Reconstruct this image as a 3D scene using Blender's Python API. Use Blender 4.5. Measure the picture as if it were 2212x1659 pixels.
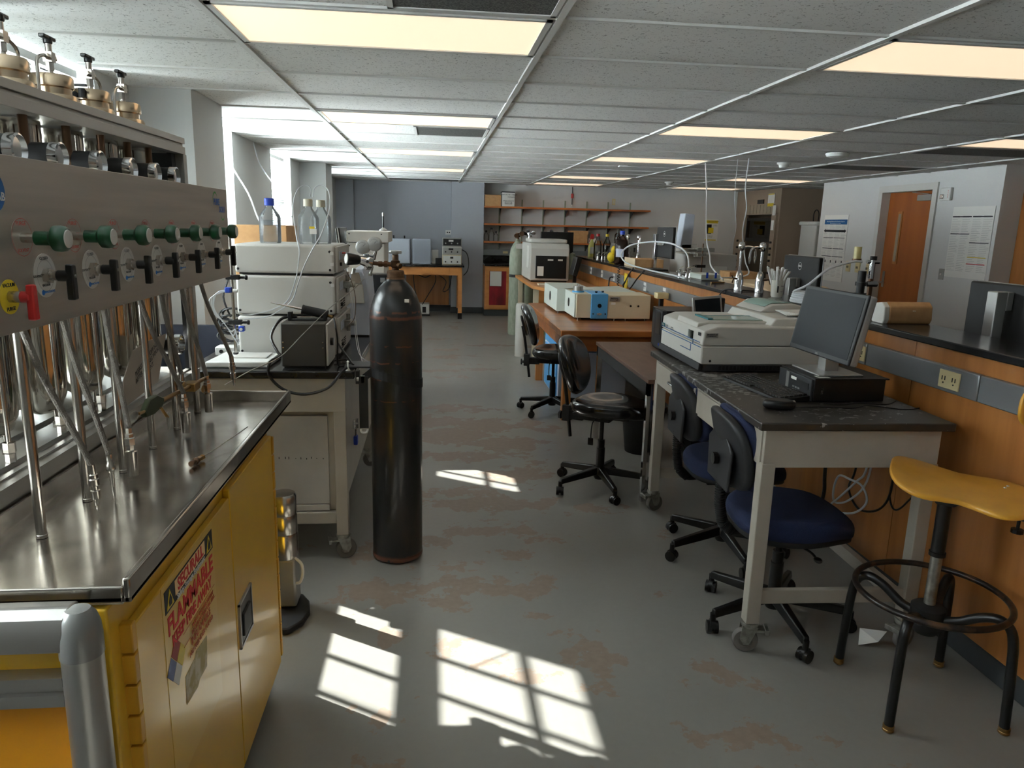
import bpy, bmesh, math, random
from mathutils import Vector, Matrix, noise as mnoise
random.seed(7)
PI = math.pi
SC = bpy.context.scene
for o in list(bpy.data.objects):
    bpy.data.objects.remove(o, do_unlink=True)
COL = SC.collection

# ---------------------------------------------------------------- camera
YAW, PITCH, ROLL, FPX = 0.10823, 0.21293, 0.0252, 1589.0
cy, sy, cp, sp = math.cos(YAW), math.sin(YAW), math.cos(PITCH), math.sin(PITCH)
fw = Vector((sy * cp, cy * cp, -sp)); rt = Vector((cy, -sy, 0)); up = rt.cross(fw)
c_, s_ = math.cos(ROLL), math.sin(ROLL)
r2 = c_ * rt + s_ * up; u2 = -s_ * rt + c_ * up
cam_d = bpy.data.cameras.new('camera'); cam = bpy.data.objects.new('camera', cam_d); COL.objects.link(cam)
cam_d.sensor_width = 36; cam_d.sensor_fit = 'HORIZONTAL'; cam_d.lens = 36 * FPX / 2212
cam_d.clip_start = 0.02; cam_d.clip_end = 200
cam.matrix_world = Matrix(((r2.x, u2.x, -fw.x, 0), (r2.y, u2.y, -fw.y, 0), (r2.z, u2.z, -fw.z, 1.58), (0, 0, 0, 1)))
SC.camera = cam

# ---------------------------------------------------------------- world, sun, exposure
W = bpy.data.worlds.new('daylight'); SC.world = W; W.use_nodes = True
wn = W.node_tree; bg = wn.nodes['Background']
wtc = wn.nodes.new('ShaderNodeTexCoord'); wse = wn.nodes.new('ShaderNodeSeparateXYZ'); wn.links.new(wtc.outputs['Generated'], wse.inputs[0])
wmr = wn.nodes.new('ShaderNodeMapRange'); wmr.inputs['From Min'].default_value = -0.04; wmr.inputs['From Max'].default_value = 0.04
wmr.inputs['To Min'].default_value = 62.0; wmr.inputs['To Max'].default_value = 24.0        # sky above; stronger glow below added to brighten the ceiling
wn.links.new(wse.outputs['Z'], wmr.inputs['Value']); wn.links.new(wmr.outputs[0], bg.inputs[1])
bg.inputs[0].default_value = (0.88, 0.95, 1.0, 1)
sun_d = bpy.data.lights.new('sun', 'SUN'); sun = bpy.data.objects.new('sun', sun_d); COL.objects.link(sun)
sun_d.energy = 22.0; sun_d.angle = 0.0093; sun_d.color = (1.0, 0.97, 0.93)
KS = 0.965                                            # height lost per metre towards +x
sdir = Vector((1.0, -0.645, -KS)).normalized()
sun.rotation_euler = sdir.to_track_quat('-Z', 'Y').to_euler()
SC.view_settings.view_transform = 'Standard'; SC.view_settings.look = 'None'
SC.view_settings.gamma = 1; SC.view_settings.use_curve_mapping = False
SC.view_settings.exposure = 0.18
FIX_E = 0.86                                          # ceiling fixture radiance

# ---------------------------------------------------------------- materials
def lin(c):
    c = c / 255.0
    return c / 12.92 if c <= 0.04045 else ((c + 0.055) / 1.055) ** 2.4
def rgb(r, g, b): return (lin(r), lin(g), lin(b), 1)
MATS = {}
def mat(name, col, rough=0.5, metal=0.0, noise=None, bump=None, emit=None, spec=None, coat=0, trans=0, ior=None, alpha=None):
    """noise=(scale,(x,y,z) stretch, second colour, lo, hi)  bump=(scale,strength)"""
    if name in MATS: return MATS[name]
    m = bpy.data.materials.new(name); m.use_nodes = True; nt = m.node_tree; b = nt.nodes['Principled BSDF']
    c = rgb(*col); b.inputs['Base Color'].default_value = c
    b.inputs['Roughness'].default_value = rough; b.inputs['Metallic'].default_value = metal
    if spec is not None: b.inputs['Specular IOR Level'].default_value = spec
    if coat: b.inputs['Coat Weight'].default_value = coat; b.inputs['Coat Roughness'].default_value = 0.08
    if trans: b.inputs['Transmission Weight'].default_value = trans
    if ior: b.inputs['IOR'].default_value = ior
    if emit: b.inputs['Emission Color'].default_value = rgb(*emit[0]); b.inputs['Emission Strength'].default_value = emit[1]
    if noise or bump:
        tc = nt.nodes.new('ShaderNodeTexCoord')
    if noise:
        sc, st, c2, lo, hi = noise
        mp = nt.nodes.new('ShaderNodeMapping'); mp.inputs['Scale'].default_value = st
        nt.links.new(tc.outputs['Object'], mp.inputs['Vector'])
        n = nt.nodes.new('ShaderNodeTexNoise'); n.inputs['Scale'].default_value = sc; n.inputs['Detail'].default_value = 6
        nt.links.new(mp.outputs[0], n.inputs['Vector'])
        r = nt.nodes.new('ShaderNodeMapRange'); r.inputs['From Min'].default_value = lo; r.inputs['From Max'].default_value = hi
        nt.links.new(n.outputs['Fac'], r.inputs['Value'])
        mx = nt.nodes.new('ShaderNodeMix'); mx.data_type = 'RGBA'
        mx.inputs[6].default_value = c; mx.inputs[7].default_value = rgb(*c2)
        nt.links.new(r.outputs[0], mx.inputs[0]); nt.links.new(mx.outputs[2], b.inputs['Base Color'])
    if bump:
        n2 = nt.nodes.new('ShaderNodeTexNoise'); n2.inputs['Scale'].default_value = bump[0]; n2.inputs['Detail'].default_value = 4
        nt.links.new(tc.outputs['Object'], n2.inputs['Vector'])
        bp = nt.nodes.new('ShaderNodeBump'); bp.inputs['Strength'].default_value = bump[1]; bp.inputs['Distance'].default_value = 0.01
        nt.links.new(n2.outputs['Fac'], bp.inputs['Height']); nt.links.new(bp.outputs[0], b.inputs['Normal'])
    MATS[name] = m
    return m
def wood(name, a, b2, rough=0.4, stretch=(1, 1, 0.06), scale=14, coat=0.2):
    return mat(name, a, rough, noise=(scale, stretch, b2, 0.35, 0.7), coat=coat)

M_white = mat('white_wall_paint', (214, 214, 212), 0.75, bump=(60, 0.03))
M_jamb = mat('white_plaster', (204, 206, 206), 0.7)
M_bluelit = mat('blue_lit_wall_paint', (178, 182, 190), 0.75)  # bluish window light put into the wall colour
M_tan = mat('tan_wall_paint', (150, 138, 120), 0.7)
M_base = mat('grey_vinyl_base', (62, 66, 68), 0.5)
M_steel = mat('stainless_steel', (196, 190, 182), 0.22, 1.0, noise=(3, (1, 1, 1), (170, 164, 156), 0.35, 0.7))
M_tray = mat('worn_stainless_tray', (196, 190, 182), 0.2, 1.0, noise=(7, (1, 1, 1), (160, 154, 146), 0.4, 0.65), bump=(9, 0.12))
M_brushed = mat('brushed_steel_panel', (190, 182, 172), 0.42, 0.85, noise=(30, (1, 0.04, 1), (170, 163, 154), 0.3, 0.7))
M_mirror = mat('polished_column_steel', (205, 200, 190), 0.1, 1.0)
M_chrome = mat('chrome', (225, 226, 228), 0.08, 1.0)
M_alu = mat('anodised_aluminium', (176, 174, 170), 0.38, 0.9)
M_galv = mat('galvanised_steel', (178, 178, 172), 0.35, 0.9, noise=(40, (1, 1, 1), (140, 138, 130), 0.4, 0.7))
M_braid = mat('braided_hose', (128, 122, 114), 0.5, 0.8, bump=(400, 0.6))
M_yel = mat('yellow_enamel', (224, 176, 44), 0.3, noise=(5, (1, 1, 1), (214, 166, 40), 0.4, 0.7), coat=0.3)
M_yeldk = mat('yellow_hinge', (206, 152, 34), 0.45)
M_cream = mat('cream_tabletop', (232, 228, 208), 0.3, coat=0.2)
M_black = mat('black_plastic', (13, 13, 14), 0.35)
M_blackm = mat('matt_black_plastic', (18, 18, 19), 0.6)
M_shell = mat('dark_grey_moulded_plastic', (36, 37, 40), 0.5)
M_vinyl = mat('glossy_black_vinyl', (17, 17, 18), 0.24, coat=0.5, bump=(120, 0.03))
M_blue = mat('navy_blue_fabric', (30, 42, 78), 0.9, noise=(300, (1, 1, 1), (20, 30, 62), 0.3, 0.7), bump=(500, 0.3))
M_epoxy = mat('black_epoxy_resin', (26, 27, 29), 0.2, noise=(12, (1, 1, 1), (36, 36, 38), 0.4, 0.7))
M_grey = mat('grey_enamel', (176, 170, 158), 0.4, noise=(6, (1, 1, 1), (166, 160, 148), 0.4, 0.7))
M_greyd = mat('worn_grey_door', (184, 180, 172), 0.45, noise=(5, (1, 1, 1), (166, 162, 154), 0.4, 0.75))
M_race = mat('painted_metal_raceway', (150, 153, 156), 0.32, 0.55)
M_inst = mat('light_grey_instrument', (206, 204, 198), 0.5)
M_instd = mat('grey_instrument_front', (184, 182, 176), 0.5)
M_instb = mat('bluish_white_instrument', (190, 198, 212), 0.5)
M_beige = mat('beige_instrument', (214, 204, 176), 0.5)
M_mint = mat('pale_grey_green_enamel', (206, 214, 206), 0.45)
M_ltblue = mat('light_blue_enamel', (82, 158, 214), 0.4)
M_dkblue = mat('blue_enamel', (40, 96, 176), 0.4)
M_paper = mat('paper', (232, 231, 226), 0.8)
M_print = mat('printed_ink', (40, 42, 48), 0.7)
M_card = mat('cardboard', (196, 152, 104), 0.8, noise=(20, (1, 1, 1), (184, 140, 94), 0.4, 0.7))
M_beigecard = mat('pale_wrapping_board', (218, 198, 166), 0.8)
M_wood = wood('honey_oak_veneer', (184, 122, 62), (160, 100, 46))
M_wooddk = wood('brown_stained_wood', (150, 88, 40), (112, 62, 26), scale=18, stretch=(0.08, 1, 1))
M_woodtop = wood('worn_brown_table_top', (168, 104, 52), (120, 68, 30), rough=0.3, scale=8, stretch=(0.25, 1, 1))
M_brown = mat('brown_laminate', (112, 82, 66), 0.45, noise=(20, (1, 0.2, 1), (96, 70, 56), 0.4, 0.7))
M_door = wood('orange_brown_door_veneer', (164, 92, 36), (148, 80, 30), scale=7)
M_shelfw = wood('orange_shelf_wood', (190, 112, 54), (170, 96, 42), stretch=(0.1, 1, 1))
M_desk = wood('light_oak_desk', (206, 140, 76), (188, 122, 60), stretch=(0.1, 1, 1))
M_red = mat('red_cloth', (152, 22, 34), 0.8, noise=(9, (1, 1, 0.3), (98, 10, 20), 0.35, 0.65))
M_redp = mat('red_plastic', (170, 30, 28), 0.4)
M_greenp = mat('dark_green_plastic', (14, 62, 34), 0.35)
M_green = mat('green_cardboard', (30, 150, 76), 0.6)
M_yelp = mat('yellow_plastic', (226, 196, 40), 0.5)
M_yelseat = mat('mustard_seat_laminate', (222, 162, 52), 0.35, noise=(9, (1, 1, 1), (206, 148, 44), 0.4, 0.7), coat=0.3)
M_cap = mat('royal_blue_cap', (30, 66, 176), 0.4)
M_capw = mat('ivory_cap', (216, 212, 192), 0.5)
M_tube = mat('milky_plastic_tubing', (214, 218, 222), 0.35)
M_whitep = mat('white_plastic', (226, 226, 222), 0.4)
M_ivory = mat('ivory_outlet_plastic', (222, 208, 160), 0.4)
M_screen = mat('dark_lcd_screen', (20, 26, 32), 0.38, spec=0.14)
M_silver = mat('silver_plastic', (172, 172, 170), 0.35, 0.6)
M_rubber = mat('grey_rubber_wheel', (112, 108, 104), 0.6)
M_brass = mat('aged_brass', (150, 118, 72), 0.4, 0.9)
M_bronze = mat('dull_bronze', (96, 72, 54), 0.4, 0.8)
M_sage = mat('sage_green_paint', (150, 160, 140), 0.5)
M_teal = mat('teal_plastic', (28, 120, 130), 0.4)
M_tealg = mat('pale_teal_glass', (150, 182, 172), 0.15)
M_inkred = mat('red_ink', (206, 40, 40), 0.6)
M_inkblue = mat('blue_ink', (30, 92, 150), 0.6)
M_hood = mat('taupe_hood_enamel', (148, 130, 112), 0.5)
M_hoodin = mat('hood_lining', (214, 218, 206), 0.5)
M_dark = mat('dark_void', (14, 14, 15), 0.8)
M_rust = mat('rusty_ring', (120, 92, 66), 0.7, 0.3, noise=(60, (1, 1, 1), (92, 66, 44), 0.3, 0.7))
M_diff = mat('glowing_diffuser', (255, 244, 226), 0.5, emit=((255, 226, 192), FIX_E))
M_grid = mat('white_ceiling_grid', (215, 215, 212), 0.5)
M_vent = mat('perforated_vent', (100, 100, 96), 0.7, noise=(160, (1, 1, 1), (64, 64, 62), 0.45, 0.55))
M_amber = mat('brown_bottle_glass', (30, 13, 7), 0.16, spec=0.3)
M_slat = mat('white_blind_slat', (224, 226, 224), 0.55)

def glassy(name, tint, gl=0.12, haze=0.0):
    """thin clear sheet: mostly see-through, with a fresnel reflection"""
    if name in MATS: return MATS[name]
    m = bpy.data.materials.new(name); m.use_nodes = True; nt = m.node_tree; nt.nodes.clear()
    o = nt.nodes.new('ShaderNodeOutputMaterial'); t = nt.nodes.new('ShaderNodeBsdfTransparent'); g = nt.nodes.new('ShaderNodeBsdfGlossy')
    t.inputs[0].default_value = (*tint, 1); g.inputs['Roughness'].default_value = 0.03
    mx = nt.nodes.new('ShaderNodeMixShader'); lw = nt.nodes.new('ShaderNodeLayerWeight'); lw.inputs['Blend'].default_value = gl
    nt.links.new(lw.outputs['Fresnel'], mx.inputs[0]); nt.links.new(t.outputs[0], mx.inputs[1]); nt.links.new(g.outputs[0], mx.inputs[2])
    last = mx.outputs[0]
    if haze:
        df = nt.nodes.new('ShaderNodeBsdfDiffuse'); df.inputs[0].default_value = (.85, .88, .9, 1); m2 = nt.nodes.new('ShaderNodeMixShader'); m2.inputs[0].default_value = haze
        nt.links.new(last, m2.inputs[1]); nt.links.new(df.outputs[0], m2.inputs[2]); last = m2.outputs[0]
    nt.links.new(last, o.inputs['Surface']); MATS[name] = m
    return m
M_pane = glassy('window_glass', (0.97, 0.99, 0.98), 0.1)
M_glass = glassy('clear_bottle_glass', (0.95, 0.97, 0.975), 0.3, 0.1)
M_film = glassy('clear_plastic', (0.9, 0.93, 0.93), 0.3)
M_liquid = glassy('clear_liquid', (0.80, 0.84, 0.88), 0.2, 0.06)
M_palegl = mat('frosted_hood_sash', (140, 150, 140), 0.2)

# ---------------------------------------------------------------- mesh building
class MB:
    def __init__(s): s.v = []; s.f = []; s.mi = []; s.cur = 0
    def add(s, vs, fs):
        n = len(s.v); s.v += [Vector(v) for v in vs]
        for f in fs: s.f.append([n + i for i in f]); s.mi.append(s.cur)
        return s
    def box(s, x0, x1, y0, y1, z0, z1, rot=None, piv=None):
        vs = [Vector(p) for p in ((x0, y0, z0), (x1, y0, z0), (x1, y1, z0), (x0, y1, z0), (x0, y0, z1), (x1, y0, z1), (x1, y1, z1), (x0, y1, z1))]
        if rot is not None:
            pv = Vector(piv) if piv else Vector(((x0 + x1) / 2, (y0 + y1) / 2, (z0 + z1) / 2))
            vs = [rot @ (v - pv) + pv for v in vs]
        return s.add(vs, [(0, 3, 2, 1), (4, 5, 6, 7), (0, 1, 5, 4), (1, 2, 6, 5), (2, 3, 7, 6), (3, 0, 4, 7)])
    def bar(s, p0, p1, w, h=None, upv=(0, 0, 1)):
        h = h or w; p0 = Vector(p0); p1 = Vector(p1); d = (p1 - p0).normalized(); U = Vector(upv)
        a = d.cross(U)
        if a.length < 1e-4: a = d.cross(Vector((1, 0, 0)))
        a.normalize(); b = a.cross(d)
        vs = [p + a * sx * w / 2 + b * sz * h / 2 for p in (p0, p1) for sx, sz in ((-1, -1), (1, -1), (1, 1), (-1, 1))]
        return s.add(vs, [(3, 2, 1, 0), (4, 5, 6, 7), (0, 1, 5, 4), (1, 2, 6, 5), (2, 3, 7, 6), (3, 0, 4, 7)])
    def lathe(s, prof, o=(0, 0, 0), ax=(0, 0, 1), n=24):
        o = Vector(o); ax = Vector(ax).normalized(); a = ax.orthogonal().normalized(); b = ax.cross(a)
        rings = []; N = len(s.v); fs = []
        vs = []
        for r, h in prof:
            if r < 1e-6: rings.append([len(vs)]); vs.append(o + ax * h)
            else:
                rings.append(list(range(len(vs), len(vs) + n)))
                for i in range(n):
                    t = 2 * PI * i / n; vs.append(o + ax * h + (a * math.cos(t) + b * math.sin(t)) * r)
        for A, B in zip(rings, rings[1:]):
            if len(A) == 1 and len(B) == 1: continue
            for i in range(n):
                j = (i + 1) % n
                if len(A) == 1: fs.append((A[0], B[j], B[i])[::-1])
                elif len(B) == 1: fs.append((A[i], A[j], B[0]))
                else: fs.append((A[i], A[j], B[j], B[i]))
        if len(rings[0]) > 1: fs.append(rings[0][::-1])
        if len(rings[-1]) > 1: fs.append(rings[-1])
        return s.add(vs, fs)
    def cyl(s, p0, p1, r, r1=None, n=16):
        p0 = Vector(p0); p1 = Vector(p1); d = p1 - p0
        return s.lathe([(r, 0), (r if r1 is None else r1, d.length)], p0, d, n)
    def tube(s, pts, r, n=8, sm=6, closed=False):
        P = [Vector(p) for p in pts]
        if sm and len(P) > 2:
            Q = []; L = len(P); rg = range(L if closed else L - 1)
            for i in rg:
                if closed: p = [P[(i + k - 1) % L] for k in range(4)]
                else: p = [P[max(i - 1, 0)], P[i], P[i + 1], P[min(i + 2, L - 1)]]
                for k in range(sm):
                    t = k / sm
                    Q.append(0.5 * ((2 * p[1]) + (p[2] - p[0]) * t + (2 * p[0] - 5 * p[1] + 4 * p[2] - p[3]) * t * t + (3 * p[1] - p[0] - 3 * p[2] + p[3]) * t ** 3))
            if not closed: Q.append(P[-1])
            P = Q
        L = len(P); vs = []; a = None
        for i in range(L):
            if closed: d = P[(i + 1) % L] - P[i - 1]
            else: d = P[min(i + 1, L - 1)] - P[max(i - 1, 0)]
            d.normalize()
            if a is None: a = d.orthogonal().normalized()
            else:
                a = (a - d * a.dot(d))
                a = a.normalized() if a.length > 1e-5 else d.orthogonal().normalized()
            b = d.cross(a)
            rr = r(i / max(L - 1, 1)) if callable(r) else r
            for k in range(n):
                t = 2 * PI * k / n; vs.append(P[i] + (a * math.cos(t) + b * math.sin(t)) * rr)
        fs = []
        for i in range(L if closed else L - 1):
            for k in range(n):
                k2 = (k + 1) % n; i2 = (i + 1) % L
                fs.append((i * n + k, i * n + k2, i2 * n + k2, i2 * n + k))
        if not closed: fs.append(list(range(n))[::-1]); fs.append([(L - 1) * n + k for k in range(n)])
        return s.add(vs, fs)
    def prism(s, poly, a0, a1, axis='y'):
        n = len(poly)
        def mk(p, a): return {'x': (a, p[0], p[1]), 'y': (p[0], a, p[1]), 'z': (p[0], p[1], a)}[axis]
        vs = [mk(p, a0) for p in poly] + [mk(p, a1) for p in poly]
        fs = [(i, (i + 1) % n, n + (i + 1) % n, n + i) for i in range(n)] + [list(range(n))[::-1], [n + i for i in range(n)]]
        return s.add(vs, fs)
    def ell(s, c, rx, ry, rz, n=16, m=10):
        vs = []; c = Vector(c); fs = []
        for j in range(1, m):
            ph = PI * j / m
            for i in range(n):
                t = 2 * PI * i / n; vs.append(c + Vector((rx * math.sin(ph) * math.cos(t), ry * math.sin(ph) * math.sin(t), rz * math.cos(ph))))
        vs += [c + Vector((0, 0, rz)), c - Vector((0, 0, rz))]; T = len(vs) - 2
        for j in range(m - 2):
            for i in range(n):
                k = (i + 1) % n; fs.append((j * n + i, (j + 1) * n + i, (j + 1) * n + k, j * n + k))
        for i in range(n):
            k = (i + 1) % n; fs.append((T, i, k)); fs.append((T + 1, (m - 2) * n + k, (m - 2) * n + i))
        return s.add(vs, fs)
    def pad(s, out, t, r, fn, k=4, inner=(0.8, 0.55, 0.28)):
        """cushion: outline `out` in (u,v), thickness t, rounded edge r, fn(u,v,w)->xyz"""
        n = len(out); cu = sum(p[0] for p in out) / n; cv = sum(p[1] for p in out) / n
        R = max(math.hypot(p[0] - cu, p[1] - cv) for p in out)
        rings = []
        def ring(sc, w): rings.append([fn(cu + (p[0] - cu) * sc, cv + (p[1] - cv) * sc, w) for p in out])
        rings.append([fn(cu, cv, -t / 2)])
        for q in reversed(inner): ring(q * (1 - r / R), -t / 2)
        for i in range(k + 1):
            a = PI / 2 * i / k; ring(1 - (r / R) * (1 - math.sin(a)), -t / 2 + r * (1 - math.cos(a)))
        for i in range(k + 1):
            a = PI / 2 * i / k; ring(1 - (r / R) * (1 - math.cos(a)), t / 2 - r * (1 - math.sin(a)))
        for q in inner: ring(q * (1 - r / R), t / 2)
        rings.append([fn(cu, cv, t / 2)])
        vs = []; idx = []
        for rg in rings: idx.append(list(range(len(vs), len(vs) + len(rg)))); vs += rg
        fs = []
        for A, B in zip(idx, idx[1:]):
            for i in range(n):
                j = (i + 1) % n
                if len(A) == 1: fs.append((A[0], B[j], B[i])[::-1])
                elif len(B) == 1: fs.append((A[i], A[j], B[0]))
                else: fs.append((A[i], A[j], B[j], B[i]))
        return s.add(vs, fs)
    def text(s, body, o, ux, uy, size, ext=0.0006, align='CENTER', bold=False):
        """lettering with its centre at o, reading along ux, letter tops along uy"""
        cu = bpy.data.curves.new('t', 'FONT'); cu.body = body; cu.size = size; cu.align_x = align; cu.align_y = 'CENTER'
        cu.extrude = ext; cu.resolution_u = 2
        if bold: cu.offset = size * 0.02
        ob = bpy.data.objects.new('t', cu); COL.objects.link(ob); dg = bpy.context.evaluated_depsgraph_get(); dg.update()
        me = bpy.data.meshes.new_from_object(ob.evaluated_get(dg))
        ux = Vector(ux); uy = Vector(uy); uz = ux.cross(uy).normalized(); o = Vector(o)
        s.add([o + ux * v.co.x + uy * v.co.y + uz * v.co.z for v in me.vertices], [list(p.vertices) for p in me.polygons])
        bpy.data.objects.remove(ob); bpy.data.curves.remove(cu); bpy.data.meshes.remove(me)
        return s

def rootof(o):
    while o.parent: o = o.parent
    return o
def rootM(o):
    return Matrix.Translation(o.location) @ o.rotation_euler.to_matrix().to_4x4()
def P(parent, name, mb, mats, world=True, smooth=35, bevel=0, label=None, seg=2):
    """one mesh object under parent (or top-level); world=True: coordinates are world ones"""
    me = bpy.data.meshes.new(name); vs = mb.v
    if parent is not None and world:
        inv = rootM(rootof(parent)).inverted(); vs = [inv @ v for v in vs]
    me.from_pydata([tuple(v) for v in vs], [], mb.f)
    if not isinstance(mats, (list, tuple)): mats = [mats]
    for m in mats: me.materials.append(m)
    if len(mats) > 1: me.polygons.foreach_set('material_index', mb.mi)
    bm = bmesh.new(); bm.from_mesh(me); bmesh.ops.recalc_face_normals(bm, faces=bm.faces); bm.to_mesh(me); bm.free()
    if smooth:
        me.polygons.foreach_set('use_smooth', [True] * len(me.polygons)); me.set_sharp_from_angle(angle=math.radians(smooth))
    me.update()
    o = bpy.data.objects.new(name, me); COL.objects.link(o)
    if parent is not None: o.parent = parent
    if bevel:
        md = o.modifiers.new('bevel', 'BEVEL'); md.width = bevel; md.segments = seg; md.limit_method = 'ANGLE'; md.angle_limit = math.radians(40)
        md.harden_normals = False
    if label: o['label'] = label
    return o
def T(name, label, cat, loc, rz=0, group=None):
    o = bpy.data.objects.new(name, None); COL.objects.link(o); o.empty_display_size = 0.05
    o.location = loc; o.rotation_euler = (0, 0, rz); o['label'] = label; o['category'] = cat
    if group: o['group'] = group
    return o
def one(name, label, cat, mb, mats, group=None, kind=None, **k):
    """a thing that is a single mesh, origin moved to its base"""
    xs = [v.x for v in mb.v]; ys = [v.y for v in mb.v]; zs = [v.z for v in mb.v]
    c = Vector(((min(xs) + max(xs)) / 2, (min(ys) + max(ys)) / 2, min(zs)))
    mb.v = [v - c for v in mb.v]
    o = P(None, name, mb, mats, **k); o.location = c; o['label'] = label; o['category'] = cat
    if group: o['group'] = group
    if kind: o['kind'] = kind
    return o
def struct(name, mb, mats, **k):
    o = P(None, name, mb, mats, **k); o['kind'] = 'structure'; return o
def copy_tree(o, parent=None):
    c = o.copy(); COL.objects.link(c); c.parent = parent
    for ch in [x for x in bpy.data.objects if x.parent == o]: copy_tree(ch, c)
    return c
def rz_(a): return Matrix.Rotation(a, 3, 'Z')

# ================================================================ THE SETTING
CH = 2.277
# floor: worn patches as an attribute on a fine grid
PATCH = [(-0.25, 2.98, .17, .12), (0.05, 2.86, .12, .07), (0.25, 3.0, .28, .10), (0.47, 3.05, .10, .09), (0.12, 3.2, .12, .05), (0.40, 3.32, .10, .08),
 (0.62, 2.43, .12, .10), (0.55, 2.62, .06, .05), (0.55, 2.25, .06, .05), (0.98, 2.33, .06, .06), (1.07, 2.27, .09, .04), (1.12, 2.2, .04, .03),
 (0.98, 1.98, .12, .07), (1.1, 1.9, .10, .03), (0.06, 2.55, .09, .05), (0.22, 2.42, .06, .05), (0.34, 2.35, .10, .05), (-0.18, 2.6, .06, .05), (-0.17, 2.14, .07, .05),
 (1.0, 2.92, .03, .03), (0.44, 2.74, .03, .03), (-0.33, 3.36, .10, .06), (-0.5, 3.45, .06, .03), (0.28, 3.62, .3, .10), (0.0, 3.5, .16, .06), (0.62, 3.5, .12, .05),
 (0.33, 4.0, .42, .12), (0.2, 4.2, .3, .10), (0.55, 4.5, .22, .16), (0.25, 4.9, .35, .12), (0.0, 4.9, .2, .1), (0.55, 5.2, .3, .2), (0.15, 5.4, .32, .25), (0.0, 5.8, .25, .2),
 (0.4, 5.7, .28, .22), (0.75, 5.75, .14, .12), (0.9, 5.6, .12, .10), (0.15, 6.25, .24, .14), (0.45, 6.2, .16, .08), (0.2, 7.6, .2, .06), (0.05, 7.95, .3, .08), (0.5, 8.0, .25, .09), (0.3, 8.3, .2, .06),
 (0.15, 8.8, .2, .12), (0.45, 8.9, .15, .06), (0.15, 9.3, .18, .1), (0.8, 9.7, .5, .1), (0.05, 10.2, .2, .1), (1.3, 9.6, .2, .1), (0.3, 11.4, .1, .2), (0.4, 12.0, .1, .1),
 (0.62, 1.78, .12, .05), (1.5, 1.72, .10, .05), (1.72, 1.66, .07, .04), (-0.15, 1.86, .1, .04), (-0.3, 1.9, .05, .03), (0.9, 3.9, .14, .07), (1.3, 3.5, .10, .06), (0.75, 4.75, .1, .08)]
def worn(x, y):
    best = -1
    for px, py, rx, ry in PATCH:
        d = 1 - math.sqrt(((x - px) / rx) ** 2 + ((y - py) / ry) ** 2)
        if d * min(rx, ry) > best * 1.0: best = max(best, d * min(rx, ry) * 6)
    return max(min(best, 1), -1)
fx = [-2.2] + [-1.0 + 0.035 * i for i in range(90)] + [8.2]
fy = [-2.2] + [1.5 + 0.04 * i for i in range(290)] + [14.0]
me = bpy.data.meshes.new('floor'); nx = len(fx)
me.from_pydata([(x, y, 0) for y in fy for x in fx], [], [(j * nx + i, j * nx + i + 1, (j + 1) * nx + i + 1, (j + 1) * nx + i) for j in range(len(fy) - 1) for i in range(nx - 1)])
at = me.attributes.new('worn', 'FLOAT', 'POINT'); at.data.foreach_set('value', [worn(x, y) for y in fy for x in fx])
flo = bpy.data.objects.new('floor', me); COL.objects.link(flo); flo['kind'] = 'structure'
m = bpy.data.materials.new('worn_grey_floor_paint'); m.use_nodes = True; nt = m.node_tree; b = nt.nodes['Principled BSDF']; L = nt.links.new
def N(t, **k):
    n = nt.nodes.new(t)
    for a, v in k.items(): n.inputs[a].default_value = v
    return n
def MATH(op, a, b2=None, c=None):
    n = nt.nodes.new('ShaderNodeMath'); n.operation = op
    for i, v in enumerate((a, b2, c)):
        if v is None: continue
        if isinstance(v, (int, float)): n.inputs[i].default_value = v
        else: L(v, n.inputs[i])
    return n.outputs[0]
tc = N('ShaderNodeTexCoord'); an = nt.nodes.new('ShaderNodeAttribute'); an.attribute_name = 'worn'
n1 = N('ShaderNodeTexNoise', Scale=7.0, Detail=9.0, Roughness=0.68); L(tc.outputs['Object'], n1.inputs['Vector'])
n2 = N('ShaderNodeTexNoise', Scale=1.3, Detail=5.0); L(tc.outputs['Object'], n2.inputs['Vector'])
n3 = N('ShaderNodeTexNoise', Scale=35.0, Detail=6.0); L(tc.outputs['Object'], n3.inputs['Vector'])
v = MATH('ADD', an.outputs['Fac'], MATH('MULTIPLY', MATH('SUBTRACT', n1.outputs['Fac'], 0.52), 3.4))
pm = N('ShaderNodeMapRange'); pm.inputs['From Min'].default_value = 0.0; pm.inputs['From Max'].default_value = 0.05; L(v, pm.inputs['Value'])
am = N('ShaderNodeMapRange'); am.inputs['From Min'].default_value = -0.9; am.inputs['From Max'].default_value = -0.5; L(an.outputs['Fac'], am.inputs['Value'])
mask = MATH('MULTIPLY', pm.outputs[0], am.outputs[0])
def mixc(f, a, c):
    n = nt.nodes.new('ShaderNodeMix'); n.data_type = 'RGBA'
    if isinstance(f, (int, float)): n.inputs[0].default_value = f
    else: L(f, n.inputs[0])
    for i, q in ((6, a), (7, c)):
        if isinstance(q, tuple): n.inputs[i].default_value = q
        else: L(q, n.inputs[i])
    return n.outputs[2]
g = mixc(n2.outputs['Fac'], rgb(131, 130, 125), rgb(152, 150, 144)); g = mixc(MATH('MULTIPLY', n3.outputs['Fac'], 0.25), g, rgb(112, 112, 106))
t = mixc(n3.outputs['Fac'], rgb(156, 138, 122), rgb(126, 110, 98))
L(mixc(MATH('MULTIPLY', mask, 0.85), g, t), b.inputs['Base Color'])
L(MATH('ADD', MATH('MULTIPLY', mask, 0.15), MATH('ADD', 0.24, MATH('MULTIPLY', n1.outputs['Fac'], 0.16))), b.inputs['Roughness'])
bp = nt.nodes.new('ShaderNodeBump'); bp.inputs['Strength'].default_value = 0.12; bp.inputs['Distance'].default_value = 0.01
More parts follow.
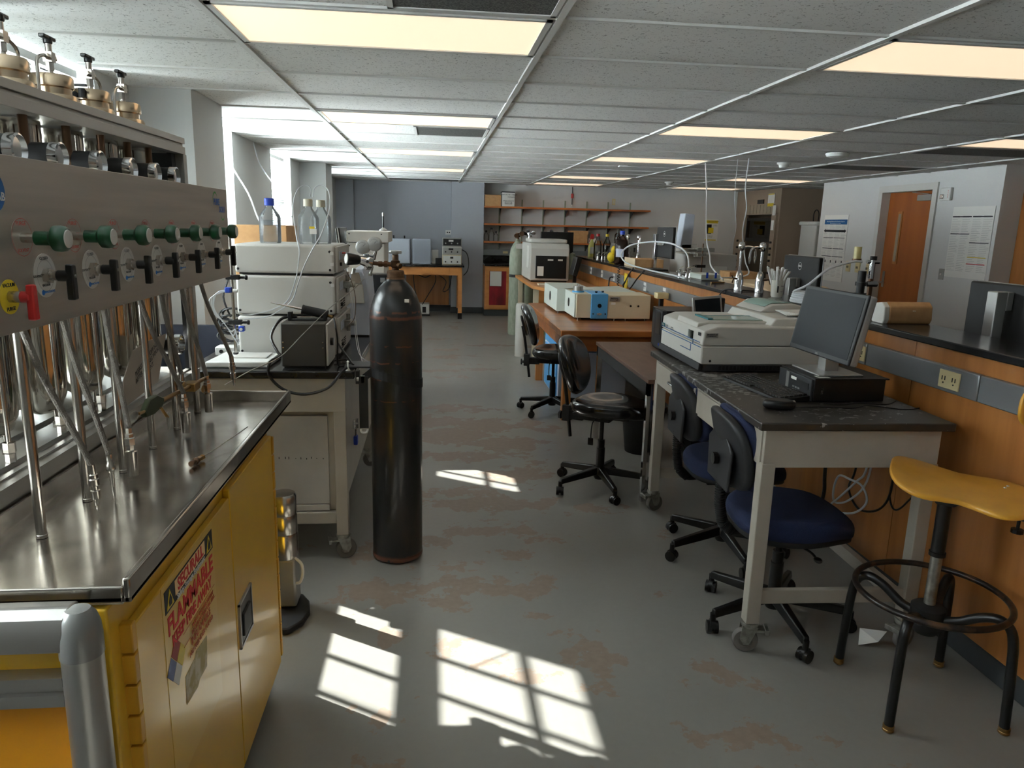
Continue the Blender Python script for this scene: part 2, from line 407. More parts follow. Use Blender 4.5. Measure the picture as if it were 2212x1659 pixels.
L(MATH('SUBTRACT', MATH('MULTIPLY', n3.outputs['Fac'], 0.15), mask), bp.inputs['Height']); L(bp.outputs[0], b.inputs['Normal'])
me.materials.append(m)

# ceiling: speckled tiles, T-bar grid
m = bpy.data.materials.new('fissured_ceiling_tile'); m.use_nodes = True; nt = m.node_tree; b = nt.nodes['Principled BSDF']; L = nt.links.new
tc = N('ShaderNodeTexCoord'); vo = N('ShaderNodeTexNoise', Scale=62.0, Detail=2.0, Roughness=0.6, Distortion=1.5); L(tc.outputs['Object'], vo.inputs['Vector'])
mr = N('ShaderNodeMapRange'); mr.inputs['From Min'].default_value = 0.615; mr.inputs['From Max'].default_value = 0.65; L(vo.outputs['Fac'], mr.inputs['Value'])
L(mixc(MATH('MULTIPLY', mr.outputs[0], 0.75), rgb(232, 233, 231), rgb(120, 120, 118)), b.inputs['Base Color']); b.inputs['Roughness'].default_value = 0.85
bp = nt.nodes.new('ShaderNodeBump'); bp.inputs['Strength'].default_value = 0.3; bp.invert = True; bp.inputs['Distance'].default_value = 0.004; L(mr.outputs[0], bp.inputs['Height']); L(bp.outputs[0], b.inputs['Normal'])
struct('ceiling', MB().box(-1.84, 8.2, -2.2, 14.0, CH + 0.012, CH + 0.06), m)
GX = [-0.787 - 1.2192 + 1.2192 * i for i in range(10)]; GY0 = 2.727
gb = MB()
for x in GX:
    if x > -1.7: gb.box(x - 0.013, x + 0.013, -2.1, 13.6, CH, CH + 0.013)
j = -8
while GY0 + 0.6096 * j < 13.6:
    y = GY0 + 0.6096 * j; gb.box(-1.69, 8.1, y - 0.009, y + 0.009, CH + 0.003, CH + 0.013); j += 1
struct('trim_1', gb, M_grid, smooth=0)

# left wall: piers, sills, heads, columns
WC = [3.57, 6.15, 8.725, 11.3, 1.0]
WCS = sorted(WC); HW = 0.55; SILL = 1.2
wl = MB(); prev = -2.2
for c in WCS:
    wl.box(-2.2, -1.7, prev, c - HW, 0, 2.75); wl.box(-2.2, -1.7, c - HW, c + HW, 0, SILL); prev = c + HW
wl.box(-2.2, -1.7, prev, 13.9, 0, 2.75)
wl.box(-2.2, -1.7, -2.2, 13.9, 2.62, 2.9)
struct('wall_left', wl, M_white, smooth=0)
struct('wall_left', MB().box(-1.7, -1.365, 4.56, 5.18, 0, CH + 0.01).box(-1.7, -1.37, 9.88, 10.44, 0, CH + 0.01), M_jamb, smooth=0)
lin_ = MB()
for c in WC:     # smooth plaster lining of each reveal and its sill
    lin_.box(-1.99, -1.695, c - HW - 0.001, c - HW + 0.006, SILL, 2.62).box(-1.99, -1.695, c + HW - 0.006, c + HW + 0.001, SILL, 2.62).box(-1.99, -1.66, c - HW - 0.03, c + HW + 0.03, SILL - 0.001, SILL + 0.025)
struct('trim_2', lin_, M_jamb, smooth=0)
for i, c in enumerate(WC):
    w = MB(); y0, y1 = c - HW, c + HW; xg = -1.86
    for a, b2 in ((y0, y0 + 0.03), (y1 - 0.03, y1)): w.box(xg - 0.03, xg + 0.03, a, b2, SILL + 0.02, 2.6)
    w.box(xg - 0.03, xg + 0.03, y0, y1, SILL + 0.02, SILL + 0.06).box(xg - 0.035, xg + 0.035, y0, y1, 1.70, 1.785)
    for k in range(1, 5): w.box(xg - 0.012, xg + 0.012, y0 + 0.22 * k - 0.009, y0 + 0.22 * k + 0.009, SILL + 0.05, 2.6)
    for z in (1.36, 2.118, 2.45): w.box(xg - 0.012, xg + 0.012, y0, y1, z - 0.009, z + 0.009)
    wo = struct('window_%d' % (i + 1), w, M_whitep, smooth=0)
    P(wo, 'pane', MB().box(xg - 0.002, xg + 0.002, y0, y1, SILL + 0.03, 2.6), M_pane, smooth=0)
# blinds with open slats
bl0 = None
for i, c in ((2, WC[0]), (4, WC[2]), (5, WC[3])):  # the far-window blind is unseen, added to block its sun
    if bl0 is None:
        bl0 = T('venetian_blind', '', 'window blind', (-1.78, c, SILL + 0.03), 0, 'white blinds in the window openings')
        s = MB(); ta = math.atan(KS); z = 0.02
        while z < 1.0:
            s.box(-0.0125, 0.0125, -0.5, 0.5, z - 0.0006, z + 0.0006, Matrix.Rotation(ta, 3, 'Y')); z += 0.0235
        P(bl0, 'slats', s, M_slat, world=False, smooth=0)
        P(bl0, 'head_rail', MB().box(-0.02, 0.02, -0.51, 0.51, 1.005, 1.04), M_slat, world=False)
        P(bl0, 'bottom_rail', MB().box(-0.012, 0.012, -0.5, 0.5, -0.004, 0.012), M_slat, world=False)
        P(bl0, 'ladder_cord', MB().cyl((0.014, -0.36, 0), (0.014, -0.36, 1.02), 0.0015, n=5).cyl((0.014, 0.36, 0), (0.014, 0.36, 1.02), 0.0015, n=5).cyl((0.014, 0.45, 0), (0.014, 0.45, 1.02), 0.002, n=5), M_slat, world=False)
        o = bl0
    else:
        o = copy_tree(bl0); o.location = (-1.78, c, SILL + 0.03)
        for ch in o.children:
            if ch.name.startswith('slats'):          # these blinds are turned the other way
                s = MB(); z = 0.02
                while z < 1.0: s.box(-0.0125, 0.0125, -0.5, 0.5, z - 0.0006, z + 0.0006, Matrix.Rotation(-.6, 3, 'Y')); z += 0.0235
                n_ = P(None, 'slats', s, M_slat, smooth=0); ch.data = n_.data; bpy.data.objects.remove(n_)
    o['label'] = {2: 'white slatted blind behind the steel column heads at the left edge', 4: 'white slatted blind in the narrow window behind the blue-capped bottle', 5: 'unseen added sun-blocking slatted blind in the far window beyond the second pillar'}[i]

# other walls
struct('wall_back', MB().box(-2.2, 0.3, 13.58, 13.9, 0, CH + 0.02).box(-1.7, -1.4, 13.4, 13.6, 0, CH + 0.02).box(0.3, 0.87, 13.3, 13.9, 0, CH + 0.02), M_bluelit, smooth=0)
struct('wall_back', MB().box(0.87, 8.2, 13.6, 13.9, 0, CH + 0.02), M_white, smooth=0)
struct('baseboard_back', MB().box(-1.7, 0.3, 13.565, 13.58, 0, 0.11).box(0.3, 0.87, 13.285, 13.3, 0, 0.11), M_base, smooth=0)
wr = MB().box(5.65, 5.85, 7.05, 8.06, 0, CH + 0.02).box(5.65, 5.85, 9.1, 10.57, 0, CH + 0.02).box(5.65, 5.85, 8.06, 9.1, 2.13, CH + 0.02)
wr.box(5.85, 8.2, 7.05, 7.2, 0, CH + 0.02).box(8.0, 8.2, -2.2, 13.9, 0, CH + 0.02).box(5.85, 6.1, 10.42, 10.57, 0, CH + 0.02)
struct('wall_right', wr, M_white, smooth=0)
struct('wall_near', MB().box(-2.2, 8.2, -2.4, -2.2, 0, CH + 0.02), M_white, smooth=0)
struct('baseboard_right', MB().box(5.635, 5.65, 7.05, 8.05, 0, 0.1).box(5.635, 5.65, 9.1, 10.57, 0, 0.1), M_base, smooth=0)
# door
d1 = struct('door_1', MB().box(5.74, 5.785, 8.1, 9.06, 0.01, 2.09), M_door, smooth=0)
P(d1, 'door_frame', MB().box(5.63, 5.80, 8.02, 8.1, 0, 2.17).box(5.63, 5.80, 9.06, 9.14, 0, 2.17).box(5.63, 5.80, 8.1, 9.06, 2.09, 2.17), M_inst, smooth=0)
P(d1, 'vision_panel', MB().box(5.732, 5.742, 8.75, 8.84, 1.22, 1.86), M_wood, smooth=0)
P(d1, 'vision_glass', MB().box(5.728, 5.734, 8.77, 8.82, 1.25, 1.83), M_tan, smooth=0)
P(d1, 'door_handle', MB().box(5.73, 5.745, 8.95, 9.0, 0.92, 1.12).cyl((5.74, 8.975, 0.98), (5.68, 8.975, 0.98), 0.01).cyl((5.68, 8.975, 0.98), (5.68, 8.86, 0.98), 0.009), M_chrome)
P(d1, 'door_closer', MB().box(5.67, 5.735, 8.17, 8.42, 1.975, 2.045).bar((5.70, 8.25, 2.05), (5.66, 8.5, 2.075), 0.02, 0.01).bar((5.66, 8.5, 2.075), (5.66, 8.3, 2.1), 0.02, 0.01), M_silver, bevel=0.004)

# ================================================================ CEILING THINGS
def cell(bay, row): return GX[bay], GX[bay] + 1.2192, GY0 + .6096 * row, GY0 + .6096 * (row + 1)
def fixture(bay, row, label):
    x0, x1, y0, y1 = cell(bay, row); cx, cy2 = (x0 + x1) / 2, (y0 + y1) / 2
    t = T('ceiling_light', label, 'ceiling light', (cx, cy2, CH), 0, 'recessed troffer lights in the ceiling grid')
    hx, hy = .588, .283; f = MB()
    f.box(-hx, hx, -hy, -hy + .022, .0, .011).box(-hx, hx, hy - .022, hy, .0, .011).box(-hx, -hx + .022, -hy, hy, .0, .011).box(hx - .022, hx, -hy, hy, .0, .011)
    P(t, 'frame', f, M_grid, world=False, smooth=0)
    P(t, 'diffuser', MB().box(-hx + .02, hx - .02, -hy + .02, hy - .02, .005, .0105), M_diff, world=False, smooth=0)
# bays: GX[1]=-0.787 ...
for bay, row, l in ((1, 0, 'largest ceiling light, lit, at the top above the gas cylinder'), (1, 4, 'second lit ceiling light back in the left row'), (1, 8, 'third lit ceiling light back in the left row'), (1, 12, 'farthest small ceiling light of the left row'),
    (3, 0, 'big lit ceiling light cut by the right edge'), (3, 4, 'lit ceiling light over the middle of the island'), (3, 8, 'lit ceiling light crossed by the two hanging cords'), (3, 13, 'narrow lit ceiling light in front of the wall shelves'), (3, 16, 'farthest narrow ceiling light nearest the wall shelves'),
    (5, 4, 'lit ceiling light at the right edge above the door wall'), (5, 12, 'lit ceiling light before the fume hood'), (5, 16, 'far lit ceiling light between wall shelves and fume hood')):
    fixture(bay, row, l)
def vent(x0, x1, row, label):
    y0 = GY0 + .6096 * row; y1 = y0 + .6096
    t = T('ceiling_vent', label, 'air vent', ((x0 + x1) / 2, (y0 + y1) / 2, CH), 0, 'perforated return air grilles')
    hx = (x1 - x0) / 2 - .02; hy = .284; f = MB()
    f.box(-hx, hx, -hy, -hy + .02, 0, .011).box(-hx, hx, hy - .02, hy, 0, .011).box(-hx, -hx + .02, -hy, hy, 0, .011).box(hx - .02, hx, -hy, hy, 0, .011)
    P(t, 'frame', f, M_grid, world=False, smooth=0); P(t, 'perforated_plate', MB().box(-hx + .018, hx - .018, -hy + .018, hy - .018, .004, .010), M_vent, world=False, smooth=0)
vent(-.177, GX[2], -1, 'dark perforated ceiling vent at the top edge beside the largest light')
vent(-.177, GX[2], 5, 'perforated ceiling vent just behind the second light of the left row')
vent(GX[1], GX[2], 16, 'dark ceiling vent near the far blue-lit wall')
vent(GX[5], GX[6], 5, 'dark ceiling vent next to the light at the right edge')
vent(GX[5], GX[6], 8, 'dark ceiling vent near the top of the door wall')
for (x, y, r, l) in ((3.6, 7.6, .07, 'white smoke detector left of the flat round dome'), (3.55, 11.27, .07, 'white smoke detector over the computer screen on the island')):
    t = T('smoke_detector', l, 'smoke detector', (x, y, CH), 0, 'smoke detectors on the ceiling')
    P(t, 'base', MB().lathe([(r, 0), (r, -.015), (r * .95, -.02)], (0, 0, 0)), M_whitep, world=False)
    P(t, 'sensor_head', MB().lathe([(r * .75, -.02), (r * .6, -.045), (r * .55, -.05), (0, -.052)], (0, 0, 0)), M_whitep, world=False)
t = T('ceiling_dome', 'flat white round dome on the ceiling near the door wall', 'access point', (3.58, 6.52, CH))
P(t, 'cover', MB().lathe([(.1, 0), (.102, -.012), (.09, -.03), (.05, -.04), (0, -.042)], (0, 0, 0)), M_whitep, world=False)
P(t, 'mounting_plate', MB().lathe([(.09, .004), (.09, -.002), (0, -.002)], (0, 0, 0)), M_blackm, world=False)
one('exit_sign_plate', 'small white plate on the ceiling past the second light of the island row', 'ceiling plate', MB().box(2.1, 2.2, 8.55, 8.62, CH - .02, CH), M_whitep, bevel=.003)

# ================================================================ BACK WALL: shelves, bench, red cabinet
YB = 13.6
sh = MB()
for i, (z, lab, x1) in enumerate(((1.897, 'top wooden wall shelf with the white carton', 3.88), (1.598, 'middle empty wooden wall shelf', 3.86), (1.288, 'lowest wooden wall shelf holding glass bottles and a manila box', 3.5))):
    one('wall_shelf', lab, 'shelf', MB().box(.875, x1, 13.28, 13.58, z - .03, z), M_shelfw, group='wooden shelves on the back wall', bevel=.003)
for i, x in enumerate((1.168, 1.579, 1.967, 2.366, 2.768, 3.163, 3.578)):
    t = T('shelf_standard', ['first', 'second', 'third', 'fourth', 'fifth', 'sixth', 'seventh'][i] + ' slotted metal upright of the wall shelves from the left', 'shelf bracket', (x, YB, 1.1), 0, 'slotted uprights carrying the wall shelves')
    P(t, 'upright', MB().box(x - .012, x + .012, YB - .015, YB, 1.1, 2.03), M_sage, smooth=0)
    for z in (1.86, 1.56, 1.25):
        if z == 1.25 and i == 6: continue
        P(t, 'bracket', MB().prism([(YB - .015, z), (YB - .28, z + .0), (YB - .28, z - .012), (YB - .2, z - .03), (YB - .015, z - .12)], x + .002, x + .008, 'x'), M_blackm, smooth=0)
def carton(name, label, cat, x0, x1, y0, y1, z0, z1, m, lines=(), face='y', **k):
    t = T(name, label, cat, ((x0 + x1) / 2, (y0 + y1) / 2, z0), **k)
    P(t, 'body', MB().box(x0, x1, y0, y1, z0, z1), m, bevel=.004)
    return t
t = carton('cardboard_box', 'white printed carton on the top wall shelf', 'box', 1.185, 1.41, 13.3, 13.55, 1.897, 2.14, M_paper)
f = MB().text('WIPES 1 PLY 4 LAMS', (1.31, 13.296, 2.10), (-1, 0, 0), (0, 0, -1), .032).text('KIMTECH', (1.35, 13.296, 2.06), (-1, 0, 0), (0, 0, -1), .03).text('DUSTLESS WIPERS', (1.3, 13.296, 1.995), (-1, 0, 0), (0, 0, -1), .024).text('KIM-WIPES', (1.3, 13.296, 1.955), (-1, 0, 0), (0, 0, -1), .028)
f.box(1.24, 1.36, 13.2965, 13.2975, 1.933, 1.936).box(1.24, 1.36, 13.2965, 13.2975, 1.975, 1.978).box(1.24, 1.243, 13.2965, 13.2975, 1.933, 1.978).box(1.357, 1.36, 13.2965, 13.2975, 1.933, 1.978)
P(t, 'printing', f, M_print)
P(t, 'lid', MB().box(1.182, 1.413, 13.297, 13.553, 2.135, 2.15), M_blackm)
one('cardboard_box', 'brown wooden-coloured box on the top shelf left of the white carton', 'box', MB().box(.885, 1.17, 13.3, 13.55, 1.897, 2.09), M_card, bevel=.004)
t = carton('cardboard_box', 'manila box on the lowest wall shelf right of the black screen', 'box', 2.43, 2.75, 13.31, 13.55, 1.288, 1.50, M_card)
P(t, 'lid', MB().box(2.425, 2.76, 13.305, 13.555, 1.44, 1.505), M_card, bevel=.003)
one('cardboard_box', 'small white box on the lowest wall shelf right of the manila box', 'box', MB().box(2.78, 2.93, 13.34, 13.52, 1.288, 1.375), M_paper, bevel=.003)
one('cardboard_box', 'small tan box at the right of the small white box on the shelf', 'box', MB().box(2.935, 3.03, 13.36, 13.5, 1.288, 1.34), M_card, bevel=.003)
t = T('wall_thermometer', 'dark instrument with orange body hanging above the wall shelves', 'hanging instrument', (2.487, 13.58, 1.95))
P(t, 'rod', MB().cyl((2.487, 13.57, 1.96), (2.487, 13.57, 2.277), .008), M_black)
P(t, 'body', MB().cyl((2.487, 13.57, 2.08), (2.487, 13.57, 2.16), .022), M_redp)
P(t, 'tip', MB().cyl((2.487, 13.57, 1.94), (2.487, 13.57, 1.965), .012), M_whitep)
t = T('wall_outlet', 'ivory double wall plate above the right end of the top shelf', 'outlet', (3.265, 13.6, 2.0))
P(t, 'plate', MB().box(3.235, 3.295, 13.59, 13.6, 1.98, 2.09), M_ivory, bevel=.002); P(t, 'switch', MB().box(3.255, 3.275, 13.583, 13.592, 2.01, 2.06), M_capw)
def bottle(label, x, y, z, r, h, cap, capm, glass=M_glass, neck=.36, liquid=0, group=None, name='glass_bottle', lm=None, caph=.03):
    t = T(name, label, 'bottle', (x, y, z), 0, group)
    hb = h * .62; nr = r * neck
    P(t, 'glass_body', MB().lathe([(0, .0), (r * .92, 0), (r, .008), (r, hb), (r * .93, hb + r * .25), (nr * 1.15, h * .86), (nr, h * .9), (nr, h)], (0, 0, 0), n=28), glass, world=False)
    P(t, 'cap', MB().lathe([(nr * 1.25, h - caph * .6), (nr * 1.25, h + caph * .5), (nr * 1.1, h + caph * .6), (0, h + caph * .6)], (0, 0, 0), n=24), capm, world=False, bevel=.001)
    if liquid: P(t, 'liquid', MB().lathe([(0, .006), (r * .93, .006), (r * .96, .015), (r * .96, h * liquid), (0, h * liquid)], (0, 0, 0), n=28), lm or M_liquid, world=False)
    return t
for i, (x, r, h) in enumerate(((.925, .045, .17), (1.02, .05, .22), (1.1, .045, .16))):
    bottle(['left clear bottle with dark cap on the lowest wall shelf', 'tallest of the three clear bottles on the lowest wall shelf', 'right clear bottle with dark cap on the lowest wall shelf'][i], x, 13.42, 1.288, r, h, 'b', M_black, group='small clear bottles on the wall shelf')
one('spray_flask', 'steel dewar flask behind the brown bottle on the shelf end', 'flask', MB().lathe([(0, 0), (.06, 0), (.06, .15), (.04, .19), (0, .2)], (3.33, 13.42, 1.288)), M_steel)
# counter with sash below shelf and red-curtained cabinet
t = T('base_cabinet', 'oak base cabinet with red cloth in its door, below the wall shelves', 'cabinet', (1.11, 13.2, 0))
P(t, 'carcass', MB().box(.875, 1.36, 12.87, 13.58, .12, .875), M_desk, smooth=0)
P(t, 'plinth', MB().box(.875, 1.36, 12.95, 13.58, 0, .12), M_base, smooth=0)
dr = P(t, 'door', MB().box(.9, .955, 12.845, 12.87, .15, .855).box(1.25, 1.345, 12.845, 12.87, .15, .855).box(.955, 1.25, 12.845, 12.87, .79, .855).box(.955, 1.25, 12.845, 12.87, .15, .2), M_desk, bevel=.002)
P(dr, 'cloth_panel', MB().box(.955, 1.25, 12.856, 12.862, .2, .79), M_red); P(dr, 'handle', MB().box(1.3, 1.31, 12.835, 12.845, .7, .8), M_black)
P(dr, 'notice', MB().box(.965, 1.165, 12.848, 12.85, .53, .785), M_paper)
one('counter_top', 'black counter top over the red-curtained cabinet', 'worktop', MB().box(.872, 3.6, 12.83, 13.58, .875, .905).box(.872, 3.6, 13.55, 13.58, .905, 1.03), M_epoxy, bevel=.003)
t = T('wall_raceway', 'grey metal service strip under the lowest wall shelf', 'raceway', (2.2, 13.56, 1.03))
P(t, 'channel', MB().box(.872, 3.6, 13.5, 13.58, 1.04, 1.14), M_race, smooth=0); P(t, 'outlet', MB().box(1.24, 1.33, 13.495, 13.502, 1.07, 1.11), M_ivory)
for x in (1.36, ):
    one('base_cabinet', 'pale oak cabinet body behind the green gas cylinder', 'cabinet', MB().box(1.365, 3.6, 12.9, 13.58, 0, .874), M_desk, smooth=0)
# poster
t = T('wall_poster', 'yellow and white safety poster on the back wall left of the fume hood', 'poster', (5.16, 13.595, 1.38))
P(t, 'sheet', MB().box(5.035, 5.28, 13.592, 13.598, 1.38, 1.77), M_paper)
P(t, 'banners', MB().box(5.05, 5.27, 13.59, 13.593, 1.70, 1.755).box(5.04, 5.25, 13.59, 13.593, 1.385, 1.405), M_yelp, label='yellow banners')
P(t, 'lettering', MB().text('HAZARDOUS WASTE', (5.16, 13.589, 1.735), (1, 0, 0), (0, 0, 1), .026).text('ALL CONTAINERS MUST BE LABELED', (5.16, 13.589, 1.712), (1, 0, 0), (0, 0, 1), .011).text('is tag on\nyour waste?', (5.22, 13.589, 1.665), (1, 0, 0), (0, 0, 1), .018).text('call 5-1110\nwww.ehs', (5.14, 13.589, 1.46), (1, 0, 0), (0, 0, 1), .018), M_print)
P(t, 'picture', MB().box(5.05, 5.15, 13.588, 13.593, 1.51, 1.68), M_blackm); P(t, 'tag_picture', MB().box(5.09, 5.19, 13.586, 13.589, 1.52, 1.62), M_yelp)

# ================================================================ FAR DESK by the blue-lit wall
t = T('lab_desk', 'oak desk with black top against the far blue-lit wall', 'desk', (-.1, 12.9, 0))
P(t, 'desk_top', MB().box(-.85, .5, 12.42, 13.25, .865, .895), M_epoxy, bevel=.003)
P(t, 'apron', MB().box(-.8, .46, 12.45, 12.475, .73, .865), M_desk, smooth=0)
P(t, 'drawer', MB().box(-.2, .25, 12.43, 12.45, .75, .85), M_desk, bevel=.002); P(t, 'apron', MB().box(.44, .465, 12.47, 13.25, .73, .865), M_desk, smooth=0)
for x, y in ((.40, 12.44), (-.8, 12.44), (.40, 13.2), (-.8, 13.2)):
    lg = P(t, 'leg', MB().box(x, x + .065, y, y + .065, .1, .865), M_desk, smooth=0); P(lg, 'foot', MB().box(x - .003, x + .068, y - .003, y + .068, 0, .1), M_black)
one('wood_panel', 'plain wooden panel standing behind the far desk', 'panel', MB().box(-.5, .27, 13.5, 13.56, .12, .66), M_wood, smooth=0)
t = T('wall_outlet', 'white double outlet on the blue-lit wall above the electronics stack', 'outlet', (.29, 13.58, 1.36))
P(t, 'plate', MB().box(.2, .3, 13.57, 13.58, 1.38, 1.46), M_whitep); P(t, 'socket', MB().cyl((.235, 13.572, 1.42), (.235, 13.565, 1.42), .013).cyl((.272, 13.572, 1.42), (.272, 13.565, 1.42), .013), M_black)
t = T('instrument_cabinet', 'blue-white instrument with smooth front on the far desk', 'instrument', (-.55, 12.85, .895))
P(t, 'housing', MB().box(-.8, -.40, 12.6, 13.1, .9, 1.31), M_instb, bevel=.012); P(t, 'front_panel', MB().box(-.79, -.41, 12.585, 12.6, .91, 1.30), M_instb, bevel=.008); P(t, 'base_strip', MB().box(-.8, -.4, 12.59, 13.1, .893, .9), M_black)
for x in (-.68, -.5): P(t, 'knob', MB().cyl((x, 12.8, 1.31), (x, 12.8, 1.36), .012), M_black)
t = T('instrument_cabinet', 'blue-white instrument with ribbed front on the far desk', 'instrument', (-.2, 12.85, .895))
P(t, 'housing', MB().box(-.365, -.06, 12.62, 13.0, .9, 1.31), M_instb, bevel=.012)
f = MB()
for i in range(13): f.box(-.345 + i * .022, -.335 + i * .022, 12.6, 12.62, .95, 1.29)
P(t, 'louvres', f, M_instb, smooth=0); P(t, 'base_strip', MB().box(-.36, -.07, 12.61, 13.0, .893, .9), M_black)
for i, (z0, z1, l, mm) in enumerate(((.897, 1.06, 'bottom cream unit of the electronics stack on the far desk', M_beige), (1.062, 1.2, 'middle grey unit of the electronics stack on the far desk', M_inst), (1.202, 1.34, 'top black-faced unit of the electronics stack on the far desk', M_silver))):
    t = T('bench_electronics', l, 'electronics', (.3, 12.8, z0), 0, 'stacked electronics on the far desk')
    P(t, 'case', MB().box(.135, .46, 12.6, 12.95, z0, z1), mm, bevel=.006)
    P(t, 'face_plate', MB().box(.15, .445, 12.592, 12.6, z0 + .015, z1 - .015), (M_whitep, M_silver, M_black)[i])
    for k in range(3): P(t, 'knob', MB().cyl((.19 + k * .1, 12.592, z0 + .05), (.19 + k * .1, 12.57, z0 + .05), .012), M_black if i < 2 else M_silver)
    P(t, 'display', MB().box(.24 if i else .27, .32, 12.588, 12.592, z1 - .06, z1 - .03), M_black if i < 2 else M_paper)
one('electronics_box', 'small grey box between the ribbed instrument and the electronics stack', 'electronics', MB().box(-.04, .07, 12.75, 12.95, .9, 1.13), M_inst, bevel=.005)
one('power_supply', 'black power supply lying left of the electronics stack', 'power supply', MB().box(.02, .125, 12.62, 12.75, .897, 1.0), M_black, bevel=.005)
one('power_cord', 'black cord drooping from the far electronics stack', 'cord', MB().tube([(.44, 12.62, 1.16), (.54, 12.6, 1.1), (.58, 12.6, .95), (.56, 12.62, .8), (.5, 12.66, .72)], .008), M_black)
f = MB().tube([(-.35, 12.62, .72), (-.33, 12.64, .5), (-.28, 12.7, .3), (-.24, 12.85, .12)], .007).tube([(-.3, 12.6, .74), (-.15, 12.6, .68), (0, 12.6, .74), (.02, 12.62, .6), (-.1, 12.66, .38), (-.2, 12.8, .2)], .007).tube([(.05, 12.6, .74), (.2, 12.6, .62), (.15, 12.6, .45), (.25, 12.6, .5), (.3, 12.6, .74)], .006)
one('cord_bundle', 'black cords hanging below the far desk', 'cord', f, M_black)
t = T('vacuum_pump', 'small cream and grey pump on the floor under the far desk', 'pump', (-.17, 12.9, 0))
P(t, 'body', MB().box(-.26, -.08, 12.8, 13.0, .03, .2), M_whitep, bevel=.01); P(t, 'gauge_window', MB().box(-.2, -.14, 12.79, 12.8, .06, .16), M_black); P(t, 'handle', MB().box(-.26, -.08, 12.88, 12.92, .2, .22), M_grey); P(t, 'foot', MB().box(-.27, -.07, 12.8, 13.0, 0, .03), M_black)

# ================================================================ FUME HOOD, alcove, right wall things
t = T('fume_hood', 'taupe fume hood with raised glass sash in the far right corner', 'fume hood', (6.0, 12.5, 0))
P(t, 'housing', MB().box(5.6, 6.5, 11.79, 11.86, 0, CH).box(5.6, 6.5, 13.35, 13.58, 0, CH).box(5.6, 6.5, 11.86, 13.35, 1.86, CH).box(5.6, 6.5, 11.86, 13.35, 0, .8), M_hood, smooth=0)
P(t, 'lining', MB().box(6.3, 6.34, 11.86, 13.35, .8, 1.86), M_hoodin, smooth=0)
P(t, 'post', MB().box(5.56, 5.64, 11.84, 12.0, .8, 1.87), M_hood, smooth=0); P(t, 'post', MB().box(5.56, 5.64, 13.1, 13.36, .8, 1.87), M_hood, smooth=0)
sa = P(t, 'sash', MB().box(5.61, 5.63, 12.0, 13.1, 1.76, 1.80).box(5.61, 5.63, 12.0, 13.1, 1.40, 1.46).box(5.61, 5.63, 12.0, 12.03, 1.4, 1.8).box(5.61, 5.63, 13.07, 13.1, 1.4, 1.8), M_blackm, smooth=0)
P(sa, 'sash_glass', MB().box(5.618, 5.622, 12.03, 13.07, 1.46, 1.76), M_film, smooth=0)
f = MB()
for i in range(8): f.box(5.588, 5.6, 12.0 + i * .135, 12.115 + i * .135, 1.88, 2.02)
P(t, 'louvre_panel', f, M_tan, smooth=0)
P(t, 'airflow_monitor', MB().box(5.585, 5.6, 12.42, 12.66, 2.04, 2.11), M_black)
nt_ = P(t, 'notice', MB().box(5.59, 5.6, 12.02, 12.26, 1.98, 2.2), M_paper); P(nt_, 'yellow_band', MB().box(5.585, 5.59, 12.03, 12.25, 1.99, 2.04).box(5.585, 5.59, 12.03, 12.25, 2.18, 2.195), M_yelp)
P(t, 'notice', MB().box(5.545, 5.56, 11.86, 11.95, 1.84, 2.0), M_paper); P(t, 'notice', MB().box(5.545, 5.56, 11.87, 11.96, 1.6, 1.76), M_paper)
for i in range(6): P(t, 'valve_knob', MB().cyl((5.56, 11.92, 1.4 - i * .1), (5.53, 11.92, 1.4 - i * .1), .02, n=8), M_black)
for i in range(5): P(t, 'valve_knob', MB().cyl((5.56, 13.28, 1.4 - i * .12), (5.53, 13.28, 1.4 - i * .12), .02, n=8), M_black)
P(t, 'work_surface', MB().box(5.58, 6.3, 11.86, 13.35, .8, .83), M_epoxy)
P(t, 'hose', MB().tube([(5.9, 12.9, .9), (5.9, 12.95, 1.3), (5.9, 12.8, 1.52), (5.9, 12.4, 1.52), (5.9, 12.3, 1.3), (5.9, 12.35, 1.0), (5.9, 12.6, .95)], .025), M_hood)
t = T('storage_tank', 'white storage cabinet with rounded lid in the alcove left of the door wall', 'cabinet', (6.15, 11.4, 0))
P(t, 'body', MB().box(5.93, 6.6, 11.2, 11.7, .3, 1.7), M_inst, bevel=.02); P(t, 'lid', MB().box(5.9, 6.62, 11.18, 11.72, 1.69, 1.75), M_whitep, bevel=.025, seg=3); P(t, 'bumper', MB().box(5.9, 6.62, 11.17, 11.72, .93, .99), M_whitep, bevel=.02)
P(t, 'base', MB().box(5.95, 6.6, 11.22, 11.7, .0, .3), M_blackm); P(t, 'notice', MB().box(6.0, 6.2, 11.19, 11.2, 1.2, 1.5), M_paper)
P(t, 'handle', MB().tube([(5.98, 11.4, 1.75), (5.98, 11.4, 1.88), (6.02, 11.4, 1.93), (6.06, 11.4, 1.88), (6.06, 11.4, 1.75)], .008), M_black)
def sheet(label, y0, y1, z0, z1, rows, extra=None):
    t = T('wall_poster', label, 'poster', (5.645, (y0 + y1) / 2, z0))
    P(t, 'sheet', MB().box(5.642, 5.648, y0, y1, z0, z1), M_paper)
    f = MB(); W_ = y1 - y0
    rnd = random.Random(int(y0 * 100)); z = z1 - .1
    while z > z0 + .06:
        for k in range(rows):
            a = y1 - W_ * (k + .08) / rows; b2 = y1 - W_ * (k + .08 + .5 + .4 * rnd.random()) / rows
            f.box(5.6405, 5.6425, max(b2, y0 + .01), a, z, z + .0022)
        z -= .018
    P(t, 'printed_lines', f, mat('grey_ink', (150, 150, 150), .8), smooth=0)
    return t
t = sheet('tall paper wall chart with blue title band left of the door', 9.8, 10.43, .91, 1.83, 4)
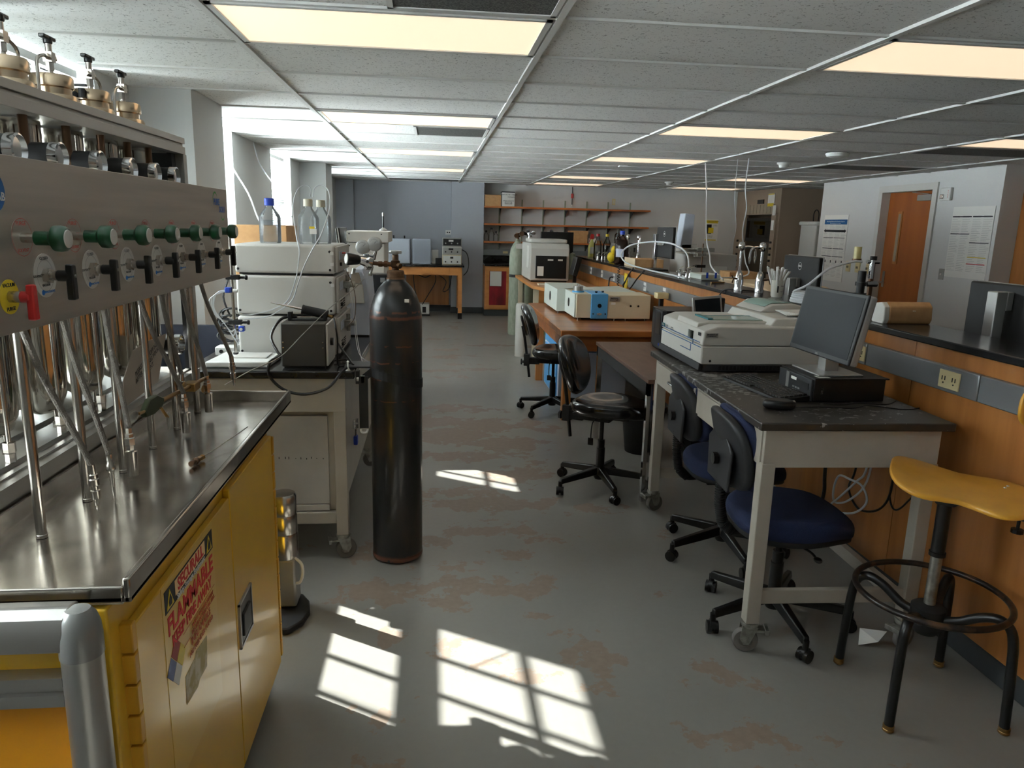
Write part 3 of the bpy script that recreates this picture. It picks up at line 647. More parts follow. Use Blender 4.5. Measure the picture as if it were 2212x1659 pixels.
P(t, 'title_band', MB().box(5.639, 5.6415, 9.82, 10.41, 1.70, 1.765), M_inkblue, label='blue title band')
P(t, 'title_lettering', MB().text('Data Storage Devices and Fire Prevention Equipment', (5.6385, 10.115, 1.74), (0, -1, 0), (0, 0, 1), .022).text('Important Safety Information For Your Computers', (5.6385, 10.115, 1.715), (0, -1, 0), (0, 0, 1), .014), M_paper)
P(t, 'arrow', MB().prism([(9.82, 1.61), (9.86, 1.585), (9.86, 1.595), (10.37, 1.595), (10.37, 1.585), (10.41, 1.61), (10.37, 1.635), (10.37, 1.625), (9.86, 1.625), (9.86, 1.635)], 5.639, 5.6415, 'x'), M_print)
f = MB()
for k in range(4): f.box(5.639, 5.6415, 9.84 + k * .145, 9.86 + k * .145, 1.165, 1.2)
for z in (1.51, 1.36, 1.25): f.box(5.639, 5.6415, 9.84, 10.12, z, z + .008).box(5.639, 5.6415, 10.14, 10.4, z, z + .008)
for k in range(0, len(f.v), 8):
    g = MB(); g.add(f.v[k:k + 8], [(0, 3, 2, 1), (4, 5, 6, 7), (0, 1, 5, 4), (1, 2, 6, 5), (2, 3, 7, 6), (3, 0, 4, 7)]); P(t, 'section_bar', g, M_print)
t = sheet('large paper timetable chart on the wall right of the door', 7.1, 7.72, 1.14, 1.89, 4)
f = MB().box(5.639, 5.6415, 7.42, 7.71, 1.78, 1.79).box(5.639, 5.6415, 7.12, 7.4, 1.78, 1.79).box(5.639, 5.6415, 7.42, 7.71, 1.6, 1.608).box(5.639, 5.6415, 7.12, 7.4, 1.51, 1.518)
for k in range(0, len(f.v), 8):
    g = MB(); g.add(f.v[k:k + 8], [(0, 3, 2, 1), (4, 5, 6, 7), (0, 1, 5, 4), (1, 2, 6, 5), (2, 3, 7, 6), (3, 0, 4, 7)]); P(t, 'section_bar', g, M_print)
P(t, 'orange_bar', MB().box(5.639, 5.6415, 7.13, 7.4, 1.36, 1.368), M_yelp); P(t, 'red_bar', MB().box(5.639, 5.6415, 7.13, 7.4, 1.29, 1.298), M_inkred)
t = T('fire_alarm', 'white fire alarm strobe on the wall right of the door frame', 'alarm', (5.64, 7.84, 1.96))
P(t, 'housing', MB().box(5.61, 5.65, 7.77, 7.93, 1.96, 2.1), M_whitep, bevel=.008); P(t, 'strobe_lens', MB().box(5.595, 5.612, 7.86, 7.92, 1.98, 2.03), M_chrome, bevel=.006)
P(t, 'lettering', MB().text('F\nI\nR\nE', (5.608, 7.80, 2.03), (0, -1, 0), (0, 0, 1), .022), M_inkred)
t = T('wall_switch', 'grey light switch on the wall right of the door', 'switch', (5.645, 7.77, 1.1))
P(t, 'plate', MB().box(5.64, 5.65, 7.73, 7.81, 1.1, 1.22), M_silver, bevel=.002); P(t, 'toggle', MB().box(5.63, 5.64, 7.76, 7.775, 1.15, 1.17), M_whitep)
for y, w, l in ((9.66, .09, 'ivory round-edged wall box left of the outlets by the door'), (9.43, .1, 'ivory double outlet on the wall left of the door'), (9.2, .05, 'narrow ivory outlet beside the door frame')):
    t = T('wall_outlet', l, 'outlet', (5.64, y, 1.08), 0, 'ivory wall plates left of the door')
    P(t, 'plate', MB().box(5.63, 5.65, y - w / 2, y + w / 2, 1.07, 1.21), M_ivory, bevel=.004); P(t, 'socket', MB().box(5.626, 5.631, y - .015, y - .005, 1.12, 1.15).box(5.626, 5.631, y + .01, y + .02, 1.12, 1.15), M_print)
t = T('open_cupboard', 'wooden open cabinet with a grey bin at the right edge beyond the door wall', 'cabinet', (6.2, 6.9, 1.0))
P(t, 'side_panel', MB().box(5.87, 5.91, 6.7, 7.04, .9, 2.15), M_wood, smooth=0); P(t, 'back', MB().box(5.91, 6.9, 7.02, 7.04, .9, 2.15), M_wooddk, smooth=0); P(t, 'shelf', MB().box(5.91, 6.9, 6.7, 7.02, 1.4, 1.43), M_wood); P(t, 'shelf', MB().box(5.91, 6.9, 6.7, 7.02, .9, .93), M_wood); P(t, 'side_panel', MB().box(6.9, 6.94, 6.7, 7.04, .9, 2.15), M_wood, smooth=0); P(t, 'shelf', MB().box(5.87, 6.94, 6.7, 7.04, 2.15, 2.18), M_wood)
one('storage_bin', 'dark grey bin inside the wooden cabinet at the right edge', 'bin', MB().box(5.95, 6.3, 6.72, 7.0, .93, 1.33), M_shell, bevel=.02)

# ================================================================ ISLAND
t = T('island_bench', 'long oak-panelled lab island with metal service strip along its left face', 'lab island', (2.15, 5, 0))
ys = [-.6, .4, 1.6, 2.855, 4.1, 5.35, 6.6, 7.85, 9.1, 10.3]
for a, b2 in zip(ys, ys[1:]): P(t, 'side_panel', MB().box(2.01, 2.03, a + .0015, b2 - .0015, .1, 1.15), M_wood, smooth=0)
P(t, 'core', MB().box(2.03, 2.26, -.6, 10.29, .1, 1.15), M_wood, smooth=0)
P(t, 'plinth', MB().box(2.022, 2.24, -.6, 10.28, 0, .1), M_base, smooth=0)
f = MB()
for a, b2 in ((-.6, 2.44), (2.445, 3.16), (3.165, 5.3), (5.305, 7.7), (7.705, 10.2)): f.box(1.985, 2.01, a, b2, .985, 1.085)
rw = P(t, 'service_strip', f, M_race, bevel=.004)
def outlet(parent, x, y, z, m, plug=False, w=.115, h=.07, horiz=True):
    p = P(parent, 'outlet', MB().box(x - .006, x, y - w / 2, y + w / 2, z - h / 2, z + h / 2), m, bevel=.002)
    f = MB()
    for s in (-1, 1):
        for q in (-.008, .008): f.box(x - .008, x - .0055, y + s * w / 4 + q - .0015, y + s * w / 4 + q + .0015, z - .004, z + .012)
        f.cyl((x - .0055, y + s * w / 4, z - .014), (x - .008, y + s * w / 4, z - .014), .003, n=8)
    P(p, 'socket', f, M_print, smooth=0)
for y in (2.594, 3.223): outlet(rw, 1.985, y, 1.035, M_ivory)
for y in (5.021, 6.222, 6.826, 7.476, 8.057, 8.66, 9.3): outlet(rw, 1.985, y, 1.04, M_whitep, w=.08, h=.08)
outlet(t, 2.01, 5.165, .93, M_whitep, w=.07, h=.11); outlet(t, 2.01, 6.913, .9, M_whitep, w=.07, h=.11); outlet(t, 2.01, 3.0, .72, M_whitep, w=.07, h=.11)
one('island_shelf_top', 'raised glossy black worktop running along the oak island', 'worktop', MB().box(1.98, 2.28, -.6, 10.35, 1.15, 1.18), M_epoxy, bevel=.005)
t = T('lower_bench', 'lower black-topped bench on the far side of the island', 'bench', (2.7, 5, 0))
P(t, 'bench_top', MB().box(2.262, 3.1, -.6, 10.3, .88, .91), M_epoxy, bevel=.004); P(t, 'cupboards', MB().box(2.262, 3.0, -.58, 10.28, .1, .88), M_wood, smooth=0); P(t, 'plinth', MB().box(2.262, 2.95, -.58, 10.28, 0, .1), M_base, smooth=0)
# far table along island
t = T('instrument_table', 'orange wood table holding the box instrument beside the island', 'table', (1.55, 9.3, 0))
P(t, 'table_top', MB().prism([(1.16, 8.75), (1.3, 8.3), (1.97, 8.3), (1.97, 10.6), (1.16, 10.6)], .84, .88, 'z'), M_desk, bevel=.004)
for x, y in ((1.2, 8.85), (1.36, 8.36), (1.88, 8.36), (1.2, 10.5), (1.88, 10.5)): P(t, 'leg', MB().box(x, x + .06, y, y + .06, 0, .84), M_beige, smooth=0)
one('waste_bin', 'dark red bin under the orange wood table', 'bin', MB().box(1.5, 1.84, 9.2, 9.6, 0, .6), M_red, bevel=.02)
t = T('elemental_analyser', 'large beige box instrument with black side door on the orange table', 'instrument', (1.5, 9.6, .88))
P(t, 'housing', MB().prism([(9.3, .9), (10.2, .9), (10.2, 1.36), (9.35, 1.36), (9.3, 1.3)], 1.2, 1.70, 'x'), M_inst, bevel=.015)
P(t, 'upper_housing', MB().box(1.24, 1.72, 9.6, 10.15, 1.36, 1.41), M_inst, bevel=.015)
p = P(t, 'door_panel', MB().box(1.27, 1.66, 9.27, 9.3, .93, 1.21), M_black, bevel=.004)
P(p, 'label_plate', MB().box(1.42, 1.49, 9.266, 9.27, 1.15, 1.17).box(1.55, 1.61, 9.266, 9.27, 1.15, 1.17), M_paper); P(p, 'sticker', MB().box(1.29, 1.37, 9.266, 9.27, .96, 1.08), M_paper)
P(t, 'foot', MB().box(1.22, 1.68, 9.33, 10.15, .88, .9), M_black)
P(t, 'side_paper', MB().box(1.193, 1.198, 9.4, 9.6, 1.05, 1.33), M_paper)
one('wall_screen', 'black flat screen behind the beige box instrument', 'screen', MB().box(1.47, 1.93, 10.3, 10.36, 1.12, 1.50).box(1.65, 1.75, 10.3, 10.4, .88, 1.12), M_black, bevel=.004)
one('round_bottle', 'grey-green rounded gas bottle behind the black speaker', 'bottle', MB().lathe([(0, 0), (.045, 0), (.045, .3), (.035, .34), (.0, .36)], (1.85, 9.9, .88)), M_sage)
one('keyboard', 'small cream keypad on the corner of the orange table', 'keyboard', MB().box(1.24, 1.42, 8.75, 8.9, .882, .9), M_capw, bevel=.003)
t = T('speaker_screen', 'black tilted screen at the right end of the orange table', 'screen', (1.7, 8.8, .88))
P(t, 'panel', MB().box(1.66, 1.72, 8.7, 8.95, 1.0, 1.22, Matrix.Rotation(.25, 3, 'Y')), M_black, bevel=.005); P(t, 'stand', MB().bar((1.68, 8.8, .88), (1.68, 8.8, 1.02), .04).box(1.62, 1.76, 8.72, 8.9, .88, .895), M_black)
one('keyboard', 'black keyboard in front of the tilted black screen', 'keyboard', MB().box(1.45, 1.64, 8.5, 8.9, .882, .9), M_black, bevel=.003)
def valve_head(t, x, y, z, s=1, m=M_brass):
    P(t, 'valve', MB().cyl((x, y, z), (x, y, z + .06 * s), .014 * s).cyl((x - .03 * s, y, z + .035 * s), (x + .03 * s, y, z + .035 * s), .01 * s).cyl((x, y, z + .06 * s), (x, y, z + .075 * s), .03 * s), m)
# sage gas cylinder with regulator
t = T('gas_cylinder', 'sage green gas cylinder with bronze regulator beside the red-curtained cabinet', 'gas cylinder', (1.2, 10.75, 0))
P(t, 'cylinder_body', MB().lathe([(0, 0), (.11, 0), (.116, .02), (.116, 1.15), (.10, 1.24), (.06, 1.32), (.035, 1.35), (.035, 1.38)], (1.2, 10.75, 0), n=28), mat('sage_cylinder', (168, 176, 158), .5, noise=(30, (1, 1, .3), (150, 160, 142), .4, .6)))
valve_head(t, 1.2, 10.75, 1.38, 1.2, M_bronze)
P(t, 'gauge', MB().cyl((1.25, 10.72, 1.46), (1.25, 10.68, 1.46), .035), M_bronze); P(t, 'gauge', MB().cyl((1.17, 10.72, 1.43), (1.17, 10.68, 1.43), .03), M_bronze)
P(t, 'strap', MB().lathe([(.118, .84), (.12, .84), (.12, .88), (.118, .88)], (1.2, 10.75, 0)), M_black); P(t, 'label_sheet', MB().box(1.16, 1.28, 10.62, 10.626, 1.25, 1.32), M_paper)
for i, (x, y, l) in enumerate(((1.42, 10.55, 'chrome regulator with black knob behind the beige box instrument'), (1.72, 10.2, 'cluster of chrome regulator gauges above the beige box instrument'))):
    t = T('gas_cylinder', l, 'gas cylinder', (x, y + .6, 0), 0, 'gas cylinders behind the orange table')
    X, Y = x, y + .62
    P(t, 'cylinder_body', MB().lathe([(0, 0), (.1, 0), (.1, 1.15), (.05, 1.32), (.03, 1.38)], (X, Y, 0)), M_sage); valve_head(t, X, Y, 1.38, 1.2, M_chrome)
    P(t, 'gauge', MB().cyl((X + .06, Y - .03, 1.47), (X + .05, Y - .06, 1.47), .03).cyl((X - .03, Y - .03, 1.5), (X - .03, Y - .06, 1.5), .028), M_chrome); P(t, 'knob', MB().cyl((X - .05, Y - .05, 1.45), (X - .12, Y - .1, 1.47), .022, .03), M_black)
one('bin_pole', 'pale grey waste drum standing behind the first black chair', 'drum', MB().lathe([(0, 0), (.07, 0), (.07, .62), (.06, .65), (0, .66)], (1.06, 8.9, 0)), M_inst)

# things on the island top
def faucet(x, y, label, spout):
    t = T('lab_faucet', label, 'faucet', (x, y, 1.18), 0, 'chrome gooseneck faucets on the island top')
    P(t, 'base', MB().lathe([(0, 0), (.03, 0), (.03, .02), (.027, .03), (.03, .07), (.022, .12), (.012, .14)], (0, 0, 0)), M_chrome, world=False)
    P(t, 'column', MB().cyl((0, 0, .13), (0, 0, .29), .0095), M_chrome, world=False)
    P(t, 'head', MB().lathe([(0, .27), (.012, .27), (.022, .285), (.022, .31), (.016, .325), (0, .33)], (0, 0, 0)), M_chrome, world=False)
    P(t, 'spout', MB().tube([(0, 0, .29), (spout * .045, -.01, .295), (spout * .08, -.02, .285), (spout * .09, -.02, .25), (spout * .09, -.02, .23)], .008), M_chrome, world=False)
    P(t, 'nozzle', MB().lathe([(0, .19), (.004, .19), (.01, .215), (.01, .235)], (spout * .09, -.02, 0)), M_chrome, world=False)
    P(t, 'lever', MB().tube([(0, 0, .08), (-.045 * spout, -.03, .09), (-.06 * spout, -.035, .06)], .005).tube([(0, 0, .08), (-.05 * spout, -.03, .09), (-.065 * spout, -.03, .11)], .004), M_bronze, world=False)
faucet(2.03, 4.78, 'left chrome faucet of the near pair on the island top', 1)
faucet(2.13, 4.68, 'right chrome faucet of the near pair, beside the glove beaker', -1)
faucet(2.20, 8.37, 'left chrome faucet of the far pair by the brown bottle', -.1)
faucet(2.245, 8.08, 'right chrome faucet of the far pair by the cardboard tray', .1)
t = T('beaker', 'plastic beaker stuffed with white glove fingers by the near faucets', 'beaker', (2.13, 4.42, 1.18))
P(t, 'cup', MB().lathe([(0, 0), (.03, 0), (.036, .01), (.042, .1), (.045, .105), (.041, .105), (.035, .012), (0, .01)], (0, 0, 0), n=28), mat('frosted_plastic', (226, 224, 214), .3), world=False)
for k in range(11):
    a = 2 * PI * k / 11 + .2; r = .02 + .014 * (k % 2)
    P(t, 'finger', MB().tube([(r * math.cos(a) * .8, r * math.sin(a) * .8, .05), (r * 1.4 * math.cos(a), r * 1.4 * math.sin(a), .12), (r * 2.0 * math.cos(a), r * 2.0 * math.sin(a), .155 + .01 * (k % 3)), (r * 2.05 * math.cos(a), r * 2.05 * math.sin(a), .163 + .01 * (k % 3))], lambda q: .0095 if q < .93 else .007, n=8), M_whitep, world=False)
P(t, 'graduation', MB().box(-.018, -.010, -.0415, -.038, .03, .07).box(.004, .02, -.0425, -.038, .035, .037).box(.004, .02, -.0435, -.038, .07, .072), M_print, world=False)
t = T('power_supply', 'small cream box with blue clips on the island top', 'electronics', (2.15, 5.75, 1.18))
P(t, 'case', MB().box(2.1, 2.26, 5.68, 5.95, 1.19, 1.235), M_mint, bevel=.006); P(t, 'foot', MB().box(2.11, 2.25, 5.7, 5.93, 1.18, 1.19), M_silver)
P(t, 'clip', MB().box(2.14, 2.155, 5.672, 5.68, 1.205, 1.25), M_cap); P(t, 'clip', MB().box(2.21, 2.225, 5.672, 5.68, 1.205, 1.25), M_cap); P(t, 'marking', MB().box(2.165, 2.2, 5.676, 5.68, 1.2, 1.225), M_beige)
one('metal_rod', 'short brass-coloured bar lying on the island top', 'bar', MB().cyl((2.1, 5.46, 1.187), (2.22, 5.5, 1.187), .006), M_brass)
def dell(label, loc, yaw, w, h, zc, tilt=0, neck=True, stand_dir=1, face_back=True, nm='computer_monitor'):
    """screen looks along local -Y; back faces +Y"""
    t = T(nm, label, 'monitor', loc, yaw)
    R = Matrix.Rotation(tilt, 3, 'X'); pv = (0, 0, zc)
    P(t, 'rear_shell', MB().box(-w / 2, w / 2, -.012, .02, zc - h / 2, zc + h / 2, R, pv), M_blackm, world=False, bevel=.008)
    P(t, 'bezel', MB().box(-w / 2 - .003, w / 2 + .003, -.018, -.01, zc - h / 2 - .003, zc + h / 2 + .003, R, pv), M_silver if face_back else M_black, world=False, bevel=.003)
    P(t, 'screen', MB().box(-w / 2 + .015, w / 2 - .015, -.0195, -.017, zc - h / 2 + .02, zc + h / 2 - .015, R, pv), M_screen, world=False, smooth=0)
    if face_back:
        lg = MB(); cc = Vector((0, 0.021, zc + h * .28))
        n = 32
        for k in range(n):
            a, b2 = 2 * PI * k / n, 2 * PI * (k + 1) / n
            lg.add([(math.cos(a) * .026, cc.y, cc.z + math.sin(a) * .026), (math.cos(b2) * .026, cc.y, cc.z + math.sin(b2) * .026), (math.cos(b2) * .023, cc.y, cc.z + math.sin(b2) * .023), (math.cos(a) * .023, cc.y, cc.z + math.sin(a) * .023)], [(0, 1, 2, 3)])
        lg.text('DELL', cc, (-1, 0, 0), (0, 0, 1), .018, bold=True)
        P(t, 'logo', lg, M_whitep, world=False, smooth=0)
    return t
t = dell('dark monitor seen from behind on its chrome stand on the island top', (2.21, 6.99, 1.18), PI / 2, .5, .29, .27)
P(t, 'stand', MB().box(.19, .27, .02, .05, .01, .35).box(-.02, .2, .02, .035, .24, .27), M_chrome, world=False, bevel=.004)
P(t, 'foot', MB().box(.05, .34, -.06, .13, 0, .012), M_black, world=False, bevel=.004)
t = dell('dark monitor seen from behind with its stand, right of the glove beaker', (2.53, 4.9, .91), PI / 2, .49, .31, .355)
P(t, 'stand', MB().box(-.03, .03, .05, .1, .02, .36).box(-.03, .03, .02, .05, .3, .36), M_silver, world=False, bevel=.004)
P(t, 'foot', MB().box(-.12, .12, -.08, .12, 0, .015), M_silver, world=False, bevel=.004)
t = dell('black monitor seen from behind, cut by the right edge above the island', (2.5, 2.96, .91), PI / 2, .49, .3, .32)
P(t, 'stand', MB().box(-.03, .03, .05, .1, .02, .44).box(-.03, .03, .02, .05, .36, .44), M_silver, world=False, bevel=.004)
P(t, 'foot', MB().box(-.12, .12, -.08, .12, 0, .015), M_silver, world=False, bevel=.004)
t = T('reagent_bottle', 'large brown glass bottle with blue cap and white label on the island top', 'bottle', (2.08, 8.17, 1.18))
P(t, 'glass_body', MB().lathe([(0, 0), (.072, 0), (.078, .01), (.078, .2), (.065, .26), (.03, .3), (.022, .31), (.022, .335)], (0, 0, 0), n=32), M_amber, world=False)
P(t, 'cap', MB().lathe([(.028, .325), (.028, .36), (.024, .365), (0, .365)], (0, 0, 0)), M_cap, world=False)
P(t, 'handle', MB().tube([(-.03, 0, .3), (-.05, 0, .3), (-.055, 0, .27), (-.04, 0, .255)], .007), M_amber, world=False)
lb = MB()
for k in range(8):
    a, b2 = -2.7 + .15 * k, -2.7 + .15 * (k + 1); r = .0788
    lb.add([(r * math.cos(a), r * math.sin(a), .08), (r * math.cos(b2), r * math.sin(b2), .08), (r * math.cos(b2), r * math.sin(b2), .17), (r * math.cos(a), r * math.sin(a), .17)], [(0, 1, 2, 3)])
P(t, 'label_sheet', lb, mat('pale_blue_label', (196, 202, 222), .7), world=False)
t = T('spray_bottle', 'yellow liquid spray bottle with red trigger at the far end of the island', 'bottle', (2.16, 10.15, 1.18))
P(t, 'body', MB().lathe([(0, 0), (.05, 0), (.05, .14), (.03, .19), (.018, .21), (.018, .235)], (0, 0, 0)), mat('yellow_cleaner', (214, 210, 120), .3), world=False)
P(t, 'trigger', MB().box(-.02, .025, -.015, .015, .235, .27).prism([(-.03, .27), (.03, .27), (.02, .3), (-.01, .31)], -.012, .012, 'y').bar((-.02, 0, .26), (-.035, 0, .2), .01), M_redp, world=False)
P(t, 'label_sheet', MB().box(-.03, .02, -.053, -.049, .04, .13), M_paper, world=False)
one('squeeze_bottle', 'yellow plastic squeeze bottle left of the brown bottle', 'bottle', MB().ell((2.07, 8.6, 1.24), .05, .05, .06).ell((2.09, 8.57, 1.32), .035, .035, .05), M_yelp)
for i, (x, y, capm, l) in enumerate(((2.2, 9.4, M_yelp, 'clear wash bottle with yellow cap behind the far faucets'), (2.26, 9.1, M_black, 'clear bottle with black curved pump top behind the far faucets'), (2.1, 9.5, M_redp, 'clear bottle with red cap left of the yellow-capped bottle'))):
    t = bottle(l, x, y, 1.18, .05, .3, 'c', capm, M_film)
    if i == 1: P(t, 'spout', MB().tube([(0, 0, .3), (0, 0, .36), (.03, 0, .38), (.05, 0, .36)], .007), M_black, world=False)
t = T('cardboard_tray', 'long shallow cardboard tray on the island top', 'tray', (2.15, 7.45, 1.18))
P(t, 'tray_body', MB().box(2.06, 2.36, 7.5, 7.9, 1.18, 1.265), M_card, bevel=.003); P(t, 'rim', MB().box(2.052, 2.06, 7.49, 7.91, 1.182, 1.272), M_beigecard)
t = T('grinder_box', 'speckled grey metal box behind the cardboard tray', 'instrument', (2.3, 8.9, 1.18))
P(t, 'housing', MB().prism([(2.12, 1.2), (2.42, 1.2), (2.42, 1.36), (2.38, 1.39), (2.15, 1.39)], 8.7, 9.0, 'y'), M_galv, bevel=.008)
P(t, 'latch', MB().box(2.36, 2.38, 8.69, 8.7, 1.3, 1.35), M_black); P(t, 'foot', MB().box(2.14, 2.17, 8.7, 9.0, 1.18, 1.2).box(2.37, 2.4, 8.7, 9.0, 1.18, 1.2), M_black)
P(t, 'lid', MB().ell((2.22, 8.85, 1.39), .05, .05, .02).ell((2.34, 8.85, 1.39), .06, .05, .015), M_black)
# gas cock clusters
def cocks(x, y, l):
    t = T('gas_cock', l, 'gas tap', (x, y, 1.18), 0, 'clusters of chrome gas cocks on the island top')
    for k, (dx, dy) in enumerate(((0, 0), (.05, -.03), (.1, .02))):
        P(t, 'turret', MB().lathe([(0, 0), (.017, 0), (.013, .02), (.011, .06), (.014, .075), (0, .08)], (dx, dy, 0)), M_chrome, world=False)
        P(t, 'nozzle', MB().cyl((dx, dy, .05), (dx - .035, dy - .02, .055), .006, .004), M_chrome, world=False)
        P(t, 'lever', MB().bar((dx, dy, .085), (dx + .03, dy, .095), .006), M_capw, world=False)
cocks(2.05, 6.05, 'chrome gas cocks with white hose beside the monitor on the island top')
cocks(2.04, 9.2, 'chrome gas cocks left of the brown bottle at the far end')
f = MB().tube([(2.05, 5.98, 1.2), (2.03, 5.85, 1.19), (2.02, 6.15, 1.195), (2.02, 6.88, 1.195), (2.0, 7.6, 1.22), (1.99, 7.83, 1.30), (2.02, 7.6, 1.40), (2.05, 6.94, 1.455), (2.08, 6.37, 1.45), (2.12, 6.12, 1.38), (2.13, 6.06, 1.26)], .0075)
one('white_hose', 'white hose looping over the island from the gas cocks', 'hose', f, M_tube)
f = MB()
for k in range(5):
    r = .1 - .004 * k; f.tube([(2.12 + r * .7 * math.cos(a), 4.04 + r * math.sin(a), 1.192 + .012 * k) for a in [2 * PI * q / 14 for q in range(14)]], .0075, closed=True, sm=3)
f.tube([(2.05, 4.04, 1.25), (2.06, 3.9, 1.3), (2.14, 3.85, 1.39), (2.28, 3.86, 1.43), (2.33, 3.86, 1.43)], .007)
one('tubing_coil', 'coil of white tubing on the island top behind the computer screen', 'tubing', f, M_tube)
t = T('vacuum_fitting', 'black and chrome vacuum valve assembly standing right of the computer screen', 'valve assembly', (2.36, 3.86, .91))
P(t, 'black_valve', MB().cyl((2.34, 3.86, 1.2), (2.34, 3.86, 1.38), .022).cyl((2.34, 3.86, 1.3), (2.34, 3.86, 1.32), .03).cyl((2.34, 3.86, 1.24), (2.34, 3.86, 1.26), .032), M_black)
P(t, 'chrome_valve', MB().cyl((2.39, 3.86, 1.34), (2.39, 3.86, 1.44), .014).cyl((2.36, 3.86, 1.43), (2.43, 3.86, 1.43), .01).cyl((2.37, 3.86, 1.31), (2.43, 3.86, 1.31), .016), M_chrome)
P(t, 'post', MB().cyl((2.42, 3.9, .91), (2.42, 3.9, 1.42), .013), M_bronze); P(t, 'cap', MB().cyl((2.42, 3.9, 1.42), (2.42, 3.9, 1.46), .018), M_blackm); P(t, 'stem', MB().cyl((2.34, 3.86, .91), (2.34, 3.86, 1.2), .012), M_chrome)
P(t, 'filter_cup', MB().cyl((2.31, 3.88, 1.44), (2.31, 3.88, 1.51), .02), mat('amber_cup', (196, 184, 128), .3)); P(t, 'filter_base', MB().cyl((2.31, 3.88, 1.43), (2.31, 3.88, 1.445), .024), M_bronze)
t = T('paper_bundle', 'brown wrapped paper towel bundle on the island top right of the screen', 'paper towels', (2.15, 3.2, 1.18))
pr_ = [(-.05, 0), (.03, 0), (.05, .02), (.052, .06), (.03, .09), (-.03, .1), (-.055, .08), (-.06, .02)]
P(t, 'wrapper', MB().prism([(3.2 + a, 1.18 + b2) for a, b2 in pr_], 2.06, 2.27, 'x'), M_card, bevel=.006)
P(t, 'towel_end', MB().prism([(3.2 + a * .98, 1.18 + b2 * .98) for a, b2 in pr_], 2.035, 2.061, 'x'), M_paper, bevel=.004)
P(t, 'tear_mark', MB().box(2.17, 2.182, 3.136, 3.142, 1.24, 1.243), M_capw)
# GC on the lower bench, boxes, ring stand
t = T('gas_chromatograph', 'grey analyser with tall white autosampler tower on the far bench', 'instrument', (2.75, 7.4, .91))
P(t, 'oven_housing', MB().box(2.52, 3.06, 7.3, 7.8, .92, 1.34), M_instd, bevel=.01); P(t, 'tower', MB().prism([(2.44, 1.39), (2.56, 1.39), (2.57, 1.725), (2.47, 1.735)], 7.25, 7.42, 'y'), M_instb, bevel=.008)
P(t, 'tower_base', MB().box(2.45, 2.62, 7.25, 7.45, 1.36, 1.44), M_whitep, bevel=.01); P(t, 'sample_tray', MB().lathe([(0, 1.385), (.11, 1.385), (.11, 1.395), (0, 1.395)], (2.62, 7.3, 0)), M_whitep); P(t, 'injector', MB().box(2.6, 2.72, 7.25, 7.4, 1.31, 1.36), M_whitep, bevel=.004)
P(t, 'top_parts', MB().box(2.66, 2.82, 7.3, 7.5, 1.36, 1.40), M_silver, bevel=.004); P(t, 'side_door', MB().box(2.82, 2.96, 7.285, 7.3, .98, 1.22), M_inst, bevel=.006); P(t, 'port', MB().cyl((2.87, 7.285, 1.12), (2.87, 7.28, 1.12), .015), M_black); P(t, 'foot', MB().box(2.53, 3.05, 7.31, 7.79, .91, .92), M_black)
t = T('ring_stand', 'metal ring stand with clamps beside the monitor on the far bench', 'stand', (2.37, 6.4, .91))
P(t, 'base_plate', MB().box(2.3, 2.46, 6.35, 6.55, .91, .92), M_blackm); P(t, 'rod', MB().cyl((2.38, 6.45, .92), (2.38, 6.45, 1.46), .006), M_bronze)
for z in (1.26, 1.36, 1.41): P(t, 'clamp', MB().box(2.33, 2.41, 6.43, 6.47, z - .012, z + .012).cyl((2.3, 6.45, z), (2.33, 6.45, z), .006), M_black if z < 1.3 else M_galv)
one('cardboard_sheets', 'pile of pale wrapping board on the far bench behind the faucets', 'packing board', MB().prism([(5.2, .91), (5.2, 1.12), (5.5, 1.17), (6.2, 1.17), (6.5, 1.14), (6.5, .91)], 2.5, 3.05, 'x'), M_beigecard, bevel=.01)
f = MB()
for k in range(6): f.box(2.36 + .004 * k, 2.5, 5.5, 5.85, 1.1 + .008 * k, 1.104 + .008 * k)
f.box(2.37, 2.5, 5.5, 5.85, .91, 1.1)
one('paper_pile', 'stack of white papers next to the small cream box', 'papers', f, M_paper, smooth=0)
one('cardboard_box', 'open brown box behind the wrapping board near the fume hood', 'box', MB().box(2.75, 3.05, 6.7, 6.95, .91, 1.2), M_card, bevel=.003)
# cords on the island face and from the ceiling
def cord(label, pts, r=.004, m=M_black, nm='power_cord', cat='cord'):
    return one(nm, label, cat, MB().tube(pts, r), m)
cord('black cord drooping from the far outlets of the island', [(1.97, 8.06, 1.04), (1.92, 8.0, 1.03), (1.9, 7.95, .9), (1.9, 7.9, .75)], .008)
cord('black cord from the top of the island down to the yellow-tagged outlet', [(1.99, 7.3, 1.19), (1.96, 7.35, 1.12), (1.93, 7.4, 1.02), (1.93, 7.46, 1.0), (1.96, 7.48, 1.04)], .007)
cord('long black cord looping from the island top below the service strip', [(1.99, 6.9, 1.19), (1.95, 7.0, 1.1), (1.93, 7.2, .98), (1.93, 7.42, .96), (1.95, 7.47, 1.03)], .007)
f = MB(); pts = []
for k in range(60): pts.append((1.955 + .012 * math.cos(k * 1.3), 7.75 + .02 * math.sin(k * 1.3), 1.2 - .35 * k / 60))
f.tube(pts, .004, sm=2, n=6); one('coiled_cord', 'black coiled cord hanging over the island edge', 'cord', f, M_black)
one('warning_tag', 'small yellow tag on the island service strip', 'tag', MB().box(1.968, 1.976, 7.44, 7.56, .97, 1.12), M_yelp)
cord('black cord plugged in beside the small grey screen', [(1.972, 5.02, 1.03), (1.93, 5.03, 1.03), (1.965, 4.95, .95), (1.97, 4.9, .8)], .008)
cord('thin grey cord lying over the near island edge', [(2.15, 4.75, 1.186), (2.05, 4.8, 1.187), (1.975, 4.88, 1.18), (1.96, 4.95, 1.1), (1.96, 4.97, 1.0)], .005, M_shell)
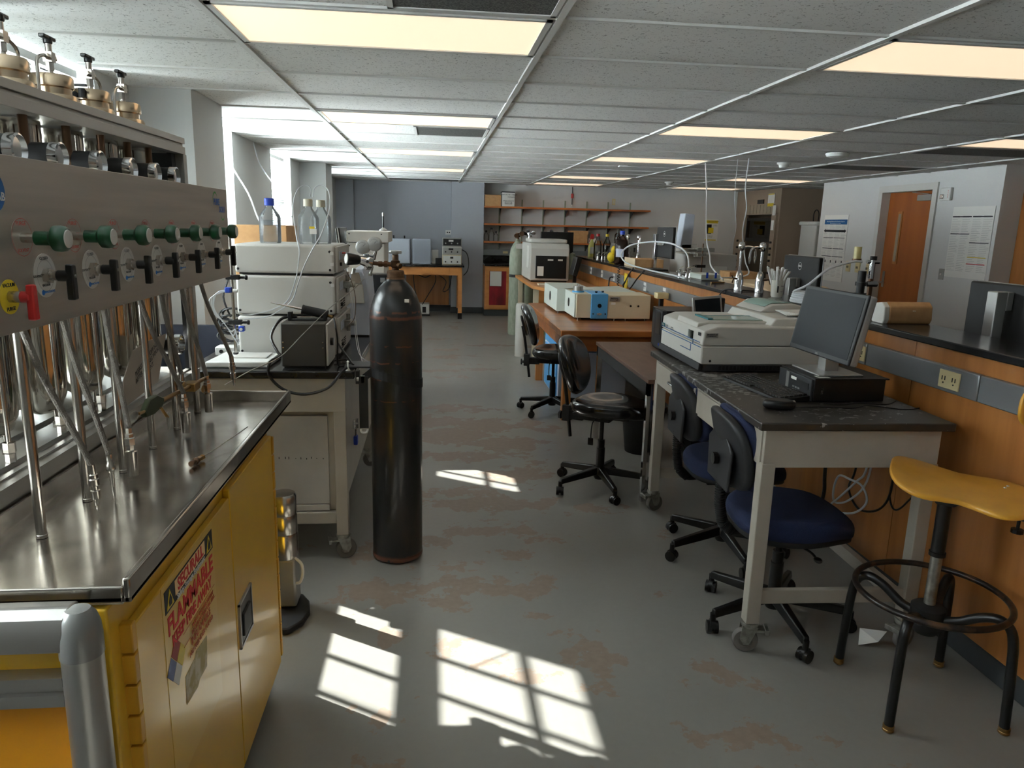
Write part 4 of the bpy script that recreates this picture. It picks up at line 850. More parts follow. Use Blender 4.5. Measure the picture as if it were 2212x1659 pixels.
cord('white cord hanging from the ceiling left of the pair, reaching the monitor', [(2.87, 7.9, 2.27), (2.83, 7.7, 2.0), (2.7, 7.3, 1.75), (2.5, 6.7, 1.5), (2.35, 6.2, 1.38), (2.3, 6.0, 1.28), (2.25, 5.6, 1.2)], .006, M_tube, 'ceiling_cord')
cord('thicker white cord of the pair hanging from the ceiling', [(3.05, 7.2, 2.27), (3.04, 7.2, 2.0), (3.07, 7.2, 1.8), (3.03, 7.15, 1.6), (2.9, 6.8, 1.45), (2.85, 6.6, 1.3), (2.75, 6.3, 1.2), (2.28, 5.8, 1.2)], .006, M_tube, 'ceiling_cord')
cord('thin dark cord of the pair hanging from the ceiling', [(2.98, 7.3, 2.27), (2.98, 7.3, 1.9), (3.0, 7.25, 1.6), (2.95, 7.25, 1.35)], .003, M_tube, 'ceiling_cord')

# ================================================================ WOOD TABLE with fluorimeter
t = T('wooden_table', 'worn brown wooden table carrying the cream and blue spectrometer', 'table', (1.48, 6.8, 0))
P(t, 'table_top', MB().box(1.01, 1.96, 5.76, 7.86, .715, .765), M_woodtop, bevel=.006)
P(t, 'apron', MB().box(1.06, 1.9, 5.83, 5.86, .585, .715).box(1.06, 1.09, 5.86, 7.75, .585, .715).box(1.87, 1.9, 5.86, 7.75, .585, .715), M_wooddk, smooth=0)
for x, y in ((1.055, 5.84), (1.83, 5.84), (1.055, 7.44), (1.83, 7.44)): P(t, 'leg', MB().box(x, x + .07, y, y + .07, 0, .64), M_wood, bevel=.003)
t = T('fluorimeter', 'cream and blue spectrometer with round port on the wooden table', 'spectrometer', (1.5, 6.6, .765))
for b2 in ((1.25, 1.38, 6.4, 7.0, .79, 1.0), (1.53, 1.92, 6.4, 6.75, .785, .995)): P(t, 'housing', MB().box(*b2), M_beige, bevel=.004)
P(t, 'end_cover', MB().box(1.235, 1.25, 6.42, 6.98, .79, 1.0), M_mint, bevel=.003)
P(t, 'monochromator_box', MB().box(1.155, 1.5, 6.9, 7.7, .79, 1.0), M_mint, bevel=.004)
P(t, 'monochromator_box', MB().prism([(1.5, 6.75), (1.9, 6.75), (1.9, 7.5), (1.5, 7.3)], .79, .99, 'z'), M_mint, bevel=.004)
sc = P(t, 'sample_chamber', MB().box(1.38, 1.53, 6.39, 6.75, .785, 1.003), M_ltblue, bevel=.004)
P(sc, 'port', MB().cyl((1.455, 6.39, .90), (1.455, 6.385, .90), .018), M_black); P(sc, 'port_fitting', MB().box(1.435, 1.475, 6.375, 6.39, .82, .835).cyl((1.455, 6.38, .828), (1.455, 6.37, .828), .012), M_silver)
P(sc, 'screw', MB().cyl((1.4, 6.39, .828), (1.4, 6.383, .828), .006).cyl((1.51, 6.39, .828), (1.51, 6.383, .828), .006), M_black)
P(t, 'turret', MB().lathe([(0, 1.0), (.055, 1.0), (.055, 1.012), (.045, 1.014)], (1.30, 6.6, 0), n=28), M_ltblue); P(t, 'turret_cap', MB().lathe([(.045, 1.012), (.045, 1.055), (0, 1.057)], (1.30, 6.6, 0), n=28), M_alu)
P(t, 'turret_pin', MB().cyl((1.29, 6.6, 1.05), (1.29, 6.6, 1.075), .004).cyl((1.305, 6.59, 1.05), (1.305, 6.59, 1.07), .004), M_chrome)
P(t, 'knob', MB().cyl((1.445, 6.5, 1.0), (1.445, 6.5, 1.018), .008, .013), M_black); P(t, 'knob', MB().cyl((1.515, 6.55, 1.0), (1.515, 6.55, 1.018), .008, .013), M_black)
pl = P(t, 'name_plate', MB().box(1.545, 1.635, 6.392, 6.398, .94, .98), M_silver, bevel=.001); P(pl, 'lettering', MB().text('Fluorolog', (1.588, 6.391, .965), (1, 0, 0), (0, 0, 1), .017, bold=True).text('spex', (1.61, 6.391, .949), (1, 0, 0), (0, 0, 1), .009, bold=True), M_print)
P(t, 'sticker', MB().box(1.56, 1.6, 6.395, 6.4, .91, .93), M_paper); P(t, 'cover_panel', MB().box(1.54, 1.64, 6.398, 6.4, .8, .99), M_beige)
P(t, 'port', MB().cyl((1.74, 6.4, .9), (1.74, 6.397, .9), .009).cyl((1.81, 6.4, .9), (1.81, 6.397, .9), .009), M_black)
P(t, 'side_window', MB().cyl((1.236, 6.7, .9), (1.232, 6.7, .9), .04), M_black); P(t, 'side_window', MB().cyl((1.156, 7.3, .9), (1.152, 7.3, .9), .045), M_black)
for x, y in ((1.27, 6.42), (1.6, 6.42), (1.88, 6.42), (1.7, 6.42), (1.18, 6.95), (1.18, 7.6)): P(t, 'foot', MB().cyl((x, y, .765), (x, y, .79), .006), M_silver)
P(t, 'base_rail', MB().box(1.3, 1.9, 6.43, 6.7, .775, .786), M_black)
t = T('storage_cabinet', 'blue and pale grey box cabinet under the wooden table', 'cabinet', (1.3, 6.6, 0))
P(t, 'body', MB().box(1.12, 1.75, 6.45, 7.3, .02, .46), M_instb, bevel=.006); P(t, 'upper_box', MB().box(1.12, 1.5, 6.5, 7.3, .462, .57), M_ltblue, bevel=.006); P(t, 'side_cover', MB().box(1.105, 1.12, 6.5, 7.2, .05, .45), M_ltblue); P(t, 'foot', MB().box(1.14, 1.72, 6.48, 7.2, 0, .02), M_black)
t = T('microscope_camera', 'small tan camera head on a black mount at the end of the spectrometer', 'camera', (1.97, 6.3, .765))
P(t, 'head', MB().box(1.87, 1.97, 6.05, 6.15, 1.0, 1.05), M_ivory, bevel=.005); P(t, 'mount', MB().cyl((1.92, 6.1, .767), (1.92, 6.1, 1.0), .022), M_black)
# brown desk
t = T('computer_desk', 'brown laminate desk with chrome leg between the two tables', 'desk', (1.6, 4.65, 0))
P(t, 'desk_top', MB().box(1.21, 1.95, 3.98, 5.37, .715, .74), M_brown, bevel=.003); P(t, 'apron', MB().box(1.215, 1.235, 4.0, 5.35, .64, .714).box(1.235, 1.93, 5.33, 5.35, .64, .714), M_shell, smooth=0)
for x, y in ((1.215, 5.31), (1.90, 5.31), (1.215, 4.0), (1.90, 4.0)): P(t, 'leg', MB().box(x, x + .035, y, y + .035, 0, .715), M_chrome, smooth=0)
P(t, 'back_panel', MB().box(1.9, 1.91, 4.05, 5.3, .3, .7), M_instb, smooth=0)
t = T('tower_computer', 'black tower computer on the brown desk', 'computer', (1.75, 5.1, .74))
P(t, 'case', MB().box(1.61, 1.95, 4.98, 5.3, .742, 1.02), M_black, bevel=.005); fp = P(t, 'front_bezel', MB().box(1.58, 1.61, 4.98, 5.16, .742, 1.02), M_shell, bevel=.006)
P(fp, 'drive_bay', MB().box(1.577, 1.58, 5.0, 5.1, .85, 1.0), M_black); P(fp, 'sticker', MB().box(1.577, 1.58, 5.0, 5.02, .77, .79), M_cap)
one('keyboard', 'black keyboard on the brown desk', 'keyboard', MB().box(1.64, 1.78, 4.45, 4.8, .742, .757), M_blackm, bevel=.003)
one('computer_mouse', 'black mouse on the brown desk', 'mouse', MB().ell((1.5, 4.5, .748), .055, .032, .028), M_black)
one('green_carton', 'green and white glove box on the brown desk', 'box', MB().box(1.36, 1.46, 3.99, 4.08, .742, .83), M_green, bevel=.002)
one('folded_card', 'small folded white card on the brown desk', 'card', MB().prism([(1.62, .742), (1.68, .742), (1.65, .82)], 4.25, 4.32, 'y'), M_paper)
t = T('computer_monitor', 'small grey-framed screen behind the black tower computer', 'monitor', (1.83, 4.75, .74))
P(t, 'frame', MB().box(1.70, 1.90, 4.70, 4.73, .99, 1.15, Matrix.Rotation(-.15, 3, 'X') @ Matrix.Rotation(-.1, 3, 'Y')), M_silver, bevel=.004); P(t, 'screen', MB().box(1.715, 1.885, 4.694, 4.70, 1.01, 1.135, Matrix.Rotation(-.15, 3, 'X') @ Matrix.Rotation(-.1, 3, 'Y')), M_screen)
P(t, 'rear_shell', MB().box(1.73, 1.93, 4.73, 4.78, 1.0, 1.14), M_black, bevel=.01); P(t, 'stand', MB().box(1.79, 1.83, 4.74, 4.78, .742, 1.0).box(1.74, 1.9, 4.7, 4.82, .742, .752), M_black)
t = T('waste_basket', 'black lined waste basket under the brown desk', 'waste basket', (1.5, 4.95, 0))
P(t, 'basket', MB().lathe([(0, 0), (.12, 0), (.16, .34), (.155, .34), (.115, .01), (0, .01)], (1.5, 5.0, 0)), M_blackm); P(t, 'liner', MB().lathe([(.15, .3), (.165, .345), (.17, .31)], (1.5, 5.0, 0), n=30), M_black)
f = MB(); rn = random.Random(3)
for k in range(9):
    x = 1.68 + .02 * k; f.tube([(x, 4.6 + rn.random() * .4, .7), (x + .03, 4.5 + rn.random() * .4, .45), (x - .05, 4.4 + rn.random() * .4, .25), (x + .1 * rn.random(), 4.4 + rn.random() * .5, .06)], .005, n=6)
f.box(1.72, 1.84, 4.6, 4.8, .05, .2)
one('cable_tangle', 'tangle of black cables under the brown desk', 'cables', f, M_black, kind='stuff')

# ================================================================ caster helper
def caster(parent, x, y, top, rz=0., r=.048, brake=True):
    """swivel caster: plate, fork, wheel, brake pedal; wheel rests on the floor"""
    def W_(p): v = rz_(rz) @ Vector(p); return Vector((x + v.x, y + v.y, v.z))
    def tr(mb): mb.v = [W_(v) for v in mb.v]; return mb
    f = MB().lathe([(0, top), (.032, top), (.034, top - .008), (.03, top - .02), (0, top - .02)])
    for s in (-1, 1): f.prism([(-.03, top - .015), (.03, top - .015), (.035, r * 1.2), (.02, r * .7), (0, r * .7)], s * .02 - .0015, s * .02 + .0015, 'y')
    c = P(parent, 'caster', tr(f), M_galv)
    P(c, 'wheel', tr(MB().lathe([(0, -.012), (r * .5, -.012), (r * .55, -.015), (r * .92, -.015), (r, -.009), (r, .009), (r * .92, .015), (r * .55, .015), (r * .5, .012), (0, .012)], (.012, 0, r), (0, 1, 0), 28)), M_rubber)
    P(c, 'hub', tr(MB().cyl((.012, -.022, r), (.012, .022, r), .012)), M_galv)
    if brake: P(c, 'brake', tr(MB().box(-.055, .0, -.022, .022, top - .035, top - .025).box(-.07, -.055, -.03, .03, top - .04, top - .02)), M_galv, bevel=.002)
    return c

# ================================================================ GREY BENCH TABLE (left)
t = T('mobile_lab_table', 'grey metal lab table with black top on casters under the white instrument stack', 'lab table', (-.72, 4.0, 0))
P(t, 'table_top', MB().box(-1.1, -.355, 3.29, 4.79, .885, .92), M_epoxy, bevel=.006)
P(t, 'apron', MB().box(-1.07, -.40, 3.31, 3.33, .728, .884), M_grey, bevel=.002)
P(t, 'apron', MB().box(-.42, -.40, 3.33, 4.74, .74, .884), M_grey, smooth=0)
for x, y in ((-.455, 3.315), (-1.07, 3.315), (-.455, 4.685), (-1.07, 4.685)):
    P(t, 'leg', MB().box(x, x + .055, y, y + .055, .125, .73), M_grey, bevel=.003)
    caster(t, x + .027, y + .027, .125, rz=(.25 if x > -1 else 1.2))
P(t, 'stretcher', MB().box(-1.015, -.456, 3.325, 3.36, .18, .235), M_grey, bevel=.002)
P(t, 'stretcher', MB().box(-1.015, -.456, 4.69, 4.72, .18, .235), M_grey, bevel=.002)
ca = P(t, 'cupboard', MB().box(-1.04, -.458, 3.365, 4.68, .235, .715), M_grey, smooth=0)
P(ca, 'end_panel', MB().box(-1.04, -.488, 3.35, 3.365, .27, .70), M_greyd, bevel=.002)
f = MB(); rn = random.Random(5)
for k in range(9):
    x = -.72 + .025 * k + rn.random() * .01; f.box(x, x + .003, 3.348, 3.3505, .49 + rn.random() * .004, .496 + rn.random() * .008)
P(ca, 'scratch', f, M_dark, smooth=0)
P(ca, 'bottom_rail', MB().box(-1.04, -.488, 3.34, 3.37, .24, .268), M_greyd, bevel=.002)
fr = P(t, 'side_cupboard', MB().box(-.458, -.405, 3.375, 4.68, .30, .74), M_grey, bevel=.002)
P(fr, 'hasp', MB().box(-.405, -.398, 3.62, 3.66, .56, .60).cyl((-.40, 3.64, .585), (-.38, 3.64, .585), .008).cyl((-.385, 3.64, .56), (-.385, 3.64, .61), .007), M_chrome)
t = T('padlock', 'small blue padlock hanging on the side of the grey lab table', 'padlock', (-.39, 3.64, .48))
P(t, 'body', MB().box(-.402, -.382, 3.62, 3.66, .475, .52), M_cap, bevel=.004); P(t, 'shackle', MB().tube([(-.392, 3.628, .52), (-.392, 3.628, .55), (-.392, 3.64, .56), (-.392, 3.652, .55), (-.392, 3.652, .52)], .0035), M_chrome)

# HPLC stack
zz = [(.922, 1.118), (1.122, 1.315), (1.32, 1.462)]
for i, (z0, z1) in enumerate(zz):
    t = T('chromatography_module', ['bottom pale grey module of the instrument stack on the grey table', 'middle pale grey pump module of the instrument stack', 'top pale grey module of the instrument stack under the glass bottles'][i], 'instrument module', (-.71, 3.9, z0), 0, 'stacked pale grey instrument modules')
    P(t, 'case', MB().box(-.945, -.478, 3.66, 4.15, z0 + .006, z1), M_inst, bevel=.012, seg=3)
    P(t, 'foot', MB().box(-.93, -.49, 3.68, 4.13, z0 - .002, z0 + .008), M_black)
    fp = P(t, 'front_panel', MB().box(-.477, -.462, 3.67, 4.14, z0 + .012, z1 - .006), M_instd, bevel=.004)
    P(fp, 'display', MB().box(-.461, -.458, 3.70, 3.82, z1 - .07, z1 - .03), M_instb)
    P(fp, 'knob', MB().cyl((-.462, 3.74, z0 + .05), (-.452, 3.74, z0 + .05), .009), M_black)
    if i < 2:
        f = MB()
        for a in range(2):
            for k in range(4): f.box(-.4615, -.4595, 3.72 + a * .1, 3.79 + a * .1, z0 + .03 + .012 * k, z0 + .034 + .012 * k, Matrix.Rotation(.0, 3, 'X'))
        P(fp, 'vent_slots', f, M_dark, smooth=0)
        P(fp, 'pump_head', MB().box(-.46, -.43, 3.85, 3.93, z0 + .12, z0 + .155).cyl((-.43, 3.89, z0 + .137), (-.405, 3.89, z0 + .137), .014).cyl((-.445, 3.89, z0 + .155), (-.445, 3.89, z0 + .185), .01).cyl((-.445, 3.89, z0 + .095), (-.445, 3.89, z0 + .12), .01), M_galv, bevel=.002)
    else:
        P(fp, 'indicator', MB().cyl((-.462, 3.8, z1 - .04), (-.44, 3.8, z1 - .04), .004), M_redp)
        P(fp, 'fitting', MB().cyl((-.462, 3.9, z0 + .06), (-.43, 3.9, z0 + .06), .008).cyl((-.43, 3.9, z0 + .06), (-.42, 3.9, z0 + .06), .013), M_bronze)
    f = MB()
    for (x, z) in ((-.5, z0 + .025), (-.5, z1 - .03), (-.93, z0 + .025)): f.lathe([(.0, 0), (.006, .0), (.006, -.002), (0, -.004)], (x, 3.659, z), (0, 1, 0), 12)
    P(t, 'screw', f, M_black)
    P(t, 'clip_plate', MB().box(-.498, -.482, 3.655, 3.66, z1 - .045, z1 - .03).box(-.498, -.482, 3.655, 3.66, z0 + .045, z0 + .06) if i == 2 else MB().box(-.498, -.482, 3.655, 3.66, z1 - .05, z1 - .035), M_whitep)
t = bottle('clear glass bottle with blue cap, half full, on the instrument stack', -.813, 3.85, 1.462, .052, .2, 'c', M_cap, liquid=.56, caph=.03)
t = bottle('front clear bottle with ivory cap and yellow label on the instrument stack', -.62, 3.82, 1.462, .05, .2, 'c', M_capw, caph=.03)
P(t, 'label_sheet', MB().box(.012, .045, -.0505, -.049, .05, .075), M_paper, world=False); P(t, 'yellow_label', MB().box(.01, .036, -.051, -.0495, .075, .086), M_yelp, world=False)
t = bottle('rear clear bottle with ivory cap beside the front ivory-capped one', -.575, 3.93, 1.462, .05, .2, 'c', M_capw, caph=.03)
def tubing(label, pts, r=.0018, m=M_tube, nm='plastic_tube'): return one(nm, label, 'tubing', MB().tube(pts, r, n=6), m)
tubing('thin tube looping left from the ivory-capped bottles down the stack face', [(-.61, 3.82, 1.69), (-.605, 3.82, 1.73), (-.63, 3.82, 1.745), (-.665, 3.8, 1.72), (-.68, 3.75, 1.64), (-.66, 3.7, 1.5), (-.64, 3.65, 1.44), (-.645, 3.645, 1.38), (-.66, 3.64, 1.3), (-.70, 3.64, 1.2), (-.76, 3.63, 1.16), (-.82, 3.62, 1.14), (-.9, 3.6, 1.13), (-.935, 3.58, 1.15)], .003)
tubing('thin tube looping right from the ivory-capped bottles down the stack face', [(-.60, 3.85, 1.69), (-.59, 3.85, 1.735), (-.555, 3.85, 1.75), (-.52, 3.83, 1.72), (-.51, 3.78, 1.64), (-.54, 3.7, 1.52), (-.58, 3.65, 1.44), (-.62, 3.645, 1.36), (-.65, 3.64, 1.28), (-.68, 3.64, 1.2), (-.74, 3.63, 1.15), (-.80, 3.62, 1.12), (-.9, 3.6, 1.11)], .003)
tubing('fine steel line from the regulator down to the steel tray', [(-.31, 3.36, 1.33), (-.36, 3.33, 1.28), (-.46, 3.3, 1.20), (-.56, 3.25, 1.10), (-.66, 3.2, 1.0), (-.76, 3.1, .96), (-.84, 3.0, .92)], .0022, M_galv, 'steel_line')
tubing('thin white tubing running from the stack to behind the gas cylinder', [(-.44, 3.9, 1.06), (-.41, 3.85, 1.2), (-.40, 3.8, 1.1), (-.38, 3.7, 1.0), (-.34, 3.5, .93), (-.31, 3.45, .92)], .0016)
tubing('second thin white tubing beside the stack front', [(-.44, 3.9, 1.25), (-.41, 3.8, 1.15), (-.40, 3.8, 1.0), (-.36, 3.6, .94), (-.3, 3.5, .92)], .0016)
tubing('dark thin line curving down from the regulator knob', [(-.41, 3.5, 1.36), (-.38, 3.5, 1.3), (-.365, 3.5, 1.22), (-.375, 3.52, 1.13), (-.42, 3.6, 1.08)], .0016, M_bronze)
one('cardboard_box', 'brown cardboard box behind the blue-capped bottle', 'box', MB().box(-1.08, -.80, 4.2, 4.5, 1.2, 1.545).box(-1.08, -.8, 4.2, 4.5, .92, 1.199), M_card, bevel=.004)

# stirrer stand with rod, clamps, white base
t = T('titration_stand', 'white plastic stand base with steel rod and clamps on the grey table', 'stand', (-.86, 3.5, .92))
P(t, 'base_plate', MB().prism([(-1.02, 3.36), (-.745, 3.36), (-.735, 3.6), (-1.0, 3.64)], .921, .948, 'z'), M_whitep, bevel=.006); P(t, 'recess_plate', MB().box(-.92, -.77, 3.45, 3.58, .948, .954), M_inst, bevel=.002)
P(t, 'rod', MB().cyl((-.935, 3.56, .94), (-.935, 3.56, 1.52), .0075), M_steel); P(t, 'rod_collar', MB().cyl((-.935, 3.56, .948), (-.935, 3.56, .956), .013), M_blackm)
for z, mm in ((1.31, M_blackm), (1.1, M_blackm)): P(t, 'clamp', MB().box(-.96, -.90, 3.545, 3.575, z - .01, z + .012).cyl((-.90, 3.56, z), (-.87, 3.56, z), .006).cyl((-.875, 3.56, z), (-.865, 3.56, z), .011), mm, bevel=.002)
P(t, 'electrode_holder', MB().box(-.962, -.938, 3.53, 3.56, 1.24, 1.265), M_cap, bevel=.003); P(t, 'electrode_holder', MB().box(-.91, -.885, 3.53, 3.56, 1.06, 1.085), M_cap, bevel=.003)
P(t, 'electrode_cap', MB().cyl((-.925, 3.53, 1.252), (-.905, 3.53, 1.25), .008), M_whitep); P(t, 'electrode_cap', MB().cyl((-.897, 3.527, 1.072), (-.897, 3.52, 1.072), .007), M_whitep)
f = MB()
for k in range(14):
    rn = random.Random(k); a = rn.random() * 6; r = .05 + .02 * rn.random(); cx, cz = -1.0 + .02 * rn.random(), 1.01 + .035 * (k % 4)
    f.tube([(cx + r * math.cos(b2 + a), 3.75 + .02 * math.sin(b2 * 2), cz + .03 * math.sin(b2 + a)) for b2 in [2 * PI * q / 10 for q in range(10)]], .0045, closed=True, sm=3, n=6)
f.tube([(-1.0, 3.75, 1.1), (-1.03, 3.75, 1.2), (-1.0, 3.75, 1.3), (-1.02, 3.72, 1.36)], .005).tube([(-.98, 3.75, 1.1), (-.99, 3.75, 1.25), (-.98, 3.73, 1.4)], .006)
one('cable_bundle', 'coiled grey and black cables left of the instrument stack', 'cables', f, M_shell, kind='stuff')
f = MB()
for k in range(4): f.tube([(-.95, 3.55, 1.25), (-1.0 - .012 * k, 3.55, 1.24 - .01 * k), (-1.02, 3.55, 1.17 - .01 * k), (-.98, 3.55, 1.10), (-.95 + .01 * k, 3.55, 1.06 - .02 * k), (-.93, 3.55, 1.07)], .0022, n=6)
one('plastic_tube', 'white tubing loops around the steel rod left of the stack', 'tubing', f, M_tube, kind='stuff')
t = T('foot_switch', 'white rocker switch box behind the stand base', 'switch box', (-.99, 3.72, .92))
P(t, 'body', MB().box(-1.06, -.96, 3.66, 3.74, .921, .965), M_whitep, bevel=.006); P(t, 'button', MB().cyl((-1.03, 3.662, .943), (-1.03, 3.655, .943), .009), M_black)
# black sonicator box with probe
t = T('sonicator', 'dark brown-black power box with metal probe resting on top, on the grey table', 'sonicator', (-.59, 3.4, .92))
P(t, 'case', MB().box(-.685, -.487, 3.36, 3.6, .926, 1.125), mat('dark_bronze_case', (58, 54, 48), .5), bevel=.006)
P(t, 'front_panel', MB().box(-.487, -.478, 3.365, 3.595, .93, 1.12), M_inst, bevel=.002); P(t, 'dial', MB().cyl((-.478, 3.45, 1.03), (-.465, 3.45, 1.03), .018), M_black)
P(t, 'foot', MB().box(-.675, -.495, 3.37, 3.59, .92, .928), M_black)
f = MB()
for x in (-.675, -.5):
    for z in (1.015, 1.04): f.lathe([(0, 0), (.004, 0), (.003, -.003), (0, -.004)], (x, 3.36, z), (0, 1, 0), 10)
P(t, 'screw', f, M_chrome)
P(t, 'cradle', MB().box(-.665, -.5, 3.45, 3.49, 1.126, 1.135).box(-.668, -.65, 3.45, 3.49, 1.126, 1.165).box(-.51, -.495, 3.45, 3.49, 1.126, 1.15), M_shell, bevel=.002)
pb = P(t, 'probe_handle', MB().cyl((-.60, 3.47, 1.175), (-.49, 3.47, 1.152), .0205, n=24).cyl((-.605, 3.47, 1.176), (-.598, 3.47, 1.1745), .022, n=24), M_blackm)
P(pb, 'probe_rod', MB().cyl((-.72, 3.47, 1.2), (-.60, 3.47, 1.176), .004, .0065).cyl((-.745, 3.47, 1.205), (-.72, 3.47, 1.2), .0025), M_chrome); P(pb, 'connector', MB().cyl((-.49, 3.47, 1.148), (-.465, 3.46, 1.143), .007), M_brass)
P(t, 'probe_cable', MB().tube([(-.63, 3.47, 1.142), (-.70, 3.46, 1.13), (-.735, 3.4, 1.06), (-.70, 3.35, 1.0), (-.685, 3.335, .98), (-.72, 3.28, .96), (-.72, 3.27, .9), (-.66, 3.27, .84), (-.57, 3.27, .82), (-.47, 3.27, .85), (-.41, 3.275, .92), (-.39, 3.3, .935)], .0065), M_black)
P(t, 'power_cord', MB().tube([(-.46, 3.45, 1.14), (-.44, 3.4, 1.05), (-.44, 3.4, .93), (-.40, 3.42, .927), (-.385, 3.46, .93), (-.42, 3.52, .93), (-.47, 3.5, .93)], .004).tube([(-.49, 3.7, 1.0), (-.44, 3.6, .96), (-.38, 3.42, .935), (-.37, 3.4, .93)], .005), M_black)
t = T('tripod_clip', 'small white plastic clip on the corner of the grey table', 'clip', (-.385, 3.3, .92))
P(t, 'cone', MB().lathe([(.011, .921), (.003, .935), (.003, .955), (.006, .962), (.0, .968)], (-.385, 3.31, 0)), M_whitep)
# cylinder clamp bracket + strap
t = T('cylinder_bracket', 'black clamp bracket fixed to the table edge holding the gas cylinder', 'bracket', (-.32, 3.33, .86))
P(t, 'plate', MB().box(-.41, -.29, 3.36, 3.50, .921, .929), M_shell, bevel=.003); P(t, 'upright', MB().box(-.352, -.335, 3.3, 3.34, .86, .92), M_blackm, bevel=.002)
P(t, 'screw', MB().cyl((-.345, 3.29, .885), (-.32, 3.29, .885), .01).box(-.325, -.31, 3.28, 3.3, .87, .9), M_galv)

# ================================================================ GAS CYLINDER (black, rusty)
CX, CY = -.172, 3.36
m = mat('scuffed_black_cylinder_paint', (24, 25, 27), .32, noise=(9, (1, 1, .35), (62, 46, 36), .52, .74), bump=(60, .08), coat=.3)
nt = m.node_tree; b = nt.nodes['Principled BSDF']; L = nt.links.new
src = b.inputs['Base Color'].links[0].from_socket
tc = nt.nodes.new('ShaderNodeTexCoord'); sx = nt.nodes.new('ShaderNodeSeparateXYZ'); L(tc.outputs['Object'], sx.inputs[0])
nz = N('ShaderNodeTexNoise', Scale=22.0, Detail=5.0); L(tc.outputs['Object'], nz.inputs['Vector'])
acc = None
for z0, wd in ((1.165, .010), (1.04, .005), (.965, .004), (.885, .004), (.79, .003), (.02, .02), (1.19, .006)):
    d = MATH('ABSOLUTE', MATH('SUBTRACT', MATH('ADD', sx.outputs['Z'], MATH('MULTIPLY', MATH('SUBTRACT', nz.outputs['Fac'], .5), .02)), z0))
    q = MATH('MULTIPLY', MATH('SUBTRACT', 1.0, MATH('DIVIDE', d, wd)), 1.6); q = MATH('MAXIMUM', MATH('MINIMUM', q, 1.0), 0.0)
    q = MATH('MULTIPLY', q, MATH('GREATER_THAN', MATH('ADD', nz.outputs['Fac'], .1 if wd > .008 else -.02), .48)); acc = q if acc is None else MATH('MAXIMUM', acc, q)
L(mixc(MATH('MULTIPLY', acc, .8), src, rgb(112, 62, 40)), b.inputs['Base Color'])
t = T('gas_cylinder', 'tall black rust-scuffed gas cylinder standing in the aisle', 'gas cylinder', (CX, CY, 0))
P(t, 'cylinder_body', MB().lathe([(0, .004), (.10, 0), (.114, .008), (.1175, .025), (.1175, 1.155), (.1165, 1.175), (.110, 1.215), (.096, 1.255), (.076, 1.29), (.056, 1.312), (.044, 1.322), (.042, 1.33)], (0, 0, 0), n=56), m, world=False, smooth=50)
P(t, 'neck_ring', MB().lathe([(.042, 1.322), (.041, 1.335), (.038, 1.338), (.0385, 1.36), (.036, 1.368), (.02, 1.37)], (0, 0, 0), n=36), M_rust, world=False)
P(t, 'valve_body', MB().lathe([(.016, 1.365), (.016, 1.38), (.02, 1.385), (.02, 1.41), (.014, 1.415), (.014, 1.435), (.011, 1.44)], (0, 0, 0)).cyl((0, 0, 1.395), (-.075, 0, 1.395), .010).cyl((-.05, 0, 1.395), (-.035, 0, 1.395), .015, n=6).cyl((0, 0, 1.395), (.022, -.02, 1.388), .012), M_bronze, world=False)
f = MB(); prof = [(0, 1.437), (.012, 1.437), (.014, 1.442), (.027, 1.442), (.029, 1.449), (.027, 1.455), (0, 1.456)]; f.lathe(prof, (0, 0, 0), n=24)
P(t, 'handwheel', f, M_silver, world=False)
P(t, 'sticker', MB().box(.043, .063, -.102, -.096, 1.235, 1.25, Matrix.Rotation(-.6, 3, 'X')), M_paper, world=False)
P(t, 'bottom_ring', MB().lathe([(.1178, .01), (.119, .012), (.119, .028), (.1178, .03)], (0, 0, 0), n=48), m, world=False)
t = T('gas_regulator', 'chrome gas regulator with two gauges and black knob on the cylinder valve', 'regulator', (CX - .08, CY, 1.36))
X, Y, Z = CX - .10, CY, 1.395
P(t, 'body', MB().lathe([(0, -.012), (.03, -.012), (.036, -.006), (.036, .012), (.024, .02), (.018, .045), (0, .045)], (X - .015, Y - .01, Z + .01), (-.85, -.35, .15), 28), M_chrome)
P(t, 'inlet', MB().cyl((CX - .06, Y, Z), (X - .01, Y - .005, Z + .005), .009).cyl((CX - .075, Y, Z), (CX - .058, Y, Z), .013, n=6), M_bronze)
kx = Vector((X - .055, Y - .028, Z + .018))
P(t, 'adjusting_knob', MB().lathe([(0, 0), (.018, 0), (.022, .01), (.028, .055), (.026, .06), (0, .06)], kx, (-.88, -.42, .08), 28), M_black); P(t, 'knob_cap', MB().lathe([(.022, .0595), (.02, .0625), (0, .063)], kx, (-.88, -.42, .08), 24), M_paper)
